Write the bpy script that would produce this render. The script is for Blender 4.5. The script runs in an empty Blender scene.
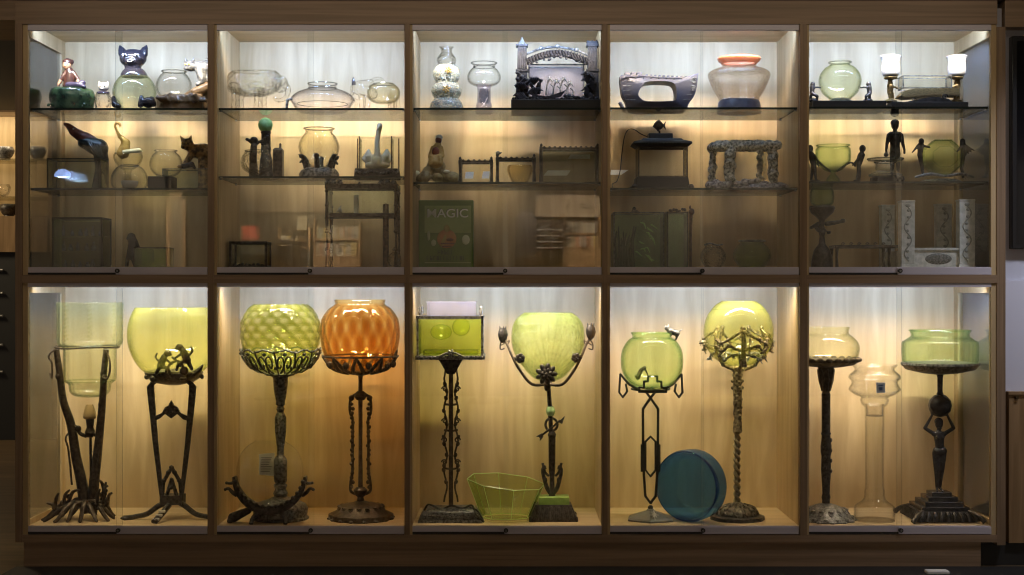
import bpy, math, random
from mathutils import Vector, Matrix, Quaternion
random.seed(7)
PI = math.pi
sc = bpy.context.scene
C = sc.collection

# ---------------------------------------------------------------- camera, world, lights, exposure
K = 1.5                                  # depth factor of the place against a 34 mm view
D, F, H = 4.84 * K, 968.0 * K, 1.3975            # camera distance to the case front (m), focal length (px of 1024), eye height
cam_d = bpy.data.cameras.new('camera')
cam_d.sensor_width = 36.0
cam_d.lens = 36.0 * F / 1024.0
cam_d.clip_end = 60
cam = bpy.data.objects.new('camera', cam_d)
C.objects.link(cam)
cam.location = (0, -D, H)
cam.rotation_euler = (PI / 2, 0, 0)
sc.camera = cam
world = bpy.data.worlds.new('room_ambience')
sc.world = world
world.use_nodes = True
world.node_tree.nodes['Background'].inputs[0].default_value = (1.0, 0.86, 0.70, 1)
world.node_tree.nodes['Background'].inputs[1].default_value = 0.32
vs = sc.view_settings
vs.view_transform = 'Standard'
vs.look = 'None'
vs.exposure = 0.0
vs.gamma = 1.0
vs.use_curve_mapping = False
sc.cycles.transparent_max_bounces = 48
sc.cycles.max_bounces = 10
sc.cycles.diffuse_bounces = 5
sc.cycles.glossy_bounces = 5
sc.cycles.sample_clamp_indirect = 4.0
sc.cycles.filter_width = 1.1

def area(name, loc, target, sx, sy, watts, col=(1, 1, 1), spread=PI):
    d = bpy.data.lights.new(name, 'AREA')
    d.shape = 'RECTANGLE'
    d.size, d.size_y, d.energy, d.color, d.spread = sx, sy, watts, col, spread
    o = bpy.data.objects.new(name, d)
    C.objects.link(o)
    o.location = loc
    o.rotation_euler = (Vector(target) - Vector(loc)).to_track_quat('-Z', 'Y').to_euler()
    return o

BAYS = [(28, 207.5), (217, 404), (412.5, 601.5), (610, 799), (809, 991)]   # inner edges, px on the case front
def SC(y): return (D + y) / F
def WX(px, y=0): return (px - 512) * SC(y)
def WZ(py, y=0): return H + (287.5 - py) * SC(y)
Z_TOP, Z_UP, Z_LOWTOP, Z_LOW = 2.727, 1.490, 1.432, 0.205
DEPTH = 0.405 * K
COOL, WARM_FILL = (0.42, 0.60, 1.0), (1.0, 0.80, 0.53)
for a, b in BAYS:                        # cool LED strips behind the rails; the warm strips beside them are added fill
    xc, w = WX((a + b) / 2), (b - a) * 0.005 - 0.06
    area('led_and_fill', (xc, 0.050, 2.712), (xc, 0.60, 2.50), w, 0.03, 7.6, COOL, PI * 0.70)
    area('led_and_fill', (xc, 0.054, 2.710), (xc, 0.60, 2.17), w, 0.03, 3.6, WARM_FILL, PI * 0.23)
    area('led_and_fill', (xc, 0.050, 1.422), (xc, 0.60, 1.20), w, 0.03, 5.8, COOL, PI * 0.70)
    area('led_and_fill', (xc, 0.054, 1.420), (xc, 0.52, 0.62), w, 0.03, 6.9, WARM_FILL, PI * 0.52)
# an added warm fill light, out of sight above the case front
area('front_fill', (0, -0.95, 2.99), (0, 0.1, 1.1), 5.4, 0.06, 9, (1.0, 0.84, 0.64))
# added lights behind the camera, unseen, brightening the far bookcases for their reflections
for x in (-5.0, -2.4, 0.2, 2.8, 5.2):
    area('bookcase_fill', (x, -9.2, 2.94), (x, -11.4, 2.15), 1.2, 0.25, 130, (1.0, 0.80, 0.56), PI * 0.5)
area('hall_lamp', (-6.2, 4.9, 2.92), (-4.6, 5.0, 0.0), 0.8, 0.2, 45, (1.0, 0.80, 0.5))
area('side_lamp', (3.15, -0.9, 2.8), (3.0, 0.1, 1.1), 0.3, 0.2, 7, (0.80, 0.84, 1.0), PI * 0.5)

# ---------------------------------------------------------------- materials
MATS = {}
def new_mat(name):
    m = bpy.data.materials.new(name)
    m.use_nodes = True
    nt = m.node_tree
    nt.nodes.clear()
    out = nt.nodes.new('ShaderNodeOutputMaterial')
    MATS[name] = m
    return m, nt, out

def N(nt, t, **kw):
    n = nt.nodes.new('ShaderNode' + t)
    for k, v in kw.items():
        if k.startswith('i_'):
            n.inputs[k[2:].replace('_', ' ')].default_value = v
        else:
            setattr(n, k, v)
    return n

def c4(c): return (c[0], c[1], c[2], 1.0)

def solid(name, col, rough=0.5, metal=0.0, bump=0.0, bscale=120.0, var=0.0, col2=None, vscale=30.0, spec=0.5, emit=0.0):
    m, nt, out = new_mat(name)
    L = nt.links.new
    p = N(nt, 'BsdfPrincipled')
    p.inputs['Roughness'].default_value = rough
    p.inputs['Metallic'].default_value = metal
    p.inputs['Specular IOR Level'].default_value = spec
    tc = N(nt, 'TexCoord')
    if col2 is not None or var:
        n = N(nt, 'TexNoise'); n.inputs['Scale'].default_value = vscale; n.inputs['Detail'].default_value = 4
        L(tc.outputs['Object'], n.inputs['Vector'])
        r = N(nt, 'ValToRGB')
        r.color_ramp.elements[0].position, r.color_ramp.elements[1].position = 0.38, 0.62
        c2 = col2 if col2 is not None else tuple(max(0, x * (1 - var)) for x in col)
        r.color_ramp.elements[0].color, r.color_ramp.elements[1].color = c4(c2), c4(col)
        L(n.outputs['Fac'], r.inputs['Fac']); L(r.outputs['Color'], p.inputs['Base Color'])
    else:
        p.inputs['Base Color'].default_value = c4(col)
    if bump:
        n2 = N(nt, 'TexNoise'); n2.inputs['Scale'].default_value = bscale; n2.inputs['Detail'].default_value = 3
        L(tc.outputs['Object'], n2.inputs['Vector'])
        b = N(nt, 'Bump'); b.inputs['Strength'].default_value = bump; b.inputs['Distance'].default_value = 0.004
        L(n2.outputs['Fac'], b.inputs['Height']); L(b.outputs['Normal'], p.inputs['Normal'])
    if emit:
        p.inputs['Emission Color'].default_value = c4(col); p.inputs['Emission Strength'].default_value = emit
    L(p.outputs[0], out.inputs[0])
    return m

def wood(name, a, b, scale, rough=0.45, contrast=(0.35, 0.7), spec=0.4):
    m, nt, out = new_mat(name)
    L = nt.links.new
    p = N(nt, 'BsdfPrincipled'); p.inputs['Roughness'].default_value = rough; p.inputs['Specular IOR Level'].default_value = spec
    tc = N(nt, 'TexCoord'); mp = N(nt, 'Mapping'); mp.inputs['Scale'].default_value = scale
    L(tc.outputs['Object'], mp.inputs['Vector'])
    n = N(nt, 'TexNoise'); n.inputs['Scale'].default_value = 1.0; n.inputs['Detail'].default_value = 6; n.inputs['Distortion'].default_value = 0.6
    L(mp.outputs[0], n.inputs['Vector'])
    r = N(nt, 'ValToRGB'); r.color_ramp.elements[0].position, r.color_ramp.elements[1].position = contrast
    r.color_ramp.elements[0].color, r.color_ramp.elements[1].color = c4(a), c4(b)
    L(n.outputs['Fac'], r.inputs['Fac']); L(r.outputs['Color'], p.inputs['Base Color'])
    L(p.outputs[0], out.inputs[0])
    return m

def glass(name, tint, body=None, amt=0.0, edge=2.2, refl=0.06, rough=0.02, bump=None, bscale=60.0, bstr=0.4, cap=0.55, tint2=None, ecol=None, bdist=1.0):
    """Thin-walled glass: what is behind shows through tinted, deeper towards grazing angles; a coat of reflection on top;
    body/amt = the share of light that the glass itself scatters (milky, vaseline or coloured glass)."""
    m, nt, out = new_mat(name)
    L = nt.links.new
    lw = N(nt, 'LayerWeight'); lw.inputs['Blend'].default_value = 0.5
    nrm = None
    if bump:
        tc = N(nt, 'TexCoord')
        if bump == 'noise':
            t = N(nt, 'TexNoise'); t.inputs['Scale'].default_value = bscale; o = t.outputs['Fac']
        else:
            t = N(nt, 'TexVoronoi'); t.inputs['Scale'].default_value = bscale; o = t.outputs['Distance']
        L(tc.outputs['Object'], t.inputs['Vector'])
        bm = N(nt, 'Bump'); bm.inputs['Strength'].default_value = bstr; bm.inputs['Distance'].default_value = 0.006 * bdist
        L(o, bm.inputs['Height']); nrm = bm.outputs['Normal']
        L(nrm, lw.inputs['Normal'])
    def pw(src, e):
        q = N(nt, 'Math', operation='POWER'); L(src, q.inputs[0]); q.inputs[1].default_value = e
        return q.outputs[0]
    f = lw.outputs['Facing']
    mixc = N(nt, 'MixRGB'); mixc.inputs[1].default_value = c4(tint)
    if tint2:                                  # thicker glass where the moulded relief ('rib' attribute) stands out
        at = N(nt, 'Attribute'); at.attribute_name = 'rib'
        mt = N(nt, 'MixRGB'); mt.inputs[1].default_value = c4(tint); mt.inputs[2].default_value = c4(tint2)
        L(at.outputs['Fac'], mt.inputs[0]); L(mt.outputs[0], mixc.inputs[1])
    mixc.inputs[2].default_value = c4(ecol or tuple(max(0.02, x ** edge * 0.55) for x in tint))
    L(pw(f, 4.0), mixc.inputs[0])
    tr = N(nt, 'BsdfTransparent'); L(mixc.outputs[0], tr.inputs[0])
    cur = tr.outputs[0]
    if amt:
        df = N(nt, 'BsdfDiffuse'); df.inputs[0].default_value = c4(body)
        tl = N(nt, 'BsdfTranslucent'); tl.inputs[0].default_value = c4(body)
        a = N(nt, 'MixShader'); a.inputs[0].default_value = 0.55; L(df.outputs[0], a.inputs[1]); L(tl.outputs[0], a.inputs[2])
        b = N(nt, 'MixShader'); b.inputs[0].default_value = amt; L(cur, b.inputs[1]); L(a.outputs[0], b.inputs[2])
        cur = b.outputs[0]
    gl = N(nt, 'BsdfGlossy'); gl.inputs['Roughness'].default_value = rough
    if nrm is not None: L(nrm, gl.inputs['Normal'])
    fr = N(nt, 'Math', operation='MULTIPLY_ADD'); L(pw(f, 4.0), fr.inputs[0]); fr.inputs[1].default_value = cap; fr.inputs[2].default_value = refl
    mx = N(nt, 'MixShader'); L(fr.outputs[0], mx.inputs[0]); L(cur, mx.inputs[1]); L(gl.outputs[0], mx.inputs[2])
    L(mx.outputs[0], out.inputs[0])
    return m

MAPLE = wood('maple_panel', (0.43, 0.305, 0.150), (0.58, 0.430, 0.24), (14, 14, 1.6))
MAPLE_H = wood('maple_board', (0.50, 0.36, 0.19), (0.63, 0.475, 0.275), (1.5, 20, 20))
BROWN = wood('stained_rail', (0.22, 0.145, 0.085), (0.33, 0.22, 0.135), (1.2, 30, 45), 0.4)
BROWN_V = wood('stained_stile', (0.20, 0.13, 0.075), (0.30, 0.20, 0.12), (60, 30, 1.5), 0.4)
OAK = wood('oak_veneer', (0.22, 0.13, 0.055), (0.34, 0.21, 0.10), (30, 30, 2), 0.5)
FLOOR_M = wood('floor_boards', (0.07, 0.045, 0.022), (0.16, 0.10, 0.05), (1.0, 14, 1), 0.35)
TRACK = solid('grey_aluminium', (0.56, 0.52, 0.57), 0.5, 0.2)
TRACK_DARK = solid('dark_channel', (0.02, 0.018, 0.018), 0.5)
WALL_G = solid('cool_grey_paint', (0.50, 0.50, 0.56), 0.8)
WALL_D = solid('dim_brown_paint', (0.16, 0.13, 0.085), 0.85)
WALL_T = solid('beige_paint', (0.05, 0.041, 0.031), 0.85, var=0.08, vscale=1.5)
CEIL_M = solid('ceiling_paint', (0.13, 0.115, 0.08), 0.9)
BLACK = solid('black_plastic', (0.012, 0.012, 0.014), 0.25)
BLACK_M = solid('matt_black', (0.015, 0.014, 0.013), 0.6)
WHITE = solid('white_card', (0.78, 0.76, 0.72), 0.8)
INK = solid('grey_ink', (0.22, 0.21, 0.20), 0.8)
IRON = solid('cast_iron', (0.030, 0.026, 0.024), 0.38, 0.5, 0.5, 150, col2=(0.085, 0.075, 0.065), vscale=60)
IRON_B = solid('brown_iron', (0.060, 0.042, 0.028), 0.45, 0.6, 0.5, 130, col2=(0.12, 0.09, 0.06), vscale=50)
PEWTER = solid('old_pewter', (0.22, 0.22, 0.21), 0.38, 0.5, 0.45, 140, col2=(0.05, 0.05, 0.048), vscale=70)
SILVER = solid('bright_pewter', (0.30, 0.29, 0.27), 0.32, 0.4, 0.5, 150, col2=(0.10, 0.095, 0.09), vscale=80)
BRONZE = solid('dark_bronze', (0.085, 0.085, 0.095), 0.27, 0.55, 0.15, 90, col2=(0.045, 0.045, 0.052), vscale=40)
GOLD = solid('worn_gilt', (0.30, 0.245, 0.15), 0.4, 0.4, 0.5, 140, col2=(0.10, 0.075, 0.045), vscale=70)
GOLD_S = solid('smooth_worn_gilt', (0.22, 0.175, 0.10), 0.38, 0.45)
BRASS = solid('aged_brass', (0.20, 0.14, 0.05), 0.35, 0.6, 0.4, 130, col2=(0.07, 0.045, 0.02), vscale=60)
COPPER_D = solid('dark_copper_brown', (0.13, 0.07, 0.045), 0.45, 0.4, 0.5, 120, col2=(0.05, 0.03, 0.022), vscale=60)
BOAT_M = solid('pewter_blue_lustre', (0.062, 0.062, 0.090), 0.5, 0.0, 0.3, 60, col2=(0.085, 0.078, 0.085), vscale=9, spec=0.3)
JADE = solid('jade_glass', (0.40, 0.62, 0.26), 0.25, 0.0, col2=(0.50, 0.70, 0.36), vscale=60)
GREEN_SLAB = solid('green_onyx', (0.36, 0.58, 0.13), 0.3, 0.0, col2=(0.28, 0.48, 0.10), vscale=25)
BLK_CER = solid('black_glaze', (0.014, 0.014, 0.022), 0.12, spec=0.7)
WHT_CER = solid('white_glaze', (0.40, 0.39, 0.36), 0.3, col2=(0.33, 0.33, 0.31), vscale=30)
EYE_W = solid('eye_white', (0.42, 0.41, 0.38), 0.35)
GRN_CER = solid('green_glaze', (0.045, 0.085, 0.04), 0.15, bump=0.4, bscale=60, col2=(0.012, 0.028, 0.016), vscale=28, spec=0.7)
BRN_CER = solid('brown_glaze', (0.085, 0.05, 0.024), 0.3, bump=0.5, bscale=70, col2=(0.17, 0.11, 0.055), vscale=22)
TIGER = solid('tabby_glaze', (0.42, 0.25, 0.09), 0.3, col2=(0.06, 0.035, 0.018), vscale=45, bump=0.2)
GREYCAT = solid('grey_tabby_glaze', (0.15, 0.15, 0.14), 0.4, col2=(0.04, 0.04, 0.04), vscale=55, bump=0.2)
RED_CER = solid('red_brown_glaze', (0.20, 0.055, 0.03), 0.3, col2=(0.09, 0.025, 0.02), vscale=40)
MAROON = solid('maroon_cloth_glaze', (0.040, 0.016, 0.013), 0.3, col2=(0.02, 0.01, 0.01), vscale=50)
PURPLE = solid('violet_glaze', (0.045, 0.038, 0.075), 0.25)
SKIN = solid('flesh_glaze', (0.28, 0.17, 0.11), 0.35)
TEAL_D = solid('dark_teal_glaze', (0.02, 0.035, 0.035), 0.25, col2=(0.012, 0.016, 0.018), vscale=30)
AMBER_CER = solid('amber_glaze', (0.36, 0.22, 0.06), 0.2, col2=(0.5, 0.34, 0.12), vscale=30)
CREAM = solid('cream_porcelain', (0.90, 0.86, 0.72), 0.25, col2=(0.86, 0.84, 0.58), vscale=25)
MOSS = solid('mossy_rock_glaze', (0.40, 0.35, 0.17), 0.5, bump=0.8, bscale=60, col2=(0.22, 0.16, 0.07), vscale=35)
GROTTO = solid('grotto_plaster', (0.46, 0.44, 0.36), 0.6, bump=1.0, bscale=90, col2=(0.10, 0.10, 0.075), vscale=75)
GROTTO_D = solid('grotto_rubble', (0.10, 0.09, 0.105), 0.5, bump=1.0, bscale=90, col2=(0.42, 0.40, 0.40), vscale=70)
FAUCET = solid('blackened_bronze', (0.008, 0.0075, 0.009), 0.5, 0.0, 0.7, 120, col2=(0.028, 0.026, 0.030), vscale=75, spec=0.25)
STONE_W = solid('carved_white_marble', (0.66, 0.68, 0.66), 0.5, bump=0.5, bscale=60, col2=(0.48, 0.52, 0.50), vscale=40)
RUG_W = solid('trough_gilt_mesh', (0.24, 0.17, 0.065), 0.5, 0.3, 0.8, 220, col2=(0.10, 0.07, 0.025), vscale=180)
ORANGE_C = solid('orange_glaze', (0.62, 0.15, 0.06), 0.25, col2=(0.60, 0.22, 0.12), vscale=20)
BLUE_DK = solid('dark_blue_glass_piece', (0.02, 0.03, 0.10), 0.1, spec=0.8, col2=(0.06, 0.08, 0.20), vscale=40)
BLUE_C = solid('slate_blue_enamel', (0.028, 0.034, 0.065), 0.35, col2=(0.05, 0.055, 0.08), vscale=30)
OPAL = solid('opal_white_glass', (0.52, 0.53, 0.55), 0.35)
LINEN = solid('cream_metal', (0.62, 0.59, 0.60), 0.45)
AMBER_L = solid('amber_shade', (0.50, 0.34, 0.16), 0.4)

CLEAR = glass('clear_glass', (0.99, 0.992, 0.988), refl=0.02, cap=0.5, ecol=(.42, .43, .41))
CLEAR_W = glass('wavy_clear_glass', (0.985, 0.985, 0.975), refl=0.02, bump='noise', bscale=65, bstr=1.0, ecol=(.24, .23, .20), bdist=3.5)
CLEAR_T = glass('smooth_clear_glass', (0.988, 0.99, 0.986), (.7, .7, .68), 0.006, refl=0.03, cap=0.7, rough=.06, ecol=(.66, .65, .60))
CLEAR_V = glass('clear_violet_glass', (0.987, 0.982, 0.989), refl=0.02, ecol=(.42, .39, .44))
CLEAR_Y = glass('pale_yellow_glass', (0.98, 0.975, 0.93), (0.75, 0.75, 0.5), 0.01, refl=0.025, bump='noise', bscale=70, bstr=0.6, ecol=(.40, .37, .24))
CRACKLE = glass('crackle_glass', (0.982, 0.962, 0.94), (0.80, 0.72, 0.66), 0.035, edge=8, refl=0.025, bump='voronoi', bscale=90, bstr=1.0)
VASE = glass('vaseline_glass', (0.98, 0.985, 0.87), (0.84, 0.88, 0.25), 0.095, refl=.02, ecol=(.42, .44, .12))
VASE_L = glass('pale_vaseline_glass', (0.975, 0.988, 0.935), (0.75, 0.88, 0.5), 0.02, refl=.03, ecol=(.34, .42, .22))
VASE_P = glass('pale_lemon_glass', (0.985, 0.985, 0.92), (0.9, 0.9, 0.56), 0.03, edge=8, refl=.02)
HONEY = glass('honeycomb_green_glass', (0.98, 0.985, 0.90), (0.72, 0.76, 0.22), 0.06, refl=.02, bump='voronoi', bscale=60, bstr=0.3, tint2=(0.80, 0.83, 0.50), ecol=(.26, .31, .09))
FAN_G = glass('embossed_green_glass', (0.955, 0.985, 0.86), (0.62, 0.80, 0.22), 0.08, refl=.02, bump='noise', bscale=95, bstr=1.0, ecol=(.26, .40, .10), bdist=3.0)
GREEN_G = glass('green_glass', (0.93, 0.982, 0.88), (0.45, 0.75, 0.30), 0.025, refl=.03, ecol=(.12, .32, .10))
GREEN_Y = glass('yellow_green_glass', (0.94, 0.982, 0.87), (0.52, 0.80, 0.20), 0.06, refl=.02, ecol=(.14, .40, .11))
GREEN_T = glass('tank_green_glass', (0.955, 0.98, 0.66), (0.66, 0.82, 0.05), 0.07, refl=.025, ecol=(.3, .36, .05))
GREEN_D = glass('deep_green_glass', (0.82, 0.90, 0.66), (0.40, 0.52, 0.14), 0.06, refl=.04, ecol=(.16, .24, .07))
LIME = glass('lime_sheet_glass', (0.93, 0.97, 0.80), (0.55, 0.75, 0.2), 0.05, refl=0.06, ecol=(.5, .66, .25))
LIME_E = solid('lime_glass_edge', (0.55, 0.72, 0.30), 0.2)
AMBER = glass('amber_glass', (1.0, 0.955, 0.80), (0.66, 0.40, 0.12), 0.05, refl=.025, tint2=(0.88, 0.66, 0.33), ecol=(.28, .12, .03))
BLUE_G = glass('blue_glass', (0.30, 0.57, 0.88), (0.008, 0.10, 0.42), 0.20, ecol=(.03, .14, .34))
TANK = glass('tank_glass', (0.985, 0.99, 0.982), edge=10, refl=0.025)
TANK_D = glass('dim_tank_glass', (0.90, 0.93, 0.905), (0.12, 0.17, 0.13), 0.012, edge=4, refl=0.03)
TANK_G = glass('green_tinted_tank_glass', (0.80, 0.91, 0.83), (0.05, 0.14, 0.08), 0.07, refl=0.04, ecol=(.20, .32, .22))
TANK_V = glass('violet_tank_glass', (0.90, 0.89, 0.93), (0.6, 0.58, 0.66), 0.12, edge=2, refl=0.04)
PANE = glass('door_glass', (0.985, 0.99, 0.985), edge=2, refl=0.04, rough=0.0, cap=0.75)
SHELF_G = glass('shelf_glass', (0.86, 0.885, 0.87), (0.1, 0.16, 0.13), 0.01, edge=1.6, refl=0.03, cap=0.5)
END_G = glass('end_panel_glass', (0.93, 0.94, 0.95), edge=2, refl=0.10, rough=0.0, cap=0.85)
SHELF_B = glass('shelf_back_edge', (0.55, 0.60, 0.57), edge=1.2, refl=0.03, cap=.2)
SHELF_E = solid('shelf_glass_edge', (0.012, 0.020, 0.018), 0.2)
PANE_E = solid('door_glass_edge', (0.10, 0.115, 0.105), 0.25)

RIMG = glass('thick_glass_rim', (0.72, 0.73, 0.70), (.7, .7, .68), 0.05, refl=0.14, ecol=(.25, .25, .23))

# ---------------------------------------------------------------- mesh building
def sp(pts, k=5, closed=False):
    """Catmull-Rom through pts."""
    P = [Vector(p) for p in pts]
    n = len(P); out = []
    for i in range(n if closed else n - 1):
        if closed: a, b, c, d = P[i - 1], P[i], P[(i + 1) % n], P[(i + 2) % n]
        else: a, b, c, d = P[max(i - 1, 0)], P[i], P[i + 1], P[min(i + 2, n - 1)]
        for j in range(k):
            t = j / k
            out.append(0.5 * ((2 * b) + (c - a) * t + (2 * a - 5 * b + 4 * c - d) * t * t + (3 * b - a - 3 * c + d) * t ** 3))
    if not closed: out.append(P[-1])
    return out

class G:
    """Collects shapes and links them as ONE mesh. With a Thing T the coordinates are photo pixels at the thing's own
    depth: (x, y, d) with d = px behind the thing's axis. Without one they are metres (X, Y, Z)."""
    def __init__(s, T=None):
        s.T, s.v, s.f, s.mi, s.at = T, [], [], [], {}
    def c(s, p):
        if s.T is None: return Vector(p)
        x, y = p[0], p[1]; d = p[2] if len(p) > 2 else 0
        k = s.T.s
        return Vector(((x - s.T.cx) * k, d * k, max(0.0, (s.T.base - y) * k)))
    def L(s, r): return r if s.T is None else r * s.T.s
    def add(s, vs, fs, mi=0):
        o = len(s.v); s.v += [tuple(v) for v in vs]; s.f += [tuple(i + o for i in f) for f in fs]; s.mi += [mi] * len(fs)
    def lathe(s, x, prof, n=40, mod=None, d=0, sy=1.0, closed=False, smooth=0, rot=0.0, att=None):
        """prof [(r, y)] turned about a vertical axis; mod(th, t, r, y) -> r; sy squashes the depth."""
        if smooth:
            prof = [(v.x, v.y) for v in sp([(a, b, 0) for a, b in prof], smooth)]
        vs, fs, m = [], [], len(prof)
        for i, (r, y) in enumerate(prof):
            r = max(r, 1e-4)
            for j in range(n):
                th = 2 * PI * j / n
                rr = mod(th, i / max(m - 1, 1), r, y) if mod else r
                if att: s.at[len(s.v) + len(vs)] = att(th, y)
                a = th + rot
                if s.T is None: vs.append(Vector((x[0] + rr * math.cos(a), x[1] + rr * math.sin(a) * sy, y)))
                else: vs.append(s.c((x + rr * math.cos(a), y, d + rr * math.sin(a) * sy)))
        for i in range(m - 1):
            for j in range(n):
                fs.append((i * n + j, i * n + (j + 1) % n, (i + 1) * n + (j + 1) % n, (i + 1) * n + j))
        if closed:
            for j in range(n):
                fs.append(((m - 1) * n + j, (m - 1) * n + (j + 1) % n, (j + 1) % n, j))
        else:
            if prof[0][0] > 2e-4: fs.append(tuple(range(n))[::-1])
            if prof[-1][0] > 2e-4: fs.append(tuple((m - 1) * n + j for j in range(n)))
        s.add(vs, fs)
        return s
    def bowl(s, x, prof, t=1.0, n=48, mod=None, d=0, sy=1.0, smooth=4, rot=0.0, att=None):
        """A vessel with walls t thick: prof runs from the rim down to the base centre."""
        if smooth: prof = [(max(v.x, 0), v.y) for v in sp([(a, b, 0) for a, b in prof], smooth)]
        m = len(prof); inner = []
        for i, (r, y) in enumerate(prof):
            a, b = prof[max(i - 1, 0)], prof[min(i + 1, m - 1)]
            dx, dy = b[0] - a[0], b[1] - a[1]; l = math.hypot(dx, dy) or 1
            inner.append((max(r - t * abs(dy) / l, 0), y + (0 if i == 0 else (t * dx / l if dx < 0 else 0))))
        full = list(prof) + inner[::-1]
        return s.lathe(x, full, n, mod, d, sy, closed=True, rot=rot, att=att)
    def tube(s, pts, r, n=7, smooth=0, closed=False, flat=1.0):
        if smooth:
            q = [tuple(p) if len(p) > 2 else (p[0], p[1], 0) for p in pts]
            if isinstance(r, (list, tuple)):
                m = len(q); R = []
                for i in range(m - 1):
                    R += [r[i] + (r[i + 1] - r[i]) * j / smooth for j in range(smooth)]
                r = R + [r[-1]]
            pts = sp(q, smooth, closed)
        P = [s.c(p) for p in pts]
        m = len(P)
        R = [s.L(a) for a in r] if isinstance(r, (list, tuple)) else [s.L(r)] * m
        vs, fs = [], []
        prev = None
        for i in range(m):
            if closed: t = P[(i + 1) % m] - P[i - 1]
            else: t = P[min(i + 1, m - 1)] - P[max(i - 1, 0)]
            if t.length < 1e-9: t = Vector((0, 0, 1))
            t.normalize()
            if prev is None:
                u = t.orthogonal() if abs(t.y) > 0.9 else Vector((0, 1, 0)).cross(t)
                u.normalize()
            else:
                u = prev - t * prev.dot(t)
                if u.length < 1e-6: u = t.orthogonal()
                u.normalize()
            prev = u
            w = t.cross(u)
            for j in range(n):
                a = 2 * PI * j / n
                vs.append(P[i] + R[i] * (u * math.cos(a) + w * math.sin(a) * flat))
        for i in range(m if closed else m - 1):
            k = (i + 1) % m
            for j in range(n):
                fs.append((i * n + j, i * n + (j + 1) % n, k * n + (j + 1) % n, k * n + j))
        if not closed:
            fs.append(tuple(range(n))[::-1]); fs.append(tuple((m - 1) * n + j for j in range(n)))
        if s.T is not None: vs = [Vector((v.x, v.y, max(v.z, 0))) for v in vs]
        s.add(vs, fs)
        return s
    def ell(s, c, r, n=14, tilt=0.0, yaw=0.0):
        """Ellipsoid; c, r in the builder's units, r = (rx, height, depth) with a Thing, (rx, ry, rz) without."""
        if isinstance(r, (int, float)): r = (r, r, r)
        cc = s.c(c)
        rr = (s.L(r[0]), s.L(r[2]), s.L(r[1])) if s.T is not None else r
        M = Matrix.Rotation(yaw, 3, 'Z') @ Matrix.Rotation(tilt, 3, 'Y')
        vs, fs, m = [], [], max(n // 2, 5)
        for i in range(m + 1):
            ph = PI * i / m
            for j in range(n):
                th = 2 * PI * j / n
                v = cc + M @ Vector((rr[0] * max(math.sin(ph), .002) * math.cos(th), rr[1] * max(math.sin(ph), .002) * math.sin(th), rr[2] * math.cos(ph)))
                if s.T is not None: v.z = max(v.z, 0)
                vs.append(v)
        for i in range(m):
            for j in range(n):
                fs.append((i * n + j, (i + 1) * n + j, (i + 1) * n + (j + 1) % n, i * n + (j + 1) % n))
        fs.append(tuple(range(n))); fs.append(tuple(m * n + j for j in range(n))[::-1])
        s.add(vs, fs)
        return s
    def box(s, x0, x1, y0, y1, d0, d1, mi=0):
        """With a Thing: px x0..x1, y0..y1 (down), depth d0..d1. Without: X, Y, Z ranges in the order x, y, z."""
        if s.T is None: a, b = Vector((x0, y0, d0)), Vector((x1, y1, d1))
        else:
            a, b = s.c((x0, y0, d0)), s.c((x1, y1, d1))
        x, y, z = sorted((a.x, b.x)), sorted((a.y, b.y)), sorted((a.z, b.z))
        vs = [Vector((x[i], y[j], z[k])) for i in (0, 1) for j in (0, 1) for k in (0, 1)]
        s.add(vs, [(0, 1, 3, 2), (4, 6, 7, 5), (0, 4, 5, 1), (2, 3, 7, 6), (0, 2, 6, 4), (1, 5, 7, 3)], mi)
        return s
    def prism(s, pts, d0, d1, mi=0):
        """An outline in the picture plane, given depth d0..d1."""
        n = len(pts)
        if s.T is None: vs = [Vector((p[0], d0, p[1])) for p in pts] + [Vector((p[0], d1, p[1])) for p in pts]
        else: vs = [s.c((p[0], p[1], d0)) for p in pts] + [s.c((p[0], p[1], d1)) for p in pts]
        s.add(vs, [tuple(range(n)), tuple(range(n, 2 * n))[::-1]] + [(i, i + n, (i + 1) % n + n, (i + 1) % n) for i in range(n)], mi)
        return s
    def slab(s, pts, z0, z1):
        """A plan outline [(X, Y)] (or px x, depth) between two heights."""
        n = len(pts)
        if s.T is None: vs = [Vector((p[0], p[1], z0)) for p in pts] + [Vector((p[0], p[1], z1)) for p in pts]
        else: vs = [s.c((p[0], z0, p[1])) for p in pts] + [s.c((p[0], z1, p[1])) for p in pts]
        s.add(vs, [tuple(range(n))[::-1], tuple(range(n, 2 * n))] + [(i, (i + 1) % n, (i + 1) % n + n, i + n) for i in range(n)])
        return s
    def frustum(s, x, d, y0, y1, w0, w1, t0, t1):
        """Square tapered block from height y0 (half sizes w0, t0) to y1 (w1, t1)."""
        vs = []
        for y, w, t in ((y0, w0, t0), (y1, w1, t1)):
            vs += [s.c((x - w, y, d - t)), s.c((x + w, y, d - t)), s.c((x + w, y, d + t)), s.c((x - w, y, d + t))]
        s.add(vs, [(0, 3, 2, 1), (4, 5, 6, 7), (0, 1, 5, 4), (1, 2, 6, 5), (2, 3, 7, 6), (3, 0, 4, 7)])
        return s
    def scroll(s, x, y, r, turns, a0, rt=0.6, d=0, sgn=1, ax=None):
        """A flat spiral of tube in the picture plane (or mapped by ax(u, v) -> px point)."""
        pts = []
        n = int(10 * turns) + 4
        for i in range(n + 1):
            t = i / n
            a = a0 + sgn * 2 * PI * turns * t
            q = r * (1 - 0.82 * t)
            p = (x + q * math.cos(a), y - q * math.sin(a), d)
            pts.append(ax(p[0], p[1]) if ax else p)
        return s.tube(pts, rt, 5)
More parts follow.
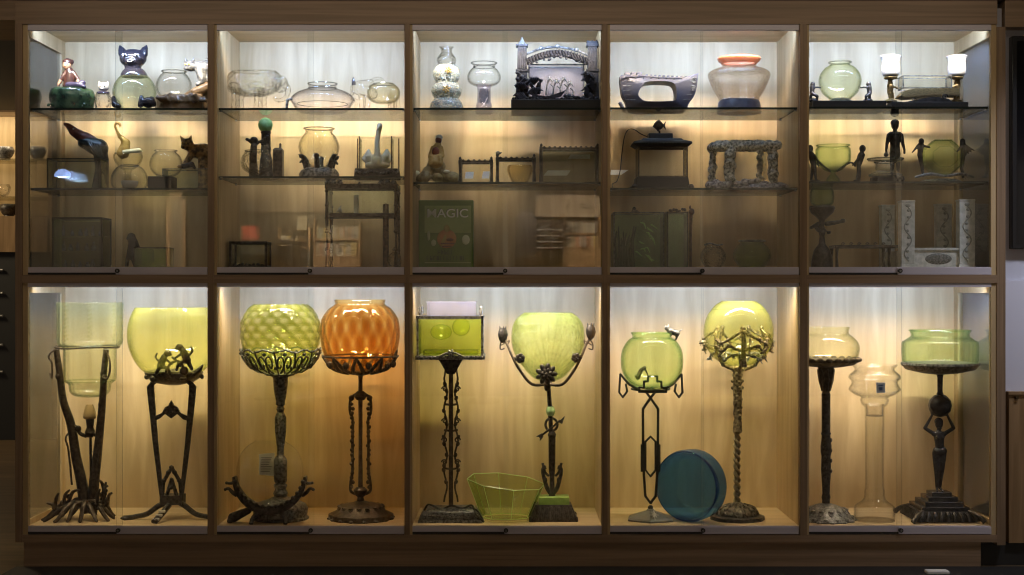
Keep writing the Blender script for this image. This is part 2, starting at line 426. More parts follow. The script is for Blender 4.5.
    def flower(s, x, y, r, d=0, k=6, w=0.42):
        for i in range(k):
            a = 2 * PI * i / k + 0.3
            s.ell((x + r * 0.58 * math.cos(a), y - r * 0.58 * math.sin(a), d), (r * 0.46, r * w * 0.6, r * 0.25), 8, tilt=-a)
        s.ell((x, y, d - r * 0.2), r * 0.25, 8)
        return s
    def done(s, name, mat, parent=None, bev=0.0, remesh=0.0, smooth=True, angle=42, mats=None, sub=0):
        me = bpy.data.meshes.new(name)
        off = Vector((0, 0, 0))
        if s.T is None and parent is None and s.v:           # origin at the base centre
            xs, ys, zs = zip(*s.v)
            off = Vector(((min(xs) + max(xs)) / 2, (min(ys) + max(ys)) / 2, min(zs)))
        me.from_pydata([tuple(Vector(v) - off) for v in s.v], [], s.f)
        for m in (mats or [mat]): me.materials.append(m)
        if mats:
            for p, i in zip(me.polygons, s.mi): p.material_index = i
        me.update()
        if s.at:
            a = me.attributes.new('rib', 'FLOAT', 'POINT')
            for i, v in s.at.items(): a.data[i].value = v
        if smooth:
            me.polygons.foreach_set('use_smooth', [True] * len(me.polygons))
            me.set_sharp_from_angle(angle=math.radians(angle))
        o = bpy.data.objects.new(name, me)
        o.location = off
        C.objects.link(o)
        if parent is None and s.T is not None: parent = s.T.o
        if parent is not None: o.parent = parent
        if bev:
            b = o.modifiers.new('edge', 'BEVEL'); b.width = s.L(bev); b.segments = 2; b.limit_method = 'ANGLE'
        if remesh:
            r = o.modifiers.new('body', 'REMESH'); r.mode = 'VOXEL'; r.voxel_size = s.L(remesh); r.use_smooth_shade = True
            q = o.modifiers.new('soften', 'SMOOTH'); q.iterations = 3; q.factor = 0.5
        if sub:
            q = o.modifiers.new('sub', 'SUBSURF'); q.levels = q.render_levels = sub
        return o

def tag(o, label=None, cat=None, group=None, kind=None):
    if label: o['label'] = label
    if cat: o['category'] = cat
    if group: o['group'] = group
    if kind: o['kind'] = kind
    return o

class Thing:
    """An Empty at the thing's base; builders made from it work in photo pixels at the thing's depth."""
    def __init__(s, name, label, cat, cx, z0, y, group=None):
        s.o = bpy.data.objects.new(name, None)
        s.o.empty_display_size = 0.05
        C.objects.link(s.o)
        s.y, s.cx, s.s = y, cx, SC(y)          # y: metres behind the case front
        s.base = 287.5 + (H - z0) / s.s
        s.o.location = (WX(cx, y), y, z0)
        tag(s.o, label, cat, group)
    def g(s): return G(s)
    def q(s, x, y, d):
        """A point in front of or behind the axis that the photo shows at (x, y): both move with the lens."""
        k = 1 + d * s.s / (D + s.y)
        return (512 + (x - 512) * k, 287.5 + (y - 287.5) * k, d)
    def rim(s, x, y, r, rt=.55, d=0, sy=1.0, mat=None):
        g = G(s)
        g.tube([(x + r * math.cos(a), y, d + r * sy * math.sin(a)) for a in [2 * PI * i / 48 for i in range(48)]], rt, 6, closed=True)
        return g.done('rim', mat or RIMG)

def struct(name, g, mat, **kw):
    o = g.done(name, mat, **kw)
    return tag(o, kind='structure')
def cap(g, a, b, ra, rb, n=10, k=3):
    """A tapered limb with round ends from a to b (builder units)."""
    A, B = Vector(a if len(a) > 2 else (*a, 0)), Vector(b if len(b) > 2 else (*b, 0))
    l = (B - A).length or 1e-6
    u = (B - A) / l
    pts, rs = [], []
    for i in range(k + 1):
        q = math.sin(PI / 2 * i / k); pts.append(A - u * ra * (1 - q)); rs.append(max(ra * math.sqrt(max(1 - (1 - q) ** 2, 0)), ra * .05))
    for i in range(k + 1):
        pts.append(B + u * rb * math.sin(PI / 2 * i / k)); rs.append(max(rb * math.cos(PI / 2 * i / k), rb * .05))
    g.tube([tuple(p) for p in pts], rs, n)
    return g
# ---------------------------------------------------------------- the room
def bx(name, x0, x1, y0, y1, z0, z1, mat, parent=None, **kw):
    return G(None).box(x0, x1, y0, y1, z0, z1).done(name, mat, parent, **kw)
def sbx(name, *a, **kw): return tag(bx(name, *a, **kw), kind='structure')

RL = 11.4                                         # the reading room's far wall, behind the camera
sbx('floor', -9, 6.5, -RL - .2, 7.4, -0.1, 0.0, FLOOR_M)
sbx('ceiling', -9, 6.5, -RL - .2, 7.4, 3.02, 3.1, CEIL_M)
sbx('wall_behind', -9, 6.5, -RL - .2, -RL, 0, 3.02, WALL_T)
sbx('wall_far', -9, -1.5, 7.0, 7.2, 0, 3.02, WALL_D)
sbx('wall_back', -2.47, 6.5, 0.67, 0.80, 0, 3.02, WALL_D)
sbx('wall_right', 2.461, 6.5, 0.101, 0.66, 0, 3.02, WALL_G)
sbx('wall_return', 2.43, 2.46, 0.035, 0.66, 0.11, 2.80, WALL_G)
sbx('baseboard_right', WX(981) + .002, 6.5, 0.05, 0.10, 0, 0.11, BLACK_M)
sbx('dark_floor_strip', WX(16), 6.5, -0.42, 0.0, 0.0, 0.003, BLACK_M)  # black strip added to darken the floor along the case front
sbx('trim_soffit', -9, 6.5, -0.02, 0.60, 2.835, 3.02, WALL_D)
sbx('trim_header', -9, WX(16), 0.0, 0.60, 2.735, 2.835, BROWN)
sbx('trim_header', WX(1005), 6.5, 0.0, 0.095, 2.70, 2.835, BROWN)
sbx('trim_pier', WX(996.5), WX(1005.2), -0.005, 0.095, 0.11, 2.70, BROWN_V)

# ---------------------------------------------------------------- the display case
CASE = bpy.data.objects.new('display_case', None); C.objects.link(CASE)
tag(CASE, 'long built-in wooden display case of ten lit glass-fronted bays', 'display case')
XL, XR = WX(23), WX(996.5)
bx('back_panel', XL, XR, DEPTH, DEPTH + 0.02, 0.16, 2.80, MAPLE, CASE)
bx('ceiling_board', XL, XR, 0.03, DEPTH, Z_TOP, Z_TOP + 0.02, MAPLE_H, CASE)
bx('middle_board', XL, XR, 0.03, DEPTH, Z_LOWTOP, Z_UP, MAPLE_H, CASE)
bx('floor_board', XL, XR, 0.02, DEPTH, Z_LOW - 0.03, Z_LOW, MAPLE_H, CASE)
bx('top_rail', WX(16), WX(996.5), -0.012, 0.03, WZ(24.5), WZ(1), BROWN, CASE)
bx('middle_rail', WX(23), WX(996.5), -0.010, 0.03, WZ(283), WZ(275), BROWN, CASE)
bx('bottom_rail', WX(16), WX(996.5), -0.010, 0.03, WZ(542), WZ(534.6), BROWN, CASE)
bx('kick_plate', WX(23.5), WX(981), 0.004, 0.03, 0.0, WZ(542), BROWN, CASE)
bx('stile', WX(16), WX(23), -0.012, 0.03, WZ(542), WZ(24.5), BROWN_V, CASE)
for i in range(4):
    a, b = BAYS[i][1], BAYS[i + 1][0]
    g = G(None).box(WX(a) , WX(b), 0.03, DEPTH, 0.16, 2.80)
    d = g.done('divider', MAPLE, CASE)
    G(None).box(WX(a + 0.6), WX(b - 2.6), -0.012, 0.03, WZ(534.6), WZ(24.5)).done('stile', BROWN_V, d)
    G(None).box(WX(b - 2.6), WX(b), -0.002, 0.03, WZ(534.6), WZ(24.5)).done('edge_strip', MAPLE, d)
# end panels: a maple frame round a glass window
for side in (0, 1):
    xi = WX(28) if side == 0 else WX(991)
    xo = WX(23) if side == 0 else WX(996.5)
    a, b = sorted((xi, xo))
    g = G(None)
    for z0, z1 in ((Z_LOW, Z_LOW + 0.03), (1.37, 1.50), (2.655, 2.80)): g.box(a, b, 0.0302, 0.5428, z0, z1)
    g.box(a, b, 0.0, 0.030, 0.16, 2.80); g.box(a, b, 0.543, DEPTH, 0.16, 2.80)
    xh = xi + (0.0008 if side == 0 else -0.0008)
    for k in range(44):
        z = 0.30 + k * 0.054
        if not 1.36 < z < 1.52: g.box(min(xi, xh), max(xi, xh), 0.013, 0.019, z, z + 0.006, 1)      # shelf pin holes
    e = g.done('end_panel', None, CASE, mats=[MAPLE, BLACK_M])
    xm = (a + b) / 2
    for z0, z1 in ((Z_LOW + .03, 1.37), (1.50, 2.655)):
        G(None).box(xm - .003, xm + .003, 0.03, 0.543, z0, z1).done('end_glass', END_G, e)
# tracks, sliding doors and locks
DOOR_MID = [(115, 121), (307.5, 313), (502.5, 508), (700.5, 703.5), (896.5, 902.5)]
for i, (a, b) in enumerate(BAYS):
    xa, xb = WX(a), WX(b)
    for lev in (0, 1):
        y0, y1 = (267, 30.2) if lev == 0 else (526.2, 287)
        yt = 24.5 if lev == 0 else 283
        t = bx('door_track', xa, xb, -0.004, 0.028, WZ(y1), WZ(yt), TRACK, CASE)
        t = bx('door_track', xa, xb, 0.002, 0.030, WZ(y0 + 7.6), WZ(y0), TRACK, CASE)
        ma, mb = DOOR_MID[i] if lev == 0 else (DOOR_MID[i][0] + 1, DOOR_MID[i][1] + .5)
        lip = bx('track_lip', WX(ma + 1), xb, -0.006, 0.002, WZ(y0 + 7.6), WZ(y0 + .8), TRACK, t)
        bx('track_groove', xa, WX(ma + 1), -0.002, 0.002, WZ(y0 + 7.6), WZ(y0 + 5.6), TRACK_DARK, t)
        za, zb = WZ(y0 + 1), WZ(y1 - 1)
        for q in (0, 1):
            x0, x1 = (xa + .002, WX(mb)) if q == 0 else (WX(ma), xb - .002)
            yy = 0.010 if q else 0.019
            g = G(None).box(x0, x1, yy, yy + .005, za, zb)
            g.mi = [1 if k in (0, 1) else (1 if k in (4, 5) else 0) for k in range(6)]
            g.done('sliding_door', None, CASE, mats=[PANE, PANE_E], smooth=False)
        cx = WX((ma + mb) / 2)
        zc = WZ(y0 + 3.8)
        g = G(None)
        for k in range(14):
            pass
        g.tube([(cx, -0.020, zc), (cx, -0.002, zc)], 0.011, 14)
        lk = g.done('lock', BLACK_M, CASE)
        G(None).tube([(cx, -0.0215, zc), (cx, -0.0198, zc)], 0.0055, 10).done('lock_core', SILVER, lk)

# glass shelves, each resting on four pins
SHZ = {}
LVL = [(109.0, 188.8), (109.0, 177.2), (108.7, 183.0), (108.3, 188.8), (107.6, 182.3)]
ORD = ['leftmost', 'second', 'middle', 'fourth', 'rightmost']
for i, (a, b) in enumerate(BAYS):
    for k in (0, 1):
        z1 = WZ(LVL[i][k] - 1.0, 0.032); z0 = z1 - 0.0105
        g = G(None).box(WX(a) + .003, WX(b) - .003, 0.032, 0.515, z0, z1)
        g.mi = [1, 1, 1, 2, 0, 0]
        o = g.done('glass_shelf', None, None, mats=[SHELF_G, SHELF_E, SHELF_B], smooth=False)
        tag(o, f"{'upper' if k == 0 else 'lower'} glass shelf with dark edge in the {ORD[i]} upper bay", 'shelf', 'glass shelves of the upper bays')
        for px in (a, b):
            for yy in (0.06, 0.47):
                x = WX(px)
                G(None).tube([(x + (.012 if px == a else -.012) - o.location.x, yy - o.location.y, z0 - .003 - o.location.z), (x - o.location.x, yy - o.location.y, z0 - .003 - o.location.z)], 0.003, 8).done('shelf_pin', SILVER, o)
        SHZ[(i, k)] = z1
    SHZ[(i, 2)] = Z_UP
def S(i, k): return SHZ[(i, k)]

# ---------------------------------------------------------------- beyond the case: left hall and right side
hall = bpy.data.objects.new('hall_showcase', None); C.objects.link(hall); hall.location = (-5.0, 6.0, 0)
tag(hall, 'lit oak showcase in the dim hall past the case end', 'display case')
def hb(name, x0, x1, y0, y1, z0, z1, m, par=hall):
    return G(None).box(x0 + 5.0, x1 + 5.0, y0 - 6.0, y1 - 6.0, z0, z1).done(name, m, par)
HS = SC(6.0)
hz = lambda py: H + (287.5 - py) * HS
hb('back', -7.2, -4.22, 6.38, 6.4, hz(216), hz(112), MAPLE)
hb('base_panel', -7.2, -4.22, 6.0, 6.4, hz(252), hz(216), OAK)
hb('drawer_base', -7.2, -4.22, 6.05, 6.4, 0.0, hz(252), BLACK_M)
hb('top_board', -7.2, -4.22, 6.0, 6.4, hz(112), hz(100), BROWN)
hb('side', -4.24, -4.20, 6.0, 6.4, hz(252), hz(100), OAK)
for py in (158, 196): hb('shelf_board', -7.2, -4.24, 6.05, 6.38, hz(py) - .02, hz(py), CLEAR_Y)
for k, py in enumerate((270, 293, 316, 345, 372)):
    for xx in (-4.9, -4.72): pass
    hd = G(None).tube([(0.16, 0.03, hz(py)), (0.34, 0.03, hz(py))], 0.012, 8).done('drawer_handle', SILVER, hall)
area('showcase_lamp', (-5.0, 6.1, hz(114)), (-5.0, 6.4, hz(180)), 1.6, 0.05, 7, (1.0, 0.82, 0.55))
for k, (px, py, r, m, nm, lb) in enumerate(((5, 158, 11, SILVER, 'metal_bowl', 'silvery bowl on the hall showcase shelf'), (3, 196, 9, CLEAR_W, 'glass_dish', 'pale glass dish low in the hall showcase'), (9, 216, 11, IRON, 'dark_jar', 'dark jar standing on the hall showcase floor'), (38, 158, 10, BRONZE, 'bronze_urn', 'bronze urn seen through the case end glass'))):
    T = Thing(nm, lb, 'bowl', px, hz(py) , 6.2)
    T.g().bowl(px, [(r * .7, T.base - 13), (r * .85, T.base - 9), (r * .6, T.base - 3), (r * .3, T.base - 1), (0, T.base)], 1.0, 24).done('body', m)
    T.g().lathe(px, [(r * .45, T.base - 1.6), (r * .5, T.base)], 20).done('foot', m)
o = G(None).tube([(WX(5.5, 3), 3.0, 2.97), (WX(5.5, 3), 3.0, 3.02)], 0.03, 12).tube([(WX(1, 3), 3.0, 2.95), (WX(10, 3), 3.0, 2.95)], 0.02, 10).done('ceiling_spotlight', BLACK_M)
tag(o, 'small black spotlight under the hall ceiling', 'lamp')
o.location.z = WZ(52, 3); 
G(None).tube([(0, 0, .03), (0, 0, 3.02 - o.location.z)], 0.006, 6).done('hanging_rod', BLACK_M, o)

tv = bpy.data.objects.new('television', None); C.objects.link(tv); tv.location = (WX(1012, .05) + .6, 0.05, WZ(249, .05))
tag(tv, 'black wall-mounted television beside the case end', 'television')
tz = WZ(36, .05) - WZ(249, .05)
G(None).box(-.6, 1.3, 0.0, 0.05, 0, tz).done('casing', BLACK, tv, bev=.004)
G(None).box(-.575, 1.275, -.002, 0.0, .025, tz - .025).done('screen', solid('tv_screen', (0.006, 0.006, 0.008), 0.08), tv)
o = G(None).box(WX(1005.5, .06), WX(1150, .06), .06, .10, WZ(392, .06), WZ(280.5, .06)).done('wall_board', solid('pale_lilac_board', (0.64, 0.63, 0.70), 0.7))
tag(o, 'pale grey board on the wall under the television', 'panel')
o = bpy.data.objects.new('low_cabinet', None); C.objects.link(o); o.location = (WX(1009, .03) + .5, 0.03, 0)
tag(o, 'low oak cabinet standing under the pale wall board', 'cabinet')
ch = WZ(392, .03); cb = WZ(543, .03)
G(None).box(-.5, .9, 0, .07, cb, ch).done('door', OAK, o)
G(None).box(-.49, .9, .03, .07, 0, cb).done('plinth', BLACK_M, o)
G(None).box(-.505, .9, -.01, .07, ch - .012, ch + .002).done('top', OAK, o)
G(None).box(-.47, -.455, -.012, 0, ch - .035, ch - .02).done('latch', BRASS, o)
o = G(None).box(WX(927.5, -.2), WX(950, -.2), -.2, -.14, 0.0, WZ(571.2, -.2)).done('floor_outlet', WHITE, bev=.006)
tag(o, 'small white box on the dark floor before the case', 'box')
# ---------------------------------------------------------------- upper bays, top shelf
def TH(name, label, cat, cx, bay, sh, y=0.19, group=None): return Thing(name, label, cat, cx, S(bay, sh), y * K, group)
def legs4(g, xs, ds, y0, y1, r0, r1):
    for x in xs:
        for d in ds: cap(g, (x, y0, d), (x, y1, d), r0, r1)
def frame_box(g, x0, x1, y0, y1, d0, d1, r):
    """The twelve bars of a tank frame."""
    for d in (d0, d1):
        for y in (y0, y1): g.box(x0 - r, x1 + r, y - r, y + r, d - r, d + r)
        for x in (x0, x1): g.box(x - r, x + r, y0, y1, d - r, d + r)
    for x in (x0, x1):
        for y in (y0, y1): g.box(x - r, x + r, y - r, y + r, d0, d1)
    return g
def panes(T, x0, x1, y0, y1, d0, d1, mat, name='glass_pane', t=.5, bottom=True):
    for a in ((x0, x1, d0 - t, d0 + t), (x0, x1, d1 - t, d1 + t)): T.g().box(a[0], a[1], y0, y1, a[2], a[3]).done(name, mat)
    for x in (x0, x1): T.g().box(x - t, x + t, y0, y1, d0, d1).done(name, mat)
def rocks(g, pts, r0, r1, seed=1, flat=.8):
    R = random.Random(seed)
    for p in pts:
        r = R.uniform(r0, r1)
        g.ell((p[0] + R.uniform(-1, 1), p[1] + R.uniform(-1, 1), p[2] if len(p) > 2 else 0), (r * R.uniform(.8, 1.3), r * flat * R.uniform(.8, 1.2), r), 7, tilt=R.uniform(-1, 1), yaw=R.uniform(0, 3))
    return g

# 1 figurine on green base
T = TH('figurine_fishbowl', 'green glazed bowl base with a small seated figure in maroon on top', 'fish bowl', 71, 0, 0)
b = T.base
T.g().bowl(71, [(15, 88), (20, 90), (22, 97), (21, 103), (18, b - 1), (0, b - .5)], 1.5, 32, mod=lambda th, v, r, y: r * (1 + .05 * math.sin(5 * th + 2 * v) + .03 * math.sin(11 * th)), sy=.8).done('base_bowl', GRN_CER)
g = T.g(); rocks(g, [(53 + 4.0 * i, 107, -14 + (i % 3) * 2) for i in range(10)], 1.6, 2.4, 3); g.done('base_rocks', GRN_CER)
g = T.g()
cap(g, (70, 87, -2), (71, 74, -2), 6.5, 5); cap(g, (71, 74, -2), (70, 71, -2), 5, 4); cap(g, (67, 73, -3), (63, 80, -5), 2.6, 2.2); cap(g, (74, 73, -3), (79, 80, -4), 2.6, 2.2)
g.done('dress', MAROON, remesh=.7)
g = T.g()
g.ell((68, 65.5, -3), (4.6, 5.4, 4.6)); g.ell((67.2, 66.5, -7.4), (1, 1.2, .9), 8); cap(g, (68.5, 70, -3), (69, 73, -2.5), 2, 2)
cap(g, (63, 80, -5), (60.5, 86, -7), 1.9, 1.5); cap(g, (79, 80, -4), (80, 83, -6), 1.9, 1.6)
g.done('body', SKIN, remesh=.6)
g = T.g(); g.ell((68.3, 63, -2.2), (5.2, 4.6, 5)); g.ell((72, 62, -1), 2.5); g.done('hair', MAROON, remesh=.7)
g = T.g(); cap(g, (70, 86, -6), (80, 86, -9), 3.6, 3); cap(g, (80, 86, -9), (87, 88, -9), 3, 2); g.ell((84, 84, -7), (4, 3, 3)); g.done('skirt', PURPLE, remesh=.7)
for x in (66.4, 69.4): T.g().ell((x, 65, -7.2), .6, 8).done('eye', BLK_CER)

# 2 small cat jar
T = TH('cat_jar', 'tiny clear jar with a white cat head lid', 'jar', 103, 0, 0)
b = T.base
T.g().bowl(103, [(6, 92), (7.4, 95), (8.6, 100), (8.4, 104), (6, b - .5), (0, b)], .8, 24).done('jar', CLEAR_W)
g = T.g(); g.ell((103.5, 87, 0), (5.6, 4.6, 5)); g.ell((103.5, 89, -4.6), (2, 1.5, 1.4), 8)
for x in (99.6, 107.4): g.tube([(x, 85, 0), (x + (x - 103.5) * .15, 80.5, 0)], [2, .2], 6)
hd = g.done('cat_head', WHT_CER, remesh=.6)
for x in (101.6, 105.4): T.g().ell((x, 86.6, -4.6), (.9, .7, .6), 8).done('eye', BLK_CER)
T.g().lathe(103.2, [(5, 92.4), (6.2, 92), (6.2, 93.6), (5, 93.4)], 20).done('collar', PURPLE)

# 3 black cat bowl
T = TH('cat_fishbowl', 'pale green bowl with a glossy black cat head and paws', 'fish bowl', 134, 0, 0)
b = T.base
T.g().bowl(134.5, [(12, 75), (15.5, 78), (19.5, 84), (21.5, 91), (20.5, 98), (16, 104), (9, b), (0, b)], 1.0, 40).done('bowl', VASE_L)
g = T.g()
g.ell((133, 58.5, 0), (14, 9.6, 11)); g.ell((133, 62, -7), (7, 4.6, 5)); g.ell((126, 59, -5), (5, 4, 5)); g.ell((140, 59, -5), (5, 4, 5))
for x, e in ((123, 119.4), (143, 147)): g.tube([(x, 54, 0), ((x + e) / 2, 49, 0), (e, 44.8, 0)], [5.2, 3.4, .4], 8)
g.lathe(133, [(9, 64), (8, 69), (9, 71)], 20)
g.done('cat_head', BLK_CER, remesh=.8)
for x in (127, 139):
    e = T.g().ell((x, 56.5, -10), (2.7, 1.7, 1.4), 12).done('eye', EYE_W)
    T.g().ell((x + .6, 56.6, -11.4), (1.1, 1.5, .7), 8).done('pupil', BLK_CER, e)
g = T.g(); g.tube([(130, 62.5, -11.8), (133, 63.6, -12.2), (136.5, 62.2, -11.8)], .3, 6, smooth=3); g.done('mouth', EYE_W)
T.g().lathe(134, [(9, 69), (11, 71), (13, 74), (13.5, 77), (11, 77), (9, 72)], 32, closed=True).done('collar', BLK_CER)
for lf in (True, False):
    g = T.g()
    Q = lambda x, y, d: T.q(x, y, d)
    if lf: cap(g, Q(113.6, 98, -12), Q(114.6, 104, -17), 2.4, 3.2); cap(g, Q(115, 104.6, -17), Q(119, 106, -20), 3.4, 2.4)
    else:
        cap(g, Q(141.5, 97, -18), Q(140.5, 105, -21), 2.2, 3); g.ell(Q(148.5, 102.6, -18), (6.5, 5.6, 5)); cap(g, Q(151.5, 99, -15), Q(153.5, 104, -13), 3, 3)
    g.done('paw', BLK_CER, remesh=.7)

# 4 bowl on log with peering cat
T = TH('cat_on_log_fishbowl', 'clear bowl in a brown log base with grey striped cat peering in', 'fish bowl', 182, 0, 0)
b = T.base
T.g().bowl(174, [(12, 71.5), (11, 73), (14, 76), (17.5, 83), (17.5, 90), (13, 98), (8, 101), (0, 102)], 1, 36).done('bowl', CLEAR)
T.rim(174, 71.5, 12.2, .7)
g = T.g()
R = random.Random(5)
g.lathe(182, [(25, 96), (27, 101), (26, b), (0.1, b)], 30, mod=lambda th, v, r, y: r * (1 + .07 * math.sin(5 * th) + .05 * math.sin(9 * th + 1)), sy=.6)
for i in range(12): g.tube([(160 + i * 4.2, 97 + R.uniform(-2, 3), -12 - R.uniform(0, 5)), (166 + i * 4, 104, -16)], [2.6, 1.4], 6)
cap(g, (185, 98, 2), (206, 90, 4), 5, 8); cap(g, (196, 93, -4), (212, 86, 0), 5, 7)
g.done('log_base', BRN_CER, remesh=1.0)
g = T.g()
g.ell((190.5, 66, 0), (6.2, 5.6, 5.5)); g.ell((187, 68.5, -2), (3, 2.6, 3)); cap(g, (196, 66, 2), (212, 68, 4), 5.5, 9)
for x, e in ((186.4, 184.8), (193, 194)): g.tube([(x, 62, 0), (e, 56.8, 0)], [2.2, .3], 6)
cap(g, (200, 70, 0), (203, 82, -3), 5, 4); cap(g, (209, 74, 4), (211, 84, 2), 6, 5); cap(g, (203, 82, -3), (199, 85, -5), 3, 2.6)
g.done('cat', GREYCAT, remesh=.8)
for x in (186.6, 190): T.g().ell((x, 65, -5.6), (1.1, 1.1, .7), 8).done('eye', AMBER_CER)

# 5 clear glass beast
T = TH('glass_elephant_bowl', 'large clear glass animal bowl with rounded body and stout legs', 'fish bowl', 256, 1, 0)
b = T.base
def beast(th, v, r, y): return r * (1 + .05 * math.cos(2 * th))
g = T.g()
g.bowl(254, [(22, 71.5), (26, 74), (28.5, 80), (27, 87), (21, 93), (11, 96.5), (0, 97)], 1.2, 44, sy=.55)
g.done('body_bowl', CLEAR_W)
T.g().tube([(254 + 22 * math.cos(a), 71.5, 22 * .55 * math.sin(a)) for a in [2 * PI * i / 40 for i in range(40)]], .7, 6, closed=True).done('rim', CLEAR)
for x, d in ((238, -7), (239, 9), (261, -9), (262, 9)):
    T.g().tube([(x, 89, d), (x - 1, 98, d), (x - 1.5, b, d)], [6.2, 4.2, 4.8], 12).done('leg', CLEAR_W)
T.g().ell((280, 84, 0), (8.2, 9, 8), 16).done('head', CLEAR_W)
T.g().tube([(284, 84, -1), (288.5, 90, -2), (286, 98, -3), (279, 101, -3), (274, 98, -3)], [4, 3, 2.4, 2, 1.5], 10, smooth=4).done('trunk', CLEAR_W)
T.g().ell((272, 82, -8), (7, 6, 2), 14, tilt=.5).done('ear', CLEAR_W)
T.g().ell((259, 88, -11), (9, 5.6, 4), 16).done('shoulder', CLEAR_Y)
T.g().ell((236, 89, -9), (7, 6, 5), 16).done('haunch', CLEAR_W)
T.g().tube([(228, 76, 0), (225, 86, 0), (230, 94, 0)], [1.4, 1.2, .8], 8, smooth=4).done('tail', CLEAR)

# 6 flattened bowl with neck
T = TH('flattened_glass_bowl', 'low flattened clear glass bowl with short straight neck', 'fish bowl', 322, 1, 0, .17)
b = T.base
T.g().bowl(322.5, [(14.5, 83.6), (14, 85), (14, 88), (17, 89.4), (26, 93), (32, 99), (30, 104), (22, b - .5), (0, b - .3)], 1, 48, smooth=4, sy=.9).done('bowl', CLEAR_V)
T.rim(322.5, 83.8, 14.6, .6); T.rim(322.5, 88.4, 14.4, .4); T.rim(322.5, 104, 25, .35)
for x in (291, 353.5): T.g().tube([(x + (2 if x < 320 else -2), 99, -3), (x - (3 if x < 320 else -3), 100.5, -4), (x - (4 if x < 320 else -3), b, -4)], [1.6, 1.6, 1.3], 8).done('foot', PEWTER if x < 320 else CLEAR_W)

# 7 clear glass dog with yellowish bowl
T = TH('glass_dog_bowl', 'clear glass creature with dark-tipped horn carrying a yellowish bowl', 'fish bowl', 377, 1, 0)
b = T.base
T.g().bowl(383.5, [(10, 84), (14, 86.5), (16.5, 92), (15, 99), (9, 103), (0, 104)], 1, 36).done('bowl', CLEAR_Y)
T.rim(383.5, 84, 10, .6)
g = T.g(); g.ell((359, 88, 0), (7.5, 7.5, 6)); cap(g, (364, 90, 0), (372, 94, 0), 6, 6); cap(g, (353, 88, -2), (352, 95, -3), 3, 2); cap(g, (360, 84, 0), (371, 82, 0), 4, 3)
g.done('head', CLEAR_W, remesh=1.0)
T.g().tube([(353.8, 85, 0), (353.4, 80.5, 0), (353.2, 77, 0)], [2.2, 1.7, .3], 8).done('horn', BLK_CER)
for x, d in ((363, -7), (366, 7), (392, -8), (393, 8)): T.g().tube([(x, 96, d), (x, b, d)], [4, 3], 10).done('leg', CLEAR_W)
T.g().tube([(370, 82, 0), (376, 78.6, 0), (382, 79.5, 0), (384, 83, 0)], [1.4, 1.8, 1.5, 1], 8, smooth=4).done('handle', CLEAR_W)
g = T.g(); g.ell((395, 93, 0), (5.5, 7, 6)); cap(g, (396, 98, 0), (398, b - 1, 0), 4, 3); g.done('haunch', CLEAR_Y, remesh=1.0)

# 8 gourd vase
GOURD, nt, out = new_mat('painted_gourd')
p_ = N(nt, 'BsdfPrincipled'); p_.inputs['Roughness'].default_value = .2
tc = N(nt, 'TexCoord'); vo = N(nt, 'TexVoronoi'); vo.inputs['Scale'].default_value = 62
rp = N(nt, 'ValToRGB'); e = rp.color_ramp.elements
e[0].position, e[0].color = 0.0, c4((.42, .20, .10)); e[1].position, e[1].color = .30, c4((.10, .16, .14))
for pos, col in ((.38, (.40, .42, .39)), (.50, (.55, .56, .52)), (.58, (.10, .14, .15)), (.66, (.58, .58, .55))):
    q = e.new(pos); q.color = c4(col)
nt.links.new(tc.outputs['Object'], vo.inputs['Vector']); nt.links.new(vo.outputs['Distance'], rp.inputs['Fac'])
nt.links.new(rp.outputs['Color'], p_.inputs['Base Color'])
rf = N(nt, 'ValToRGB'); f_ = rf.color_ramp.elements; f_[0].position, f_[0].color = 0.0, c4((.95,) * 3); f_[1].position, f_[1].color = .36, c4((.85,) * 3)
for pos, v_ in ((.42, .16), (.54, .12), (.59, .8), (.66, .2)):
    q_ = f_.new(pos); q_.color = c4((v_,) * 3)
nt.links.new(vo.outputs['Distance'], rf.inputs['Fac'])
tr_ = N(nt, 'BsdfTransparent'); tr_.inputs[0].default_value = (.95, .96, .94, 1)
mx_ = N(nt, 'MixShader'); nt.links.new(rf.outputs['Color'], mx_.inputs[0]); nt.links.new(tr_.outputs[0], mx_.inputs[1]); nt.links.new(p_.outputs[0], mx_.inputs[2]); nt.links.new(mx_.outputs[0], out.inputs[0])
T = TH('gourd_vase', 'tall four-tier painted glass vase with floral medallions', 'vase', 446, 2, 0)
b = T.base
T.g().bowl(446.5, [(7.6, 47), (6, 49), (5.2, 52), (7, 54.5), (9.6, 58.5), (9.6, 62), (8.2, 65)], .8, 40, smooth=4).done('neck', CLEAR_W)
for r, y0, y1, nm in ((13.8, 65, 82.6, 'tier'), (15.2, 82.6, 99, 'tier'), (17.2, 99, b, 'tier')):
    h = y1 - y0
    T.g().bowl(446.5, [(r * .62, y0), (r * .85, y0 + h * .16), (r, y0 + h * .5), (r * .9, y0 + h * .82), (r * .66, y1), (0, y1)] if y1 < b - 1 else [(r * .72, y0), (r * .92, y0 + h * .3), (r, y0 + h * .75), (r * .96, b), (0, b)], .8, 44, smooth=5).done(nm, GOURD)
for x, y in ((447, 91), (449, 72)):
    T.g().flower(x, y, 4, -14.6, 6).done('medallion', AMBER_CER)

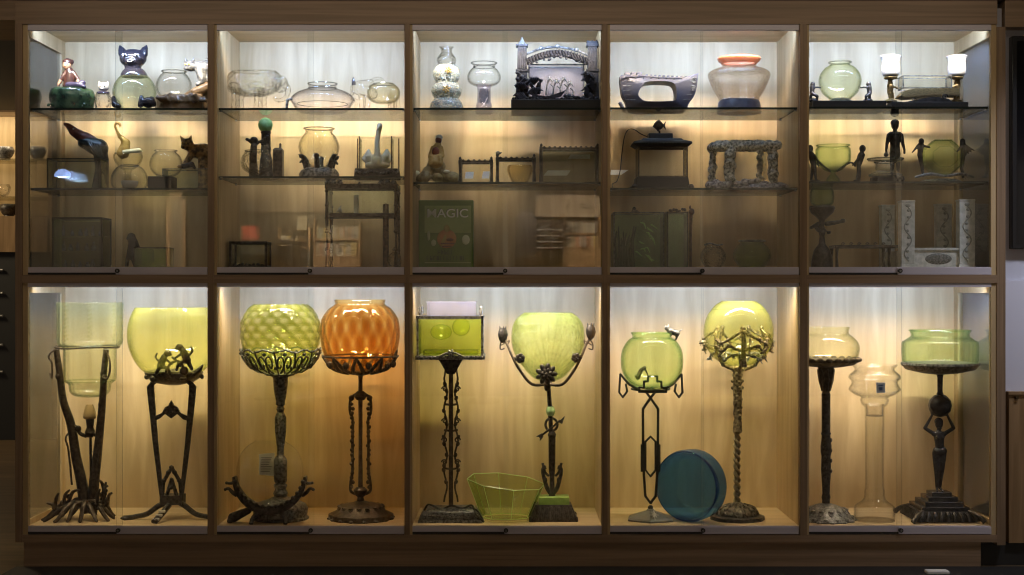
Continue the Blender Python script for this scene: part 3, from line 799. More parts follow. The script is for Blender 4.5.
# 9 clear bowl on a dark cylinder
T = TH('pedestal_glass_bowl', 'clear glass bowl with wide rim standing on a mirrored cylinder', 'fish bowl', 484, 2, 0)
b = T.base
T.g().bowl(484, [(12.8, 63), (11, 65.5), (10.6, 67), (14.5, 71), (16.8, 76), (15.6, 82), (9, 86), (0, 86.6)], .9, 40).done('bowl', CLEAR)
T.rim(484, 63, 12.9, .6); T.rim(484, 67, 10.8, .4)
T.g().bowl(484, [(8.8, 85), (7, 87), (6.6, 93), (7, 101), (8.6, b), (0, b)], 1.0, 32, smooth=3).done('pedestal', TANK_V)
g = T.g().lathe(484, [(4.4, 89), (4.8, 95), (4.4, 103)], 20); g.done('inner_core', BRONZE)

# 10 arched bronze fountain frame
T = TH('arched_aquarium_frame', 'blackened bronze arched aquarium frame with two towers', 'aquarium', 555, 2, 0, .17)
b = T.base
T.g().box(511, 600, 102.5, b, -27, 27).done('plinth', BLACK_M, bev=.8)
g = T.g(); rocks(g, [(514 + i * 3.4, 101.5, -22 + (i * 7 % 9)) for i in range(25)], 1.6, 2.6, 4); g.done('plinth_relief', FAUCET)
def tower(x, y0, fin):
    g = T.g()
    g.frustum(x, -6, 104, 73, 6.6, 5.2, 7, 6); g.frustum(x, -6, 73, 71, 6.4, 6.4, 7, 7); g.frustum(x, -6, 71, 48, 4.9, 4.4, 5, 5); g.frustum(x, -6, 48, 46, 5.8, 6.2, 6, 6)
    for k in range(5):
        g.tube([(x - 3.6 + k * 1.8, 70, -11.2), (x - 3.4 + k * 1.7, 50, -11)], .55, 5)
    rocks(g, [(x - 5 + (i * 5 % 10), 75 + i * 3.2, -13) for i in range(9)], 1.6, 2.6, 6)
    t = g.done('tower', FAUCET)
    g = T.g()
    if fin: g.lathe(x, [(.2, 38), (1.2, 40), (2.2, 42.5), (3.6, 44), (4.2, 46)], 14, d=-6)
    else:
        g.frustum(x, -6, 46, 43, 5.4, 4.6, 5, 5)
        for q in (-4.4, 0, 4.4): g.ell((x + q, 44, -6), (1.6, 3, 2), 8)
    g.done('finial', SILVER if fin else FAUCET, t)
tower(522, 40, True); tower(592, 44, False)
arc = lambda a, y, r, k: [(526 + 62 * i / k, y - r * math.sin(PI * i / k), -6) for i in range(k + 1)]
g = T.g().tube(arc(0, 63, 8.5, 20), 3.3, 8)
for i in range(22):
    t = i / 21; g.tube([(526 + 62 * t, 60 - 8.5 * math.sin(PI * t), -11), (529 + 61 * t, 66 - 8.5 * math.sin(PI * t), -10)], [1.5, .8], 6)
rocks(g, [(528 + 3 * i, 65 - 8 * math.sin(PI * (2 + 3 * i) / 62) + (i % 2) * 2, -9) for i in range(20)], 1.3, 2.4, 8)
g.done('arch', FAUCET)
g = T.g().tube([(526, 55, -6), (540, 50, -6), (557, 48, -6), (575, 51, -6), (588, 56.5, -6)], 1.2, 7, smooth=5)
for x, y in ((541, 49.5), (557, 47.6), (576, 51)): g.ell((x, y, -7), (2.6, 2.2, 2), 8)
g.done('vine', PEWTER)
g = T.g()
for i in range(18):
    a = 520 + (i * 7 % 15); yy = 82 + (i * 5 % 20)
    g.tube([(a, yy + 4, -14 - i % 4), (a + (-4 if i % 2 else 5), yy - 1, -17), (a + (-7 if i % 2 else 9), yy + 1, -16)], [1.8, 2.0, .3], 6)
g.done('fern', FAUCET)
g = T.g()
for i in range(16):
    a = 588 + (i * 5 % 10); yy = 75 + (i * 7 % 26)
    g.tube([(a, yy + 4, -13 - i % 4), (a - 4, yy, -16), (a - 8 + (i % 3) * 3, yy + 2, -15)], [1.8, 1.8, .3], 6)
g.done('fern', FAUCET)
g = T.g(); rocks(g, [(530 + 3 * i, 100.5 - 2.5 * math.sin(i * 1.1), -12) for i in range(20)], 2.2, 3.8, 9); g.prism([(532, 97), (548, 98.6), (562, 94), (566, 92), (560, 99), (545, 102), (532, 101)], -19, -15); g.done('rockwork', FAUCET)
g = T.g(); cap(g, (539, 95, -12), (538.5, 86, -12), 1.6, 2.2); cap(g, (538.5, 86, -12), (541, 82, -12), 1.6, 1.6); g.tube([(541, 82, -12), (543, 82.6, -12.5)], [1, .2], 6); cap(g, (537, 88, -12), (536.6, 96, -12), 1.4, .6); g.done('heron', FAUCET, remesh=.6)
g = T.g()
for x, y in ((549, 80), (556, 82), (563, 80), (569, 84)):
    g.tube([(x - 3, 96, -4), (x - 2, y + 5, -5), (x + 1, y, -6), (x + 4, y + 3, -6)], .7, 6, smooth=4); g.flower(x, y, 2.8, -6, 5)
    g.tube([(x + 3, 96, -5), (x + 4, y + 8, -5), (x + 1, y + 5, -6)], .6, 5, smooth=3)
g.done('metal_plant', PEWTER)
frame_box(T.g(), 529, 584, 64, 101, 4, 24, .5).done('tank_frame', PEWTER)
panes(T, 529, 584, 64, 101, 4, 24, TANK_V)

# 11 boat
T = TH('boat_aquarium', 'pewter-blue boat-shaped aquarium with a large window in its hull', 'aquarium', 658, 3, 0)
b = T.base
hull = [(619.6, 76.5), (620, 86), (621.5, 96), (625, 102.5), (630, b - 1), (650, b), (682, b), (688, 104), (693, 97.5), (696, 88), (697, 79), (698, 70.4), (695.5, 71), (691, 75.5), (687.5, 78), (680, 79.2), (660, 78.5), (640, 76.8), (628, 76)]
hole = [(641, 87.5), (647, 83.6), (668, 83.6), (674, 88), (675, 98), (671.5, 102.6), (646, 103), (640, 100.5), (637, 96)]
HO, HI = sp([(a, c_, 0) for a, c_ in hull], 3, True), sp([(a, c_, 0) for a, c_ in hole], 4, True)
def ring_prism(g, outer, inner, d0f, d1f):
    """A plate with a hole: outer and inner loops resampled by angle about the hole's centre."""
    cx = sum(p.x for p in inner) / len(inner); cy = sum(p.y for p in inner) / len(inner)
    def at(loop, th):
        best = None
        m = len(loop)
        dx, dy = math.cos(th), math.sin(th)
        for i in range(m):
            a, c_ = loop[i], loop[(i + 1) % m]
            ex, ey = c_.x - a.x, c_.y - a.y
            den = dx * ey - dy * ex
            if abs(den) < 1e-9: continue
            t = ((a.x - cx) * ey - (a.y - cy) * ex) / den
            u = ((a.x - cx) * dy - (a.y - cy) * dx) / den
            if t > 0 and -1e-6 <= u <= 1 + 1e-6 and (best is None or t > best): best = t
        return (cx + dx * best, cy + dy * best)
    n = 72; V = []; Fc = []
    for k in range(n):
        th = 2 * PI * k / n
        o_, i_ = at(outer, th), at(inner, th)
        m_ = ((o_[0] * .45 + i_[0] * .55), (o_[1] * .45 + i_[1] * .55))
        for p, df in ((i_, 0), (m_, .25), (o_, 1)):
            V.append(g.c((p[0], p[1], d0f(df)))); V.append(g.c((p[0], p[1], d1f(df))))
    for k in range(n):
        j = (k + 1) % n
        for q in (0, 1):
            a = 6 * k + 2 * q; c_ = 6 * j + 2 * q
            Fc += [(a, a + 2, c_ + 2, c_), (a + 1, c_ + 1, c_ + 3, a + 3)]
        Fc += [(6 * k, 6 * j, 6 * j + 1, 6 * k + 1), (6 * k + 4, 6 * k + 5, 6 * j + 5, 6 * j + 4)]
    g.add(V, Fc)
    return g
ring_prism(T.g(), HO, HI, lambda f: -15 + 8 * f, lambda f: 15 - 8 * f).done('hull', BOAT_M)
g = T.g()
for k in range(5):
    yy = 82.5 + k * 4.6
    g.tube([(621.4 + k * .7, yy, -10), (629, yy + .3, -12.4), (635.5 + (1.5 if k in (0, 4) else 0), yy + .4, -13.6)], .3, 5, smooth=3); g.tube([(676.4, yy + .4, -13.4), (684, yy, -12), (694.6 - k * 1.3, yy - .4, -9)], .3, 5, smooth=3)
g.done('plank_line', PEWTER)
g = T.g()
for x in (627, 633, 639): g.box(x - 2.4, x + 2.4, 73.2, 76.8, -8, 8)
for i in range(10): g.box(645 + i * 4.3, 647 + i * 4.3, 75.6 + i * .22, 79 + i * .2, -9, 9)
g.tube([(620, 77.2, -11), (640, 77.6, -12), (665, 79.6, -12), (688, 79, -9)], .8, 6, smooth=4)
g.done('bulwark', BOAT_M)
g = T.g()
for i in range(8): g.tube([(627 + 7.6 * i, 79.4 + (i * .2), -10), (627 + 7.6 * i, 79.4 + (i * .2), -13)], .8, 8)
g.done('shield_boss', BLACK_M)
g = T.g(); g.scroll(693, 82, 3, 1.4, .5, .6, -10); g.scroll(692, 90, 2.6, 1.4, .5, .6, -11); g.done('bow_scroll', PEWTER)
g = T.g(); cap(g, (620, 104, -4), (624, b - 1, -6), 2, 1.6); g.done('bow_foot', BOAT_M)

# 12 crackle vase
T = TH('crackle_glass_vase', 'clear crackle glass vase with orange rim and slate-blue foot', 'vase', 739, 3, 0)
b = T.base
T.g().bowl(739, [(17, 66), (19, 68), (26, 70), (31, 74), (29.5, 81), (25, 91), (20.5, 98), (18.5, 102), (0, 102.4)], 1, 56).done('body', CRACKLE)
T.g().bowl(739, [(21, 57.6), (21.6, 59), (20.4, 61.5), (18, 63), (17.4, 64.4), (16, 63)], .6, 48, smooth=0).done('rim', ORANGE_C)
T.g().lathe(739, [(15, 99.5), (19, 100), (21, 103), (22.2, b), (0, b)], 48).done('foot', BLUE_C)
# 13 round green bowl with cherubs
T = TH('cherub_fishbowl', 'round pale green bowl between two small bronze cherubs', 'fish bowl', 843, 4, 0, .17)
b = T.base
T.g().box(808.5, 881.5, 103, b, -20, 20).done('slab', BLACK_M, bev=.6)
T.g().bowl(840, [(11, 62.4), (9.6, 63.6), (9.8, 65), (15, 68), (20, 75), (21, 83), (18, 92), (12, 98), (8, 100), (0, 100.4)], 1, 44).done('bowl', VASE_L)
T.rim(840, 62.4, 11, .8)
T.g().lathe(840, [(7, 98.5), (11, 100.4), (13, 102.6), (13, 103)], 24).done('foot_ring', PEWTER)
for sx, xf in ((-1, 813), (1, 867.5)):
    T.g().tube([(840 + sx * 19.5, 88, -2), (xf, 87.6, -2)], .7, 6).done('arm_bar', BRONZE)
    g = T.g()
    g.ell((xf + sx * .6, 84.5, -2), (2.6, 2.7, 2.5)); cap(g, (xf + sx, 87.5, -2), (xf + sx * 1.6, 93, -2), 2.7, 2.5); cap(g, (xf, 88, -3), (xf - sx * 5, 87.6, -3), 1.2, 1)
    cap(g, (xf + sx * 1.5, 94, -4), (xf - sx * 3, 97, -6), 2, 1.6); cap(g, (xf - sx * 3, 97, -6), (xf - sx * 3, 101, -5), 1.6, 1.2); cap(g, (xf + sx * 1.5, 94, 0), (xf + sx * 3, 101, 1), 2, 1.4)
    g.ell((xf, 101, -2), (5, 2.6, 5))
    g.done('cherub', BRONZE, remesh=.55)

# 14 brass figures with white shades and tank between
T = TH('double_lamp_aquarium', 'glass tank over gilt trough between two brass figures with white lampshades', 'aquarium', 924, 4, 0, .17)
b = T.base
g = T.g(); g.box(887, 963, 104, b, -18, 18); g.done('base', BLACK_M, bev=.6)
g = T.g(); g.prism([(902, 104), (914, 101), (926, 99), (934, 99), (944, 101), (948, 104)], -16, -8); g.scroll(940, 99, 3, 1.3, 0, .6, -16); g.scroll(910, 102, 2, 1.3, 0, .5, -16); g.done('base_crest', BRONZE)
T.g().prism([(897, 97.5), (902, 92), (912, 89.8), (955, 89.6), (957, 96.5), (930, 96.5), (905, 99)], -12, 12).done('trough', RUG_W, bev=.4)
frame_box(T.g(), 901, 949, 77, 89, -8, 10, .5).done('tank_frame', PEWTER)
panes(T, 901, 949, 77, 89, -8, 10, TANK)
for sx, xf in ((-1, 889.5), (1, 955.5)):
    g = T.g()
    g.ell((xf, 83.5, -4), (2.8, 3, 2.8)); cap(g, (xf, 87, -4), (xf + sx * .6, 93, -4), 3.2, 2.8); cap(g, (xf + sx * 2.6, 87, -5), (xf + sx * 2, 80, -6), 1.2, 1); cap(g, (xf - sx * 2.6, 87, -5), (xf - sx * 6.5, 89, -6), 1.3, 1)
    cap(g, (xf - 1, 94, -5), (xf - 1.6 - sx, 100.5, -6), 2.2, 1.5); cap(g, (xf + 1.4, 94, -3), (xf + 2.6, 100.5, -2), 2.2, 1.5); g.ell((xf, 102, -4), (7, 2.4, 6))
    g.lathe(xf, [(1.2, 82), (2, 80.6), (6.4, 79.6), (7, 78.2), (6, 77.2), (2, 77)], 18, d=-4)
    g.done('brass_figure', BRASS, remesh=.55)
    T.g().bowl(xf, [(10, 57), (9.2, 59), (8.3, 63), (8.9, 68), (8.8, 72), (7, 76.5), (0, 77.6)], .8, 36, d=-4).done('lamp_shade', OPAL)
    T.g().lathe(xf, [(9.8, 56.8), (10.3, 57.4), (9.8, 58), (9.4, 57.4)], 32, d=-4, closed=True).done('shade_rim', OPAL)
# ---------------------------------------------------------------- upper bays, lower glass shelf
# 15 parrot on a dark stand
T = TH('parrot_figure', 'dark glazed parrot with red-brown head leaning over a tank', 'figurine', 92, 0, 1, .21)
b = T.base
g = T.g(); cap(g, (84, 142, -2), (99, 148, 0), 6.5, 9.5); cap(g, (99, 148, 0), (104, 160, 0), 8, 5); cap(g, (104, 160, 0), (107, 184, 0), 3.6, 1.4); cap(g, (97, 154, -3), (99, 170, -3), 3, 2.4); cap(g, (99, 170, -3), (98, b - 1, -3), 3, 6)
g.done('body', TEAL_D, remesh=.9)
g = T.g(); cap(g, (84, 138, -2), (74, 131.5, -3), 6.4, 4.6); g.tube([(74, 131, -3), (69, 126, -3), (65.5, 124.5, -3), (66, 122.6, -3)], [4.4, 3, 1.6, .4], 9, smooth=3); cap(g, (86, 138, -1), (93, 141, 0), 6, 5)
g.done('head', RED_CER, remesh=.8)
T.g().ell((75.5, 129.6, -7), (1.0, 1.0, .7), 8).done('eye', EYE_W)
g = T.g()
for i in range(5): g.tube([(90 + i * 3, 142 + i, -9), (97 + i * 2, 152 + i * 2, -10), (101 + i * 1.2, 160 + i * 3, -7)], [1.6, 2.2, .6], 7, smooth=3)
g.done('wing', TEAL_D)
# glass tank in front of the parrot
T = TH('glass_tank', 'low dark glass tank on the shelf below the parrot', 'aquarium', 78, 0, 1, .16)
b = T.base
frame_box(T.g(), 52, 104, 160, b - .6, -14, 14, .6).done('frame', BLACK_M)
panes(T, 52, 104, 160, b - .6, -14, 14, TANK_D)

# 16 amber swan
T = TH('amber_swan_bowl', 'amber glass swan bowl with a thin looped neck on a tall foot', 'fish bowl', 128, 0, 1, .30)
b = T.base
T.g().bowl(128, [(13, 153), (14.5, 156), (13, 162), (8, 168), (4, 171), (3.5, 180), (7, b), (0, b)], 1, 32, smooth=4).done('bowl', CLEAR_Y)
g = T.g(); cap(g, (123, 153, 0), (126, 143, 0), 6.5, 4.5); cap(g, (126, 143, 0), (121, 137, 0), 4, 2.4); g.done('breast', AMBER_CER, remesh=.8)
T.g().tube([(120.5, 138, 0), (117, 131, 0), (115, 125.5, 0), (117.5, 122.8, 0), (120, 124.6, 0), (119.6, 127.5, 0)], [2, 1.4, 1.1, 1.3, 1.2, .4], 9, smooth=5).done('neck', AMBER_CER)
g = T.g(); cap(g, (126, 152.5, -8), (141, 151, -7), 2, 2.4); cap(g, (141, 151, -7), (144.5, 152.5, -6), 1.6, .5); g.done('wing', CREAM, remesh=.6)

# 17 clear dome bowl
T = TH('clear_globe_bowl', 'clear globe bowl with a white dish glowing inside it', 'fish bowl', 129, 0, 1, .13)
b = T.base
T.g().bowl(129.5, [(9, 165.5), (13, 168), (17, 174), (18.3, 181), (17, 187), (13, b), (0, b)], .9, 40).done('bowl', CLEAR)
T.rim(129.5, 165.5, 9.2, .6)
T.g().bowl(129.5, [(8.4, 181), (8, 184), (5.5, 187.6), (0, 188.2)], .8, 28).done('dish', OPAL)

# 18 clear sphere on a dark base
T = TH('clear_sphere_bowl', 'clear round bowl raised on a dark square block', 'fish bowl', 166, 0, 1, .19)
b = T.base
T.g().box(150.5, 174.5, 177, b, -12, 12).done('block', BLACK_M, bev=.6)
T.g().bowl(166, [(11, 150.6), (10, 152), (14, 156), (16.3, 163), (15, 170), (10, 175.5), (5, 176.8), (0, 177)], .9, 40).done('bowl', CLEAR)
T.g().lathe(166, [(11, 150), (12, 150.6), (11, 151.4), (10.3, 150.8)], 32, closed=True).done('rim', CLEAR_V)

# 19 tabby cat by a clear tank
T = TH('tabby_cat_tank', 'brown tabby ceramic cat perched behind a clear low tank', 'fish bowl', 188, 0, 1, .21)
b = T.base
panes(T, 166, 214, 170, b - .5, -14, 6, TANK_D)
frame_box(T.g(), 166, 214, 170, b - .5, -14, 6, .4).done('tank_frame', PEWTER)
g = T.g(); g.ell((186.5, 144, 4), (6.4, 6.2, 6)); g.ell((183.4, 146.6, 0), (3, 2.6, 3)); cap(g, (192, 150, 8), (202, 151, 10), 7, 9); cap(g, (202, 151, 10), (214, 158, 10), 9, 8); cap(g, (190, 155, 4), (184, 166, 0), 3.6, 2.6); cap(g, (202, 158, 8), (202, b - 1, 11), 6, 7)
for x, e in ((182, 178.8), (189, 190.5)): g.tube([(x, 140, 4), (e, 134.2, 4)], [2.6, .3], 6)
cap(g, (184, 166, 0), (180, 167, -4), 2.4, 2)
g.done('cat', TIGER, remesh=.8)
for x in (182.8, 186.6): T.g().ell((x, 143, -1.6), (1.1, 1.1, .7), 8).done('eye', AMBER_CER)
g = T.g(); cap(g, (183, 166.5, -2), (193, 165, -6), 2.4, 3); cap(g, (193, 165, -6), (196, 168, -6), 2, 1.4); g.done('fish_toy', BLK_CER, remesh=.6)

# 20 lamp with green globe and bowl
T = TH('globe_lamp_fishbowl', 'dark bronze lamp with a green glass globe rising behind a clear bowl', 'fish bowl', 266, 1, 1, .2)
b = T.base
T.g().lathe(265.5, [(.3, 117.4), (3.6, 118.4), (6.4, 121), (7.5, 125), (6.4, 129.2), (3.8, 131.6), (3, 132)], 28).done('globe', solid('green_lamp_globe', (0.24, 0.50, 0.20), 0.25, col2=(.34, .60, .28), vscale=40))
g = T.g(); g.lathe(266, [(4.2, 131), (5.6, 132), (4.6, 134), (4.8, 146), (5.4, 150), (4.8, 153), (6, 160), (7, 174), (9, b), (0, b)], 20)
for k in range(8): g.ell((266 + 3.8 * math.cos(k * .8), 135 + k * 2, 4.8 * -abs(math.sin(k * .8 + .3)) - 2), (1.5, 1.4, 1.2), 7)
g.done('lamp_column', IRON)
g = T.g(); cap(g, (253, 160, 0), (254, 146, 0), 4, 3.6); g.ell((254, 140, 0), (4, 3.6, 4)); cap(g, (252, 143, 0), (248.5, 140, -2), 1.6, 1.6); cap(g, (256, 144, 0), (261, 141, 0), 1.6, 1.4); cap(g, (253, 160, 2), (253, b - .5, 3), 4, 5)
g.ell((247.4, 139.6, -2), (2, 1.8, 2), 8)
g.done('bronze_figure', IRON_B, remesh=.6)
g = T.g(); g.box(273, 282, 150, b, 0, 12); g.frustum(277.5, 6, 150, 147.5, 5, 3, 6.5, 4); cap(g, (279.6, 149, 4), (279.6, 144, 4), 1.2, 1.2); g.done('post', IRON_B, bev=.5)
T.g().bowl(259.5, [(11.5, 152.4), (12, 154), (14.5, 158), (15.8, 164), (14, 170), (9, 174), (0, b - .4)], 1, 40, d=-16).done('bowl', CLEAR_W)
T.rim(259.5, 152.4, 11.5, .6, d=-16)
T = TH('paper_label', 'blank cream paper label lying beside the globe lamp', 'card', 284, 1, 1, .12)
T.g().slab([(272, -8), (293, -8), (284, 10), (268, 10)], T.base - .4, T.base).done('sheet', WHITE)

# 21 bowl in a dark frog-footed stand: bowl and stand
T = TH('figural_bowl_stand', 'low dark bronze stand whose perched animals ring a clear bowl', 'bowl stand', 319, 1, 1, .2)
b = T.base
T.g().lathe(319, [(14, 168), (17, 170), (19, 173.4), (19.6, b), (0, b)], 36, mod=lambda th, v, r, y: r * (1 + .05 * math.cos(8 * th))).done('base', PEWTER)
for k in range(6):
    a = PI / 2 + 2 * PI * k / 6 + PI
    x, d = 319 + 16 * math.cos(a), 16 * math.sin(a)
    x2, d2 = 319 + 18.6 * math.cos(a), 18.6 * math.sin(a)
    g = T.g(); cap(g, (319 + 13.6 * math.cos(a), 168, 13.6 * math.sin(a)), (x, 160, d), 3, 2.6); g.ell((x2, 157, d2), (2.8, 2.4, 2.8)); cap(g, (x2, 157, d2), (319 + 21.5 * math.cos(a), 155.6, 21.5 * math.sin(a)), 1.5, .8); cap(g, (x, 160, d), (319 + 20 * math.cos(a), 163, 20 * math.sin(a)), 1.8, 1.2)
    g.done('perched_animal', IRON, remesh=.6)
T = Thing('round_fishbowl', 'clear pot-bellied bowl with flared rim resting among bronze animals', 'fish bowl', 319, SHZ[(1, 1)] + (b - 168) * T.s, .2 * K)
T.g().bowl(319, [(15, 128.6), (14, 130), (13.6, 132.6), (17, 137), (20, 144), (20, 150), (17, 158), (12, 164), (7, 167.6), (0, 168)], 1, 44).done('bowl', CLEAR_Y)
T.rim(319, 128.6, 15.2, .7)

# 22 cream swan in a posted frame
T = TH('cream_swan_figure', 'cream porcelain swan with raised neck inside four copper posts', 'figurine', 377.5, 1, 1, .2)
b = T.base
T.g().frustum(377.5, 0, b, 169.5, 22.4, 21, 15, 14).done('base', IRON)
g = T.g(); rocks(g, [(357 + i * 4.1, 173.5, -15) for i in range(11)], 1.4, 2.2, 2); g.done('base_relief', PEWTER)
for x, d in ((356.4, 10), (360.5, -12), (392.5, -12), (398, 10)):
    T.g().tube([(x, 171, d), (x, 137.5, d)], .65, 7).done('post', COPPER_D)
panes(T, 360.5, 392.5, 139, 169.5, -12, 10, TANK)
g = T.g(); g.ell((377.5, 161, -1), (9, 8, 8)); cap(g, (378, 156, -6), (377.4, 144, -5), 3.4, 2.6); cap(g, (377.4, 144, -5), (379, 131, -3), 2.6, 2.6); cap(g, (379, 131, -3), (380, 126.4, -5), 2.8, 3.2); cap(g, (380, 127, -7), (377.6, 131, -10), 1.6, .7)
g.ell((377.5, 162, -9), (5, 5, 3)); g.ell((377.5, 165, -1), (13, 5, 10))
g.done('swan_body', CREAM, remesh=.8)
for sx in (-1, 1):
    g = T.g()
    for i in range(5): cap(g, (377.5 + sx * (4 + i), 166 - i * 2, -4), (377.5 + sx * (14 - i * 1.2), 159 - i * 2.2, -2 + i), 4, 1.8)
    g.done('wing', CREAM, remesh=.8)

# 23 seated figure on a mossy rock
T = TH('rock_figurine', 'brown robed figure seated on a mossy yellow-green rock', 'figurine', 434, 2, 1, .2)
b = T.base
g = T.g(); rocks(g, [(420, 177), (428, 172, 2), (436, 170, 0), (444, 176, 0), (452, 178, -3), (432, 166, 2), (440, 166, 2), (425, 178, -8), (438, 178, -9), (448, 178, 6), (418, 179, 5), (455, 179, 0)], 5.5, 8, 12); g.done('rock', MOSS, remesh=1.0)
g = T.g(); g.ell((417, 174, -6), (3.6, 3, 3)); g.ell((447, 172, -7), (3.4, 1.6, 2)); g.done('shell', CREAM)
g = T.g(); cap(g, (436, 163, -3), (437, 149, -1), 7, 5); cap(g, (437, 149, -1), (438, 145, -1), 5, 3.4); cap(g, (433, 148, -2), (430, 157, -5), 2.4, 2); cap(g, (441, 148, -2), (443, 156, -4), 2.4, 2); cap(g, (432, 158, -6), (431, 164, -8), 3, 2.4); cap(g, (440, 158, -6), (441, 164, -8), 3, 2.4); g.done('robe', AMBER_CER, remesh=.7)
g = T.g(); g.ell((438.5, 140.5, -1), (3.4, 4, 3.5)); g.ell((437.6, 141, -4.2), (.8, 1, .8), 8); cap(g, (438, 144, -1), (438, 146, -1), 1.7, 1.7); g.ell((436, 152, -6.4), (4, 4.6, 2)); g.done('body', RED_CER, remesh=.5)
g = T.g(); g.ell((439, 137.5, 0), (3.7, 3, 3.7)); g.done('hair', WHT_CER)

# 24-26 three dark framed tanks
def framed_tank(x0, x1, y0, label, arms, grp):
    T = TH('framed_aquarium', label, 'aquarium', (x0 + x1) / 2, 2, 1, .2, grp)
    b = T.base
    T.g().box(x0 - 1, x1 + 1, b - 3, b, -13, 13).done('base', IRON, bev=.5)
    for x in (x0, x1):
        for d in (-11, 11):
            g = T.g().lathe(x, [(.4, y0 - 4), (1.5, y0 - 2.6), (1.1, y0 - 1), (1.9, y0), (1.7, y0 + 3), (1.3, (y0 + b) / 2), (1.8, b - 4), (2.4, b - 2.6)], 12, d=d)
            g.done('post', IRON)
    for d in (-11, 11):
        g = T.g().box(x0, x1, y0, y0 + 2, d - 1, d + 1)
        n = int((x1 - x0) / 5)
        for i in range(n): g.ell((x0 + 3 + i * (x1 - x0 - 4) / max(n - 1, 1), y0, d), (1.5, 1.3, 1.3), 7)
        g.done('top_rail', IRON)
    panes(T, x0 + 1, x1 - 1, y0 + 2, b - 3, -10, 10, TANK_D if arms else TANK)
    return T
T = framed_tank(460.5, 491.5, 161.5, 'smallest dark framed tank holding two pale cards, by the rock figure', 0, 'dark framed tanks in a row')
for x in (466, 485):
    pass
def card(name, label, pts, bay, sh, y, base_lift=0, tilt=8):
    tilt = min(tilt, 12)
    xs = [p[0] for p in pts]
    T = TH(name, label, 'card', sum(xs) / len(xs), bay, sh, y)
    T.o.location.z += base_lift * T.s; T.base -= base_lift
    g = T.g(); n = len(pts)
    vs = [g.c((p[0], p[1], (T.base - p[1]) * tilt / 10)) for p in pts] + [g.c((p[0], p[1], (T.base - p[1]) * tilt / 10 + .6)) for p in pts]
    g.add(vs, [tuple(range(n)), tuple(range(n, 2 * n))[::-1]] + [(i, i + n, (i + 1) % n + n, (i + 1) % n) for i in range(n)])
    g.done('sheet', WHITE, smooth=False)
    return T
card('label_card', 'tiny white card leaning inside the smallest framed tank, nearer the rock figure', [(464.6, 178.2), (473, 178.2), (473.6, 171), (465.4, 171)], 2, 1, .18, 2.2)
card('label_card', 'tiny white card leaning inside the smallest framed tank, nearer the middle tank', [(481.6, 178.2), (489, 178.2), (489.6, 170.6), (483, 170.6)], 2, 1, .18, 2.2)
T = framed_tank(497.5, 534, 158.8, 'middle dark framed tank with golden glass inside its frame', 0, 'dark framed tanks in a row')
b = T.base
T.g().bowl(520, [(11, 165), (12.5, 169), (11, 175), (7, b - 3), (0, b - 3)], .8, 24, sy=.6, mod=lambda th, v, r, y: r * (1 + .05 * math.cos(10 * th))).done('inner_dish', AMBER)
g = T.g(); g.ell((498, 154, -11), (2.4, 2, 2)); cap(g, (497, 156, -11), (501, 153.6, -11), 1.4, .8); g.done('corner_bird', PEWTER)
T = framed_tank(541, 597, 148.5, 'largest dark framed tank at the far end of the row of tanks', 1, 'dark framed tanks in a row')
card('label_card', 'larger white card tilted in the largest framed tank', [(543.6, 175.2), (567, 175.2), (571, 169.6), (548, 169.6)], 2, 1, .16, 6.5, 30)
card('label_card', 'dim white card standing high in the back of the largest framed tank', [(568, 158.4), (590.5, 158.4), (590.5, 154), (571, 154)], 2, 1, .30, 22, 5)

# 27 pagoda topped tank
T = TH('pagoda_aquarium', 'clear tank under a dark pagoda lid topped with a fish ornament', 'aquarium', 661, 3, 1, .2)
b = T.base
g = T.g(); g.frustum(661, 0, b, b - 3, 30, 31, 18, 18); g.frustum(661, 0, b - 3, 178, 27, 25.5, 16, 15)
g.done('base', BLACK_M, bev=.5)
for x in (633, 689):
    for d in (-17, 17): T.g().lathe(x, [(1.6, b - 6), (3, b - 4), (2.4, b - 2), (3.4, b)], 12, d=d).done('foot', IRON)
frame_box(T.g(), 637.5, 685.5, 148, 177.5, -14, 14, .7).done('tank_frame', IRON_B)
panes(T, 637.5, 685.5, 148, 177.5, -14, 14, TANK)
g = T.g()
prof = [(25, 148), (29.4, 144.8), (28.6, 143), (21, 141), (19, 139.4)]
for i in range(len(prof) - 1):
    (a, y0), (c_, y1) = prof[i], prof[i + 1]
    g.frustum(661, 0, y0, y1, a, c_, a * .6, c_ * .6)
for i in range(13): g.ell((643 + i * 3, 144.6, -18.6), (1.3, 1.2, .8), 7)
lid = g.done('lid', BLACK_M)
T.g().box(648, 672, 134, 139.6, -8, 8).done('lamp_box', BLACK_M, bev=.5)
T.g().tube([(659.5, 134.5, 0), (659.5, 130.5, 0)], 1.0, 8).done('stem', BRONZE)
g = T.g(); g.ell((658.5, 125.6, 0), (5.0, 4.4, 2.2)); g.prism([(662, 125.6), (666, 121), (665, 125.6), (666, 130)], -.8, .8); g.prism([(655, 122), (659, 119.6), (662, 122.4)], -.6, .6); g.prism([(656, 129), (658, 132), (660, 129)], -.6, .6); g.ell((654, 126.4, 0), (1.4, 1.2, 1.4), 8); g.done('fish_ornament', BRONZE)
T.g().tube([(649, 137.4, 0), (641, 133.4, 4), (635, 129, 6), (629, 129, 6), (625, 136, 6), (622.6, 152, 7), (620.5, 170, 4), (617, 181, 0), (612, 184.5, -4), (614, b - .5, -8), (620, b - .6, -8)], .5, 6, smooth=5).done('cord', BLACK_M)
card('label_card', 'blank cream card tilted behind the black cord', [(611, 174), (622, 174), (630, 168.6), (612, 168.6)], 3, 1, .30, 12, 25)

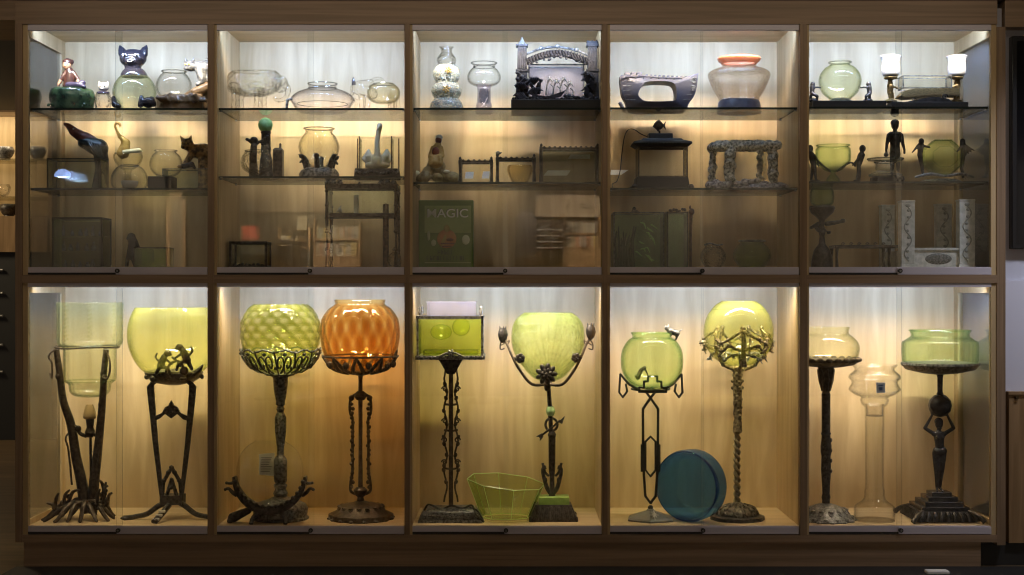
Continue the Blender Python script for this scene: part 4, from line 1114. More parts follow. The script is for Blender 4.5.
# 28 grotto
T = TH('grotto_aquarium', 'rough grey plaster grotto arch aquarium on a rubble base', 'aquarium', 745, 3, 1, .2)
b = T.base
g = T.g(); rocks(g, [(709 + (i * 11.7 % 74), b - 3 - (i % 3) * 2.4, -24 + (i * 7.3 % 42)) for i in range(72)], 3.0, 5.2, 21, .7); g.box(710, 782, b - 3, b, -22, 20); g.done('base_rubble', GROTTO_D, remesh=.8)
def rough(g, a, c_, r, n, seed):
    R = random.Random(seed)
    for i in range(n):
        t = i / (n - 1)
        g.ell((a[0] + (c_[0] - a[0]) * t + R.uniform(-1.4, 1.4), a[1] + (c_[1] - a[1]) * t, a[2] + (c_[2] - a[2]) * t + R.uniform(-1, 1)), (r * R.uniform(.8, 1.25), r * R.uniform(.7, 1.1), r * R.uniform(.8, 1.2)), 8, tilt=R.uniform(-1, 1))
for (a, c_, r, n, sd) in (((713, 150, 6), (712.5, 180, 6), 3.4, 12, 1), ((728.6, 151, -14), (727, 180, -14), 5.4, 12, 2), ((771, 150, -12), (770, 180, -13), 5.2, 12, 3), ((762, 150, 14), (762, 180, 14), 3.2, 11, 4), ((716, 152, 16), (716, 180, 16), 3, 11, 5)):
    g = T.g(); rough(g, a, c_, r, n, sd); g.done('pillar', GROTTO, remesh=.7)
g = T.g()
rough(g, (713, 147.5, -10), (774, 146.5, -14), 5, 24, 6); rough(g, (713, 147, 12), (773, 146, 14), 4.6, 22, 7); rough(g, (713, 147, -8), (713, 147, 12), 4.6, 7, 8); rough(g, (774, 146.5, -10), (774, 146.5, 12), 4.6, 7, 9); rough(g, (718, 144, 0), (770, 143.6, 0), 4.2, 20, 10)
g.done('canopy', GROTTO, remesh=.8)
panes(T, 733, 765, 153, 180, -8, 8, TANK)


# 29 green bowl carried by two dark figures
T = TH('figure_borne_bowl', 'green fluted bowl on a foot held up by two dark striding figures', 'fish bowl', 833, 4, 1, .2)
b = T.base
T.g().bowl(833, [(16.4, 145.4), (15, 147), (17, 149), (17.4, 155), (17, 161.4), (15.6, 163), (9, 170), (3, 172), (2.6, 173), (2.6, 174), (6.5, 179), (7, b), (0, b)], .9, 48, smooth=2, mod=lambda th, v, r, y: r * (1 + .02 * abs(math.cos(8 * th)))).done('bowl', GREEN_G)
T.rim(833, 145.4, 16.4, .7, mat=GREEN_G)
for sx, x in ((-1, 811), (1, 859)):
    g = T.g()
    hx = x + (3.5 if sx > 0 else -1)
    g.ell((hx, 148.6, 0), (3.4, 3.8, 3.4)); cap(g, (hx - sx * .6, 151.6, 0), (hx - sx, 153.4, 0), 1.7, 1.8)
    cap(g, (hx - sx, 155, 0), (hx - sx * 3.6, 164, 0), 3.6, 2.9); cap(g, (hx - sx * 4, 155.4, -2), (hx - sx * 6, 160, -4), 1.5, 1.3); cap(g, (hx - sx * 6, 160, -4), (hx - sx * 11, 165.6, -6), 1.3, 1)
    cap(g, (hx - sx * 1.5, 156, 2), (hx - sx * 7, 164, 4), 1.5, 1)
    cap(g, (hx - sx * 4, 165, -1), (hx - sx * 4.6, 172.4, -2), 2.4, 1.7); cap(g, (hx - sx * 4.6, 172.4, -2), (hx - sx * 5.8, 179.6, 0), 1.7, 1.2)
    cap(g, (hx - sx * 3.6, 165, 2), (hx - sx * 2.6, 172.4, 2), 2.4, 1.7); cap(g, (hx - sx * 2.6, 172.4, 2), (hx - sx * 2, 179.6, 4), 1.7, 1.2)
    for q, dd in ((5.8, 0), (2, 4)): cap(g, (hx - sx * q, 180.4, dd), (hx - sx * (q + 3), 181, dd - 2), 1.3, 1)
    g.done('carrying_figure', BRONZE, remesh=.5)
    T.g().tube([(hx - sx * 8, 167, -5), (833 + sx * 16, 163, -5), (833 + sx * 3, 171.6, -3)], 1.0, 7, smooth=4).done('sling', BRONZE)

# 30 dark standing child statue
T = TH('child_statue', 'dark bronze statue of a standing child with arms held down', 'statue', 895, 4, 1, .29)
b = T.base
g = T.g(); px = 895
g.ell((px, 125.4, 0), (4.0, 4.8, 4.4)); g.ell((px, 126.4, -4.2), (.9, 1.1, .9), 8); cap(g, (px, 129, 0), (px, 132, 0), 2, 2.3)
cap(g, (px - 4.5, 134.4, 0), (px + 4.5, 134.4, 0), 2.8, 2.8); cap(g, (px, 136, 0), (px, 146, 0), 5.6, 4.8); cap(g, (px, 146, 0), (px, 152, 0), 4.8, 5.4)
for sx, ex in ((-1, 885.6), (1, 904)):
    cap(g, (px + sx * 6.4, 135, 0), ((px + sx * 6.4 + ex) / 2, 143, 0), 2.1, 1.8); cap(g, ((px + sx * 6.4 + ex) / 2, 143, 0), (ex, 150.5, -2), 1.8, 1.3); g.ell((ex - sx * .2, 152.6, -2.4), (1.4, 2, 1.2), 8)
    cap(g, (px + sx * 2.6, 153, 0), (px + sx * 2.9, 164, -.6), 3.1, 2.3); cap(g, (px + sx * 2.9, 164, -.6), (px + sx * 3, 174, .4), 2.2, 1.5); cap(g, (px + sx * 3, 175, 0), (px + sx * 3.4, 175.4, -4), 1.5, 1.2)
g.done('body', BRONZE, remesh=.6)
g = T.g(); g.ell((px, 123, .6), (4.5, 3.8, 4.7)); g.done('hair', BRONZE)
T.g().lathe(px, [(8, 176), (9, 177), (9.6, b), (0, b)], 28).done('base', BLACK_M)
g = T.g(); g.ell((885.4, 155, -3), (2.6, 2.2, 2)); g.done('small_bowl', IRON)

# 31 clear two-tier tray bowl
T = TH('glass_tray_bowl', 'low clear glass bowl with wide flat rim on a dark saucer', 'fish bowl', 886, 4, 1, .12)
b = T.base
T.g().bowl(885.5, [(17.6, 159), (16.5, 161.2), (10, 163), (9.6, 171), (0, 172)], .8, 44, smooth=3).done('bowl', CLEAR_T)
T.rim(885.5, 159, 17.6, .8); T.rim(885.5, 162.6, 11, .5)
T.g().bowl(885.5, [(11, 171.5), (15.5, 174), (16, 176.4), (11, 177.4), (0, 177.6)], .8, 44, smooth=3).done('lower_dish', CLEAR_T)
T.rim(885.5, 175, 16, .8)
T.g().lathe(885.5, [(10, 177), (15, 178), (15.6, b), (0, b)], 40).done('saucer', BLK_CER)
g = T.g(); rocks(g, [(898, 180, -10), (901, 180.5, -8), (896, 180.6, -12)], 1.8, 2.4, 3); g.done('saucer_ornament', BRONZE)

# 32 octagonal green bowl with dark winged figures
T = TH('octagonal_green_bowl', 'upright octagonal green glass bowl between two dark winged figures', 'fish bowl', 941, 4, 1, .2)
b = T.base
T.g().lathe(941.6, [(15, b - 6), (20, b - 4.4), (26, b - 2), (26, b), (0, b)], 8, sy=.6).done('base', PEWTER)
def octa(rx, ry, cx=941.6, cy=157.6): return [(cx + rx * math.cos(PI / 8 + PI / 4 * k), cy - ry * math.sin(PI / 8 + PI / 4 * k)) for k in range(8)]
g = T.g()
loops = [(13, 11, -12), (21.4, 18.6, -6), (21.4, 18.6, 6), (13, 11, 12)]
vs, fs = [], []
for rx, ry, d in loops: vs += [g.c((x, y, d)) for x, y in octa(rx, ry)]
for i in range(3):
    for k in range(8): fs.append((i * 8 + k, i * 8 + (k + 1) % 8, i * 8 + 8 + (k + 1) % 8, i * 8 + 8 + k))
fs += [tuple(range(8)), tuple(range(24, 32))[::-1]]
g.add(vs, fs); g.done('bowl', GREEN_D, smooth=False)
g = T.g(); g.tube([(p[0], p[1], -6) for p in octa(21.2, 18.4)], .9, 6, closed=True); g.tube([(p[0], p[1], -12) for p in octa(13, 11)], .5, 6, closed=True); g.done('bowl_edge', GREEN_G)
g = T.g()
g.ell((920.5, 141.6, -3), (2.9, 3.2, 2.9)); cap(g, (920, 145.6, -3), (919, 155, -3), 3.3, 2.6); cap(g, (919, 155, -3), (921, 166, -3), 2.8, 1.9); cap(g, (921, 166, -3), (922.4, 176, -3), 1.9, 1.3); cap(g, (917, 146, -4), (911, 153, -4), 1.6, .7); cap(g, (922, 146, -4), (928, 148, -6), 1.4, 1); g.done('winged_figure', BRONZE, remesh=.55)
g = T.g()
g.ell((962, 141.5, -2), (2.8, 3, 2.8)); cap(g, (962, 144, -2), (962.6, 153, -2), 3, 2.6); cap(g, (962.6, 154, -2), (961, 168, -2), 2.6, 1.7); cap(g, (961, 168, -2), (962.6, 177, -1), 1.7, 1.3)
for i in range(4): cap(g, (964, 146 + i, -2), (973.6 - i * 2.4, 150.6 + i * 1.6, -2 + i), 2, .6)
cap(g, (960, 147, -4), (955, 152, -7), 1.3, 1)
g.done('winged_figure', BRONZE, remesh=.55)
g = T.g(); g.tube([(912, 178, -12), (926, 175, -14), (941, 177, -15), (957, 175, -14), (970, 178, -12)], [1.2, 1.6, 1.2, 1.6, 1], 7, smooth=4); g.done('base_swag', SILVER)

# ---------------------------------------------------------------- upper bays, bottom shelf
# 33 dark monkey figure, 34 green tank
T = TH('monkey_figure', 'small dark seated animal figure beside a green tank', 'figurine', 132, 0, 2, .2)
b = T.base
g = T.g(); g.ell((131.5, 237, 0), (4.4, 4.2, 4.2)); g.ell((128.6, 238.6, -2), (2, 1.8, 2)); cap(g, (133, 242, 0), (135, 254, 1), 5, 7); cap(g, (131, 245, -3), (129, 258, -5), 2.2, 1.8); cap(g, (136, 258, -3), (138, 266, -2), 5, 4); cap(g, (137, 246, 0), (140, 258, -3), 2.4, 2); cap(g, (129, 258, -5), (128, 267, -5), 2, 2)
g.done('body', BLK_CER, remesh=.8)
T.g().lathe(133, [(10, b - 3), (11.4, b), (0, b)], 24).done('base', MOSS)
T = TH('green_tank', 'low green glass tank next to the dark seated figure', 'aquarium', 154, 0, 2, .16)
b = T.base
for a in ((138, 170, -15, -14), (138, 170, 14, 15)): T.g().box(a[0], a[1], 248, b, a[2], a[3]).done('glass_pane', GREEN_D)
for x in (138, 170): T.g().box(x - .5, x + .5, 248, b, -15, 15).done('glass_pane', GREEN_D)
frame_box(T.g(), 138, 170, 248, b - .4, -15, 15, .45).done('frame', IRON_B)
T.g().bowl(146, [(7, 249), (8, 253), (7.4, 262), (0, b - 1)], .6, 24).done('inner_glass', GREEN_D)
g = T.g(); rocks(g, [(140 + i * 2.7, b - 1.5, -6 + (i % 3) * 5) for i in range(11)], 1.4, 2.4, 3); g.done('gravel', MOSS)
T = TH('made_up_blue_tank', 'dark bluish cluster by the case end, made up as a framed tank', 'aquarium', 82, 0, 2, .16)  # made-up tank of blue glass, in place of a dark bluish cluster
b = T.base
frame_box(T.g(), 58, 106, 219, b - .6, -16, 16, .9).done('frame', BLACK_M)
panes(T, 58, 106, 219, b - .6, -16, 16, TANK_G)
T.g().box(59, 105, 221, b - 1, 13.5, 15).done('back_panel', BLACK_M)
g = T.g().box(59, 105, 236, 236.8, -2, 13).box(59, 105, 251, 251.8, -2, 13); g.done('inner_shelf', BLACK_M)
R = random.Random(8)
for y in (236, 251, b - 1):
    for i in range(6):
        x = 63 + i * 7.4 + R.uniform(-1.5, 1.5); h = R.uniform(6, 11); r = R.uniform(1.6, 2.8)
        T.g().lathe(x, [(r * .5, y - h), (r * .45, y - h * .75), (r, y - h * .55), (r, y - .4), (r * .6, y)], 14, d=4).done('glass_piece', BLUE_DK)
# dark tank with a ribbed basin
T = TH('dark_metal_tank', 'wide dark metal-framed tank low on the bottom shelf, red shapes above it', 'aquarium', 251, 1, 2, .2)
b = T.base
T.g().box(231, 270, b - 3, b, -15, 15).done('base', IRON, bev=.5)
frame_box(T.g(), 233, 268, 243, b - 3, -12, 12, 1.2).done('frame', IRON)
panes(T, 233, 268, 243, b - 3, -12, 12, TANK_D)
g = T.g(); rocks(g, [(236 + i * 3, b - 4.6, -8 + (i % 4) * 5) for i in range(11)], 1.6, 2.6, 5); g.done('gravel', BLACK_M)

# iron framed aquarium on legs
T = TH('iron_stand_aquarium', 'large iron-framed glass aquarium with corner figures standing on legs', 'aquarium', 363, 1, 2, .19)
b = T.base
for x, d in ((329, -18), (329, 18), (397, -18), (397, 18)):
    g = T.g(); g.tube([(x, 186, d), (x, 200, d), (x, 218, d), (x + .6, 240, d), (x, b, d)], [1.3, 1.2, 1.7, 1.2, 1.6], 8)
    for yy in (192, 206, 219, 232, 250): g.ell((x, yy, d), (2.2, 1.8, 2.2), 8)
    g.done('leg', IRON_B)
g = T.g().box(327, 399, 185, 189.6, -19, -16).box(327, 399, 185, 189.6, 16, 19).box(327, 330, 185, 189.6, -16, 16).box(396, 399, 185, 189.6, -16, 16); g.ell((361, 185, -18), (1.6, 2, 1.6), 8); g.done('top_frame', IRON, bev=.4)
g = T.g().box(328, 398, 214, 218, -18, 18); g.done('shelf_plate', IRON, bev=.4)
for x in (336, 389):
    g = T.g()
    for q in (-6, 0, 6): g.ell((x + q, 184, -18), (3.2, 2.2, 2.4), 8); cap(g, (x + q, 183, -18), (x + q + 2, 181.4, -19), 1.4, .7)
    g.done('corner_figure', PEWTER)
panes(T, 330, 396, 189, 214, -16, 16, TANK_D)
T.g().box(354, 358.6, 195, 214, -2, 2).done('inner_tube', CREAM)
g = T.g(); g.tube([(340, 214, -8), (342, 206, -8), (339, 210, -8), (337, 214, -8)], .5, 6); g.ell((341, 211, -8), (2, 2.4, 2), 8); g.done('inner_ornament', SILVER)
g = T.g()
for k in range(9): g.ell((386.6 + (k % 2) * .8, 207 + k * 6.4, -12), (2.6, 3, 2.6), 8)
g.tube([(386.8, 205, -12), (386.8, b, -12)], [3, 3], 10); g.done('carved_post', COPPER_D)
T = TH('round_glass_jar', 'small round patterned glass jar at the foot of a carved post', 'jar', 395, 1, 2, .1)
b = T.base
T.g().bowl(394.6, [(2.4, 249.6), (2, 251), (2.6, 252.6), (5.6, 255), (7, 260), (6.4, 265), (4, b), (0, b)], .6, 32).done('jar', CLEAR_W)
T.g().lathe(394.6, [(.4, 247), (1.6, 248), (2.4, 249.6), (2.4, 250)], 18).done('stopper', CLEAR_W)

# MAGIC tin
T = TH('magic_poster_tin', 'green upright show tin lettered MAGIC above an orange figure', 'sign', 449, 2, 2, .19)
b = T.base
T.g().box(419, 473.6, 200.5, b, -6, 6).done('tin', solid('tin_green', (0.10, 0.17, 0.035), 0.4, col2=(0.085, 0.15, 0.03), vscale=12), bev=.7)
T.g().box(425, 471, 206, 233, -6.5, -5.8).done('title_panel', solid('tin_light_green', (0.26, 0.34, 0.13), 0.45, col2=(0.22, 0.30, 0.10), vscale=15))
g = T.g()
ORNG = solid('poster_orange', (0.42, 0.16, 0.06), 0.5, col2=(.36, .20, .07), vscale=50)
g.ell((447, 239, -6.4), (9.6, 9.4, .9), 24); g.done('figure_disc', ORNG)
g = T.g(); g.ell((447, 229, -6.6), (3, 4, .8), 12); g.ell((444, 241, -7), (2, 7, .8), 12, tilt=.35); g.done('figure_cloak', solid('poster_straw', (.34, .27, .09), .5))
g = T.g(); g.box(441, 455, 243, 244.4, -7.7, -6.4).box(442, 452, 246, 247, -7.7, -6.4); g.ell((450, 240, -7), (4, 1.8, .8), 10); g.done('figure_shadow', solid('poster_maroon', (.10, .035, .025), .5))
g = T.g(); g.ell((466, 240, -6.4), (4, 5, .7), 12); g.ell((434, 243, -6.4), (2.6, 3.4, .7), 10); g.ell((429, 236, -6.4), (1.6, 5, .7), 10); g.done('side_figure', solid('poster_pale', (.40, .44, .30), .5))
def letters(T, txt, x0, x1, yb, size, mat, d, name='lettering', bold=.012):
    cu = bpy.data.curves.new(name, 'FONT'); cu.body = txt; cu.size = 1.0; cu.extrude = .02; cu.offset = bold
    o = bpy.data.objects.new(name, cu); C.objects.link(o)
    bpy.context.view_layer.update()
    me = bpy.data.meshes.new_from_object(o.evaluated_get(bpy.context.evaluated_depsgraph_get()))
    bpy.data.objects.remove(o); bpy.data.curves.remove(cu)
    o = bpy.data.objects.new(name, me); C.objects.link(o); me.materials.clear(); me.materials.append(mat)
    xs = [v.co.x for v in me.vertices]; w = max(xs) - min(xs)
    o.parent = T.o
    k = T.s
    o.scale = ((x1 - x0) * k / w, size * k / .7, k * 10)
    o.rotation_euler = (PI / 2, 0, 0)
    o.location = ((x0 - T.cx) * k, d * k, (T.base - yb) * k)
    return o
letters(T, 'MAGIC', 427, 467.5, 217.6, 8.4, solid('poster_grey', (.68, .70, .62), .5), -6.8)
letters(T, 'MAGIC', 426.5, 467.0, 217.3, 8.4, solid('poster_black', (.02, .03, .015), .5), -6.65, 'letter_shadow')
DARKG = solid('poster_dark_green', (.04, .075, .03), .5)
R = random.Random(9)
for (x0, x1, yb, h) in ((438, 456, 254.6, 4.4), (427, 466, 260.6, 4.6)):
    g = T.g(); x = x0
    while x < x1 - 2:                                    # two worn, unreadable lines of letters
        g.box(x, x + .9, yb - h, yb, -6.9, -6.2)
        if R.random() < .6: g.box(x, x + 2.4, yb - h * R.choice((1, .55, .2)), yb - h * R.choice((1, .55, .2)) + .9, -6.9, -6.2)
        x += 3.3
    g.done('worn_lettering', DARKG)
T.g().box(425, 471, 262.4, 263.2, -6.6, -6).done('border_line', solid('poster_line', (.30, .36, .18), .5))

# fish-topped rectangular tank
T = TH('engraved_glass_tank', 'tall rectangular green-tinted glass tank with a dark fish on its rim', 'aquarium', 637, 3, 2, .2)
b = T.base
frame_box(T.g(), 613, 662, 213.5, b - 1, -16, 16, .6).done('tank_frame', PEWTER)
panes(T, 613, 662, 213.5, b - 1, -16, 16, TANK_G)
g = T.g(); g.ell((633, 210, -16), (2, 2.4, 1.6), 10); g.prism([(629, 214), (631, 210.6), (636, 211), (639, 214)], -17, -15); g.done('rim_fish', BLK_CER)
g = T.g()
R = random.Random(3)
for i in range(14):
    x, y = R.uniform(634, 652), R.uniform(222, 258); g.tube([(x, y, -9), (x + R.uniform(1, 4), y + R.uniform(-1, 3), -9), (x + R.uniform(2, 7), y + R.uniform(2, 7), -10)], [.4, .9, .3], 6, smooth=3)
g.done('engraved_fish', LIME_E)
g = T.g()
for i in range(11): g.tube([(616 + i * 1.8, b - 2, 0 + i % 4), (615 + i * 1.8 + R.uniform(-2, 2), 246, 2), (616 + i * 2 + R.uniform(-2, 2), 230 + R.uniform(-4, 8), 3)], [1.6, 1.3, .5], 6, smooth=3)
g.done('water_plant', TEAL_D)
T = TH('narrow_glass_tank', 'narrow green glass tank with a dark iron rim, beside a thin post', 'aquarium', 676, 3, 2, .23)
b = T.base
frame_box(T.g(), 666, 686, 213, b - 1, -14, 14, .7).done('tank_frame', IRON)
panes(T, 666, 686, 213, b - 1, -14, 14, TANK_G)
g = T.g(); rocks(g, [(668 + i * 2, 211, -14) for i in range(9)], 1.2, 2, 6); g.done('iron_rim', IRON)
g = T.g(); g.tube([(690, b, -4), (690, 240, -4), (690.6, 214, -4)], [1.4, 1.6, 1.8], 8, smooth=4); g.ell((691, 212, -5), (3, 3.6, 3), 10); g.ell((689.6, 207.6, -5), (1.2, 2, 1.2), 8); g.done('figure_post', COPPER_D)
T = TH('dim_clear_bowl', 'low clear glass bowl glinting in the shade of the bottom shelf', 'fish bowl', 714, 3, 2, .2)
b = T.base
T.g().bowl(713, [(9, 245), (8, 246.6), (10.6, 250), (13, 256), (11, 263), (6, b), (0, b)], .8, 36).done('bowl', CLEAR_W)
g = T.g(); g.tube([(704, 245, -4), (709, 243.6, -8), (716, 245.4, -9), (722, 244.6, -4)], .9, 7, smooth=4); g.done('rim_ornament', SILVER)
T = TH('dark_green_bowl', 'dim olive glass bowl at the back of the bottom shelf', 'fish bowl', 752, 3, 2, .26)
b = T.base
T.g().bowl(752, [(13, 241), (12, 243), (16, 248), (19, 255), (16, 263), (8, b), (0, b)], .9, 36).done('bowl', GREEN_D)
T.g().lathe(752, [(13, 240), (14, 241), (13, 242), (12, 241)], 32, closed=True).done('rim', PEWTER)

# bowl on dark stand
T = TH('dark_bowl_stand', 'dark iron stand carrying a small green bowl near the divider', 'bowl stand', 822, 4, 2, .2)
b = T.base
g = T.g(); g.lathe(822, [(12, 206), (13, 208), (11, 213), (6, 217), (3, 220), (2.2, 226), (4, 230), (2.4, 236), (3.4, 244), (8, 250), (10, 258), (11.4, b), (0, b)], 24); g.done('pedestal', IRON)
g = T.g(); cap(g, (826, 224, -3), (841, 221.6, -4), 2.6, 1.8); g.ell((842, 221, -4), (3, 2.4, 2.4)); cap(g, (818, 224, -3), (810, 228, -4), 2.6, 1.6); rocks(g, [(816 + i * 2.3, 230 + (i % 3), -3) for i in range(6)], 2, 2.8, 2); g.done('branch', IRON, remesh=.7)
T2 = Thing('green_glass_bowl', 'small green glass bowl carried on a dark iron stand', 'fish bowl', 822, S(4, 2) + (b - 206) * T.s, .2 * K)
T2.g().bowl(822, [(11, 187.6), (10.4, 189), (11.6, 192), (12, 198), (10.6, 204), (6, 205.8), (0, 206)], .8, 32).done('bowl', GREEN_G)
# low table
T = TH('low_iron_table', 'low dark iron table frame with ornamented apron', 'stand', 862, 4, 2, .17)
b = T.base
T.g().box(832, 895, 245.4, 248.2, -14, 14).done('top', IRON, bev=.4)
for x, d in ((834.5, -12), (834.5, 12), (880.5, -12), (892.5, 12)): T.g().tube([(x, 247, d), (x - .6, 257, d), (x, b, d)], [1.9, 1.2, 1.8], 8).done('leg', IRON)
g = T.g()
for i in range(6): g.scroll(840 + i * 8, 244.6, 1.8, 1.2, 0, .5, -13)
g.done('scrollwork', IRON)
# white carved frame
T = TH('white_marble_aquarium_frame', 'carved white marble aquarium frame with four posts and an oval plaque', 'aquarium', 925, 4, 2, .1)
b = T.base
def post(x0, x1, y0, d0, d1):
    g = T.g(); g.frustum((x0 + x1) / 2, (d0 + d1) / 2, b, b - 5, (x1 - x0) / 2 + 1.6, (x1 - x0) / 2, (d1 - d0) / 2 + 1, (d1 - d0) / 2); g.box(x0, x1, y0, b - 5, d0, d1); g.box(x0 - .4, x1 + .4, y0 - .6, y0 + 1.4, d0 - .5, d1 + .5)
    p = g.done('post', STONE_W, bev=.4)
    g = T.g(); xm = (x0 + x1) / 2
    pts = [(xm + (x1 - x0) * .26 * math.sin(i * .8), y0 + 6 + i * (b - y0 - 14) / 16, d0 - .2) for i in range(17)]
    g.tube(pts, .7, 6, smooth=3)
    for i in range(1, 16, 2): g.ell((pts[i][0] - (x1 - x0) * .2 * math.sin(i * .8), pts[i][1], d0 - .2), (1.9, 1.5, .7), 8)
    g.ell((xm, y0 + 4.4, d0 - .2), (2.8, 2, .8), 8)
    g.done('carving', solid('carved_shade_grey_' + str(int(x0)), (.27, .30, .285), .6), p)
post(899, 912.6, 201.4, -8, 4); post(957, 972.4, 200.4, -8, 4); post(899, 912.6, 201.4, 68, 80); post(957, 972.4, 200.4, 68, 80)
T.g().box(910, 960, 250.4, b, -5, 3).done('front_panel', STONE_W, bev=.4)
T.g().box(908, 962, 248, 250.6, -7, 5).done('front_moulding', STONE_W, bev=.3)
T.g().box(910, 960, 250.4, b, 70, 78).done('back_panel', STONE_W, bev=.4)
for xx in (903, 961): T.g().box(xx, xx + 6, 250.4, b, 3, 69).done('side_panel', STONE_W)
T.g().ell((937, 259, -5), (13.4, 5.6, 1.2), 28).done('oval_plaque', solid('plaque_bronze', (.10, .11, .10), .5, .3, .8, 160, col2=(.22, .23, .22), vscale=110))
# ---------------------------------------------------------------- lower bays
def FL(name, label, cat, cx, y=0.22, group=None): return Thing(name, label, cat, cx, Z_LOW, y * K, group)
def UP(name, label, cat, cx, S_, ybot, y=None):
    """A vessel carried by stand S_, its lowest point at photo row ybot."""
    return Thing(name, label, cat, cx, Z_LOW + (S_.base - ybot) * S_.s, S_.y if y is None else y)
def cupmap(cx, prof, d=0):
    """(angle, v) on a turned profile -> px point; profile points in order of v."""
    def f(a, v):
        q = min(max(v, 0), 1) * (len(prof) - 1); i = min(int(q), len(prof) - 2); t = q - i
        r = prof[i][0] * (1 - t) + prof[i + 1][0] * t; y = prof[i][1] * (1 - t) + prof[i + 1][1] * t
        return (cx + r * math.sin(a), y, d - r * math.cos(a))
    return f
def filigree(g, cx, prof, n, rt, kind='scroll', d=0):
    f = cupmap(cx, prof, d)
    for i in range(n):
        a0 = 2 * PI * i / n; w = 2 * PI / n
        if kind == 'scroll':
            for sgn in (1, -1):
                pts = []
                for k in range(15):
                    t = k / 14; q = (1 - .8 * t); a = sgn * (2 * PI * 1.25 * t) + PI / 2
                    pts.append(f(a0 + w * (.5 + sgn * .22) + w * .25 * q * math.cos(a), .42 + .34 * q * math.sin(a)))
                g.tube(pts, rt, 5)
            g.tube([f(a0, 0), f(a0 + w * .1, .5), f(a0, 1)], rt, 5, smooth=3)
            p = f(a0 + w * .5, .12); g.ell(p, (rt * 2.2, rt * 1.8, rt * 2), 7)
            p = f(a0, .55); g.ell(p, (rt * 2, rt * 2, rt * 2), 7)
        else:
            g.tube([f(a0, 0), f(a0 + w * .25, .55), f(a0 + w * .5, .9)], [rt * .8, rt * 1.6, rt], 5, smooth=3)
            g.tube([f(a0 + w, 0), f(a0 + w * .75, .55), f(a0 + w * .5, .9)], [rt * .8, rt * 1.6, rt], 5, smooth=3)
            p = f(a0 + w * .5, .35); g.ell(p, (rt * 2.2, rt * 2.6, rt * 2), 7)
    return g
def ringp(g, cx, y, r, rt, d=0, n=44, wob=0.0, k=8):
    return g.tube([(cx + r * math.cos(a), y + wob * math.cos(k * a), d + r * math.sin(a)) for a in [2 * PI * i / n for i in range(n)]], rt, 6, closed=True)
def relief_base(T, cx, prof, lobes, mat, name='base', n=64, seed=1, amp=.06, bumps=(14, .8), rows=2):
    g = T.g(); g.lathe(cx, prof, n, mod=lambda th, v, r, y: r * (1 + amp * v * math.cos(lobes * th)))
    f = cupmap(cx, prof)
    for j in range(rows):
        for i in range(bumps[0]):
            a = 2 * PI * (i + .5 * j) / bumps[0]; v = .35 + .4 * j / max(rows - 1, 1)
            p = f(a, v); g.ell(p, (bumps[1] * 1.7, bumps[1], bumps[1] * 1.5), 7)
            q = []
            for k in range(9):
                t = k / 8; q.append(f(a + (.13 * (1 - .7 * t)) * math.cos(5 * t), v + .12 * (1 - .7 * t) * math.sin(5 * t)))
            g.tube(q, bumps[1] * .5, 5)
    return g.done(name, mat)

# L1a fluted bowl on a twig stand
T = FL('twig_bowl_stand', 'dark bronze stand of gnarled twisted branches and roots', 'bowl stand', 88, .15)
b = T.base
ringp(T.g(), 87, 347, 31, .9, wob=.6, k=3).done('top_ring', IRON_B)
g = T.g(); ringp(g, 88, 381, 25.5, .6); g.done('lower_ring', GREEN_G)
def leg(T, pts, r0, r1, seed, name='branch_leg', curl=None):
    g = T.g(); m = len(pts); g.tube(pts, [r0 + (r1 - r0) * i / (m - 1) for i in range(m)], 9, smooth=5)
    R = random.Random(seed)
    for p in pts[1:-1]: g.ell((p[0] + R.uniform(-1, 1), p[1] + R.uniform(-5, 5), p[2] - 1), (r0 * 1.15, r0 * 1.5, r0 * 1.1), 8, tilt=R.uniform(-.5, .5))
    for c_ in curl or (): g.tube(c_, 1.0, 6, smooth=4)
    return g.done(name, IRON_B)
leg(T, [(60, 349, -12), (63, 372, -11), (66, 400, -9), (73, 425, -6), (77, 455, -4), (82, 482, -2), (86, b - 6, 0)], 2.8, 6.0, 1, curl=[[(61, 349, -14), (56, 352, -16), (53.4, 357, -16), (56, 361, -15), (57, 370, -15), (56, 377, -14), (54, 372, -14)], [(71, 432, -6), (68, 438, -8), (71, 450, -8), (73.6, 484, -6)]])
leg(T, [(109.5, 349, -12), (107, 372, -11), (105, 400, -9), (102, 425, -6), (98.5, 455, -4), (95, 482, -2), (92, b - 6, 0)], 2.8, 5.2, 2, curl=[[(109, 350, -14), (113, 356, -16), (114.6, 366, -16), (112, 377, -15), (106, 376, -14), (105, 371, -14)], [(103, 436, -6), (101.6, 455, -8), (99, 464, -7)]])
leg(T, [(98, 349, 26), (98, 375, 22), (97, 410, 16), (94, 450, 9), (91, 485, 4), (89, b - 6, 2)], 2, 4, 3)
T.g().tube([(91, 434, -2), (91.4, 470, -2), (92, b - 8, -2)], 1.3, 7).done('centre_rod', IRON)
g = T.g(); g.tube([(73, 424, -6), (79, 427, -7), (82, 433, -6), (88, 436, -4)], 2, 7, smooth=3); g.tube([(104, 435, -6), (98, 435, -5), (94, 433, -4)], 1.8, 7, smooth=3); g.lathe(91, [(3, 418), (4.2, 420), (3.4, 427), (5.4, 432), (3, 437)], 14, d=-3); g.ell((80, 428, -7), (3.6, 3.4, 3), 8); g.done('lamp_socket', IRON_B)
T.g().bowl(90.5, [(3.2, 404), (5, 409), (6.6, 416), (5.4, 418.6)], .5, 20, d=-3).done('inner_shade', AMBER_L)
g = T.g()
R = random.Random(11)
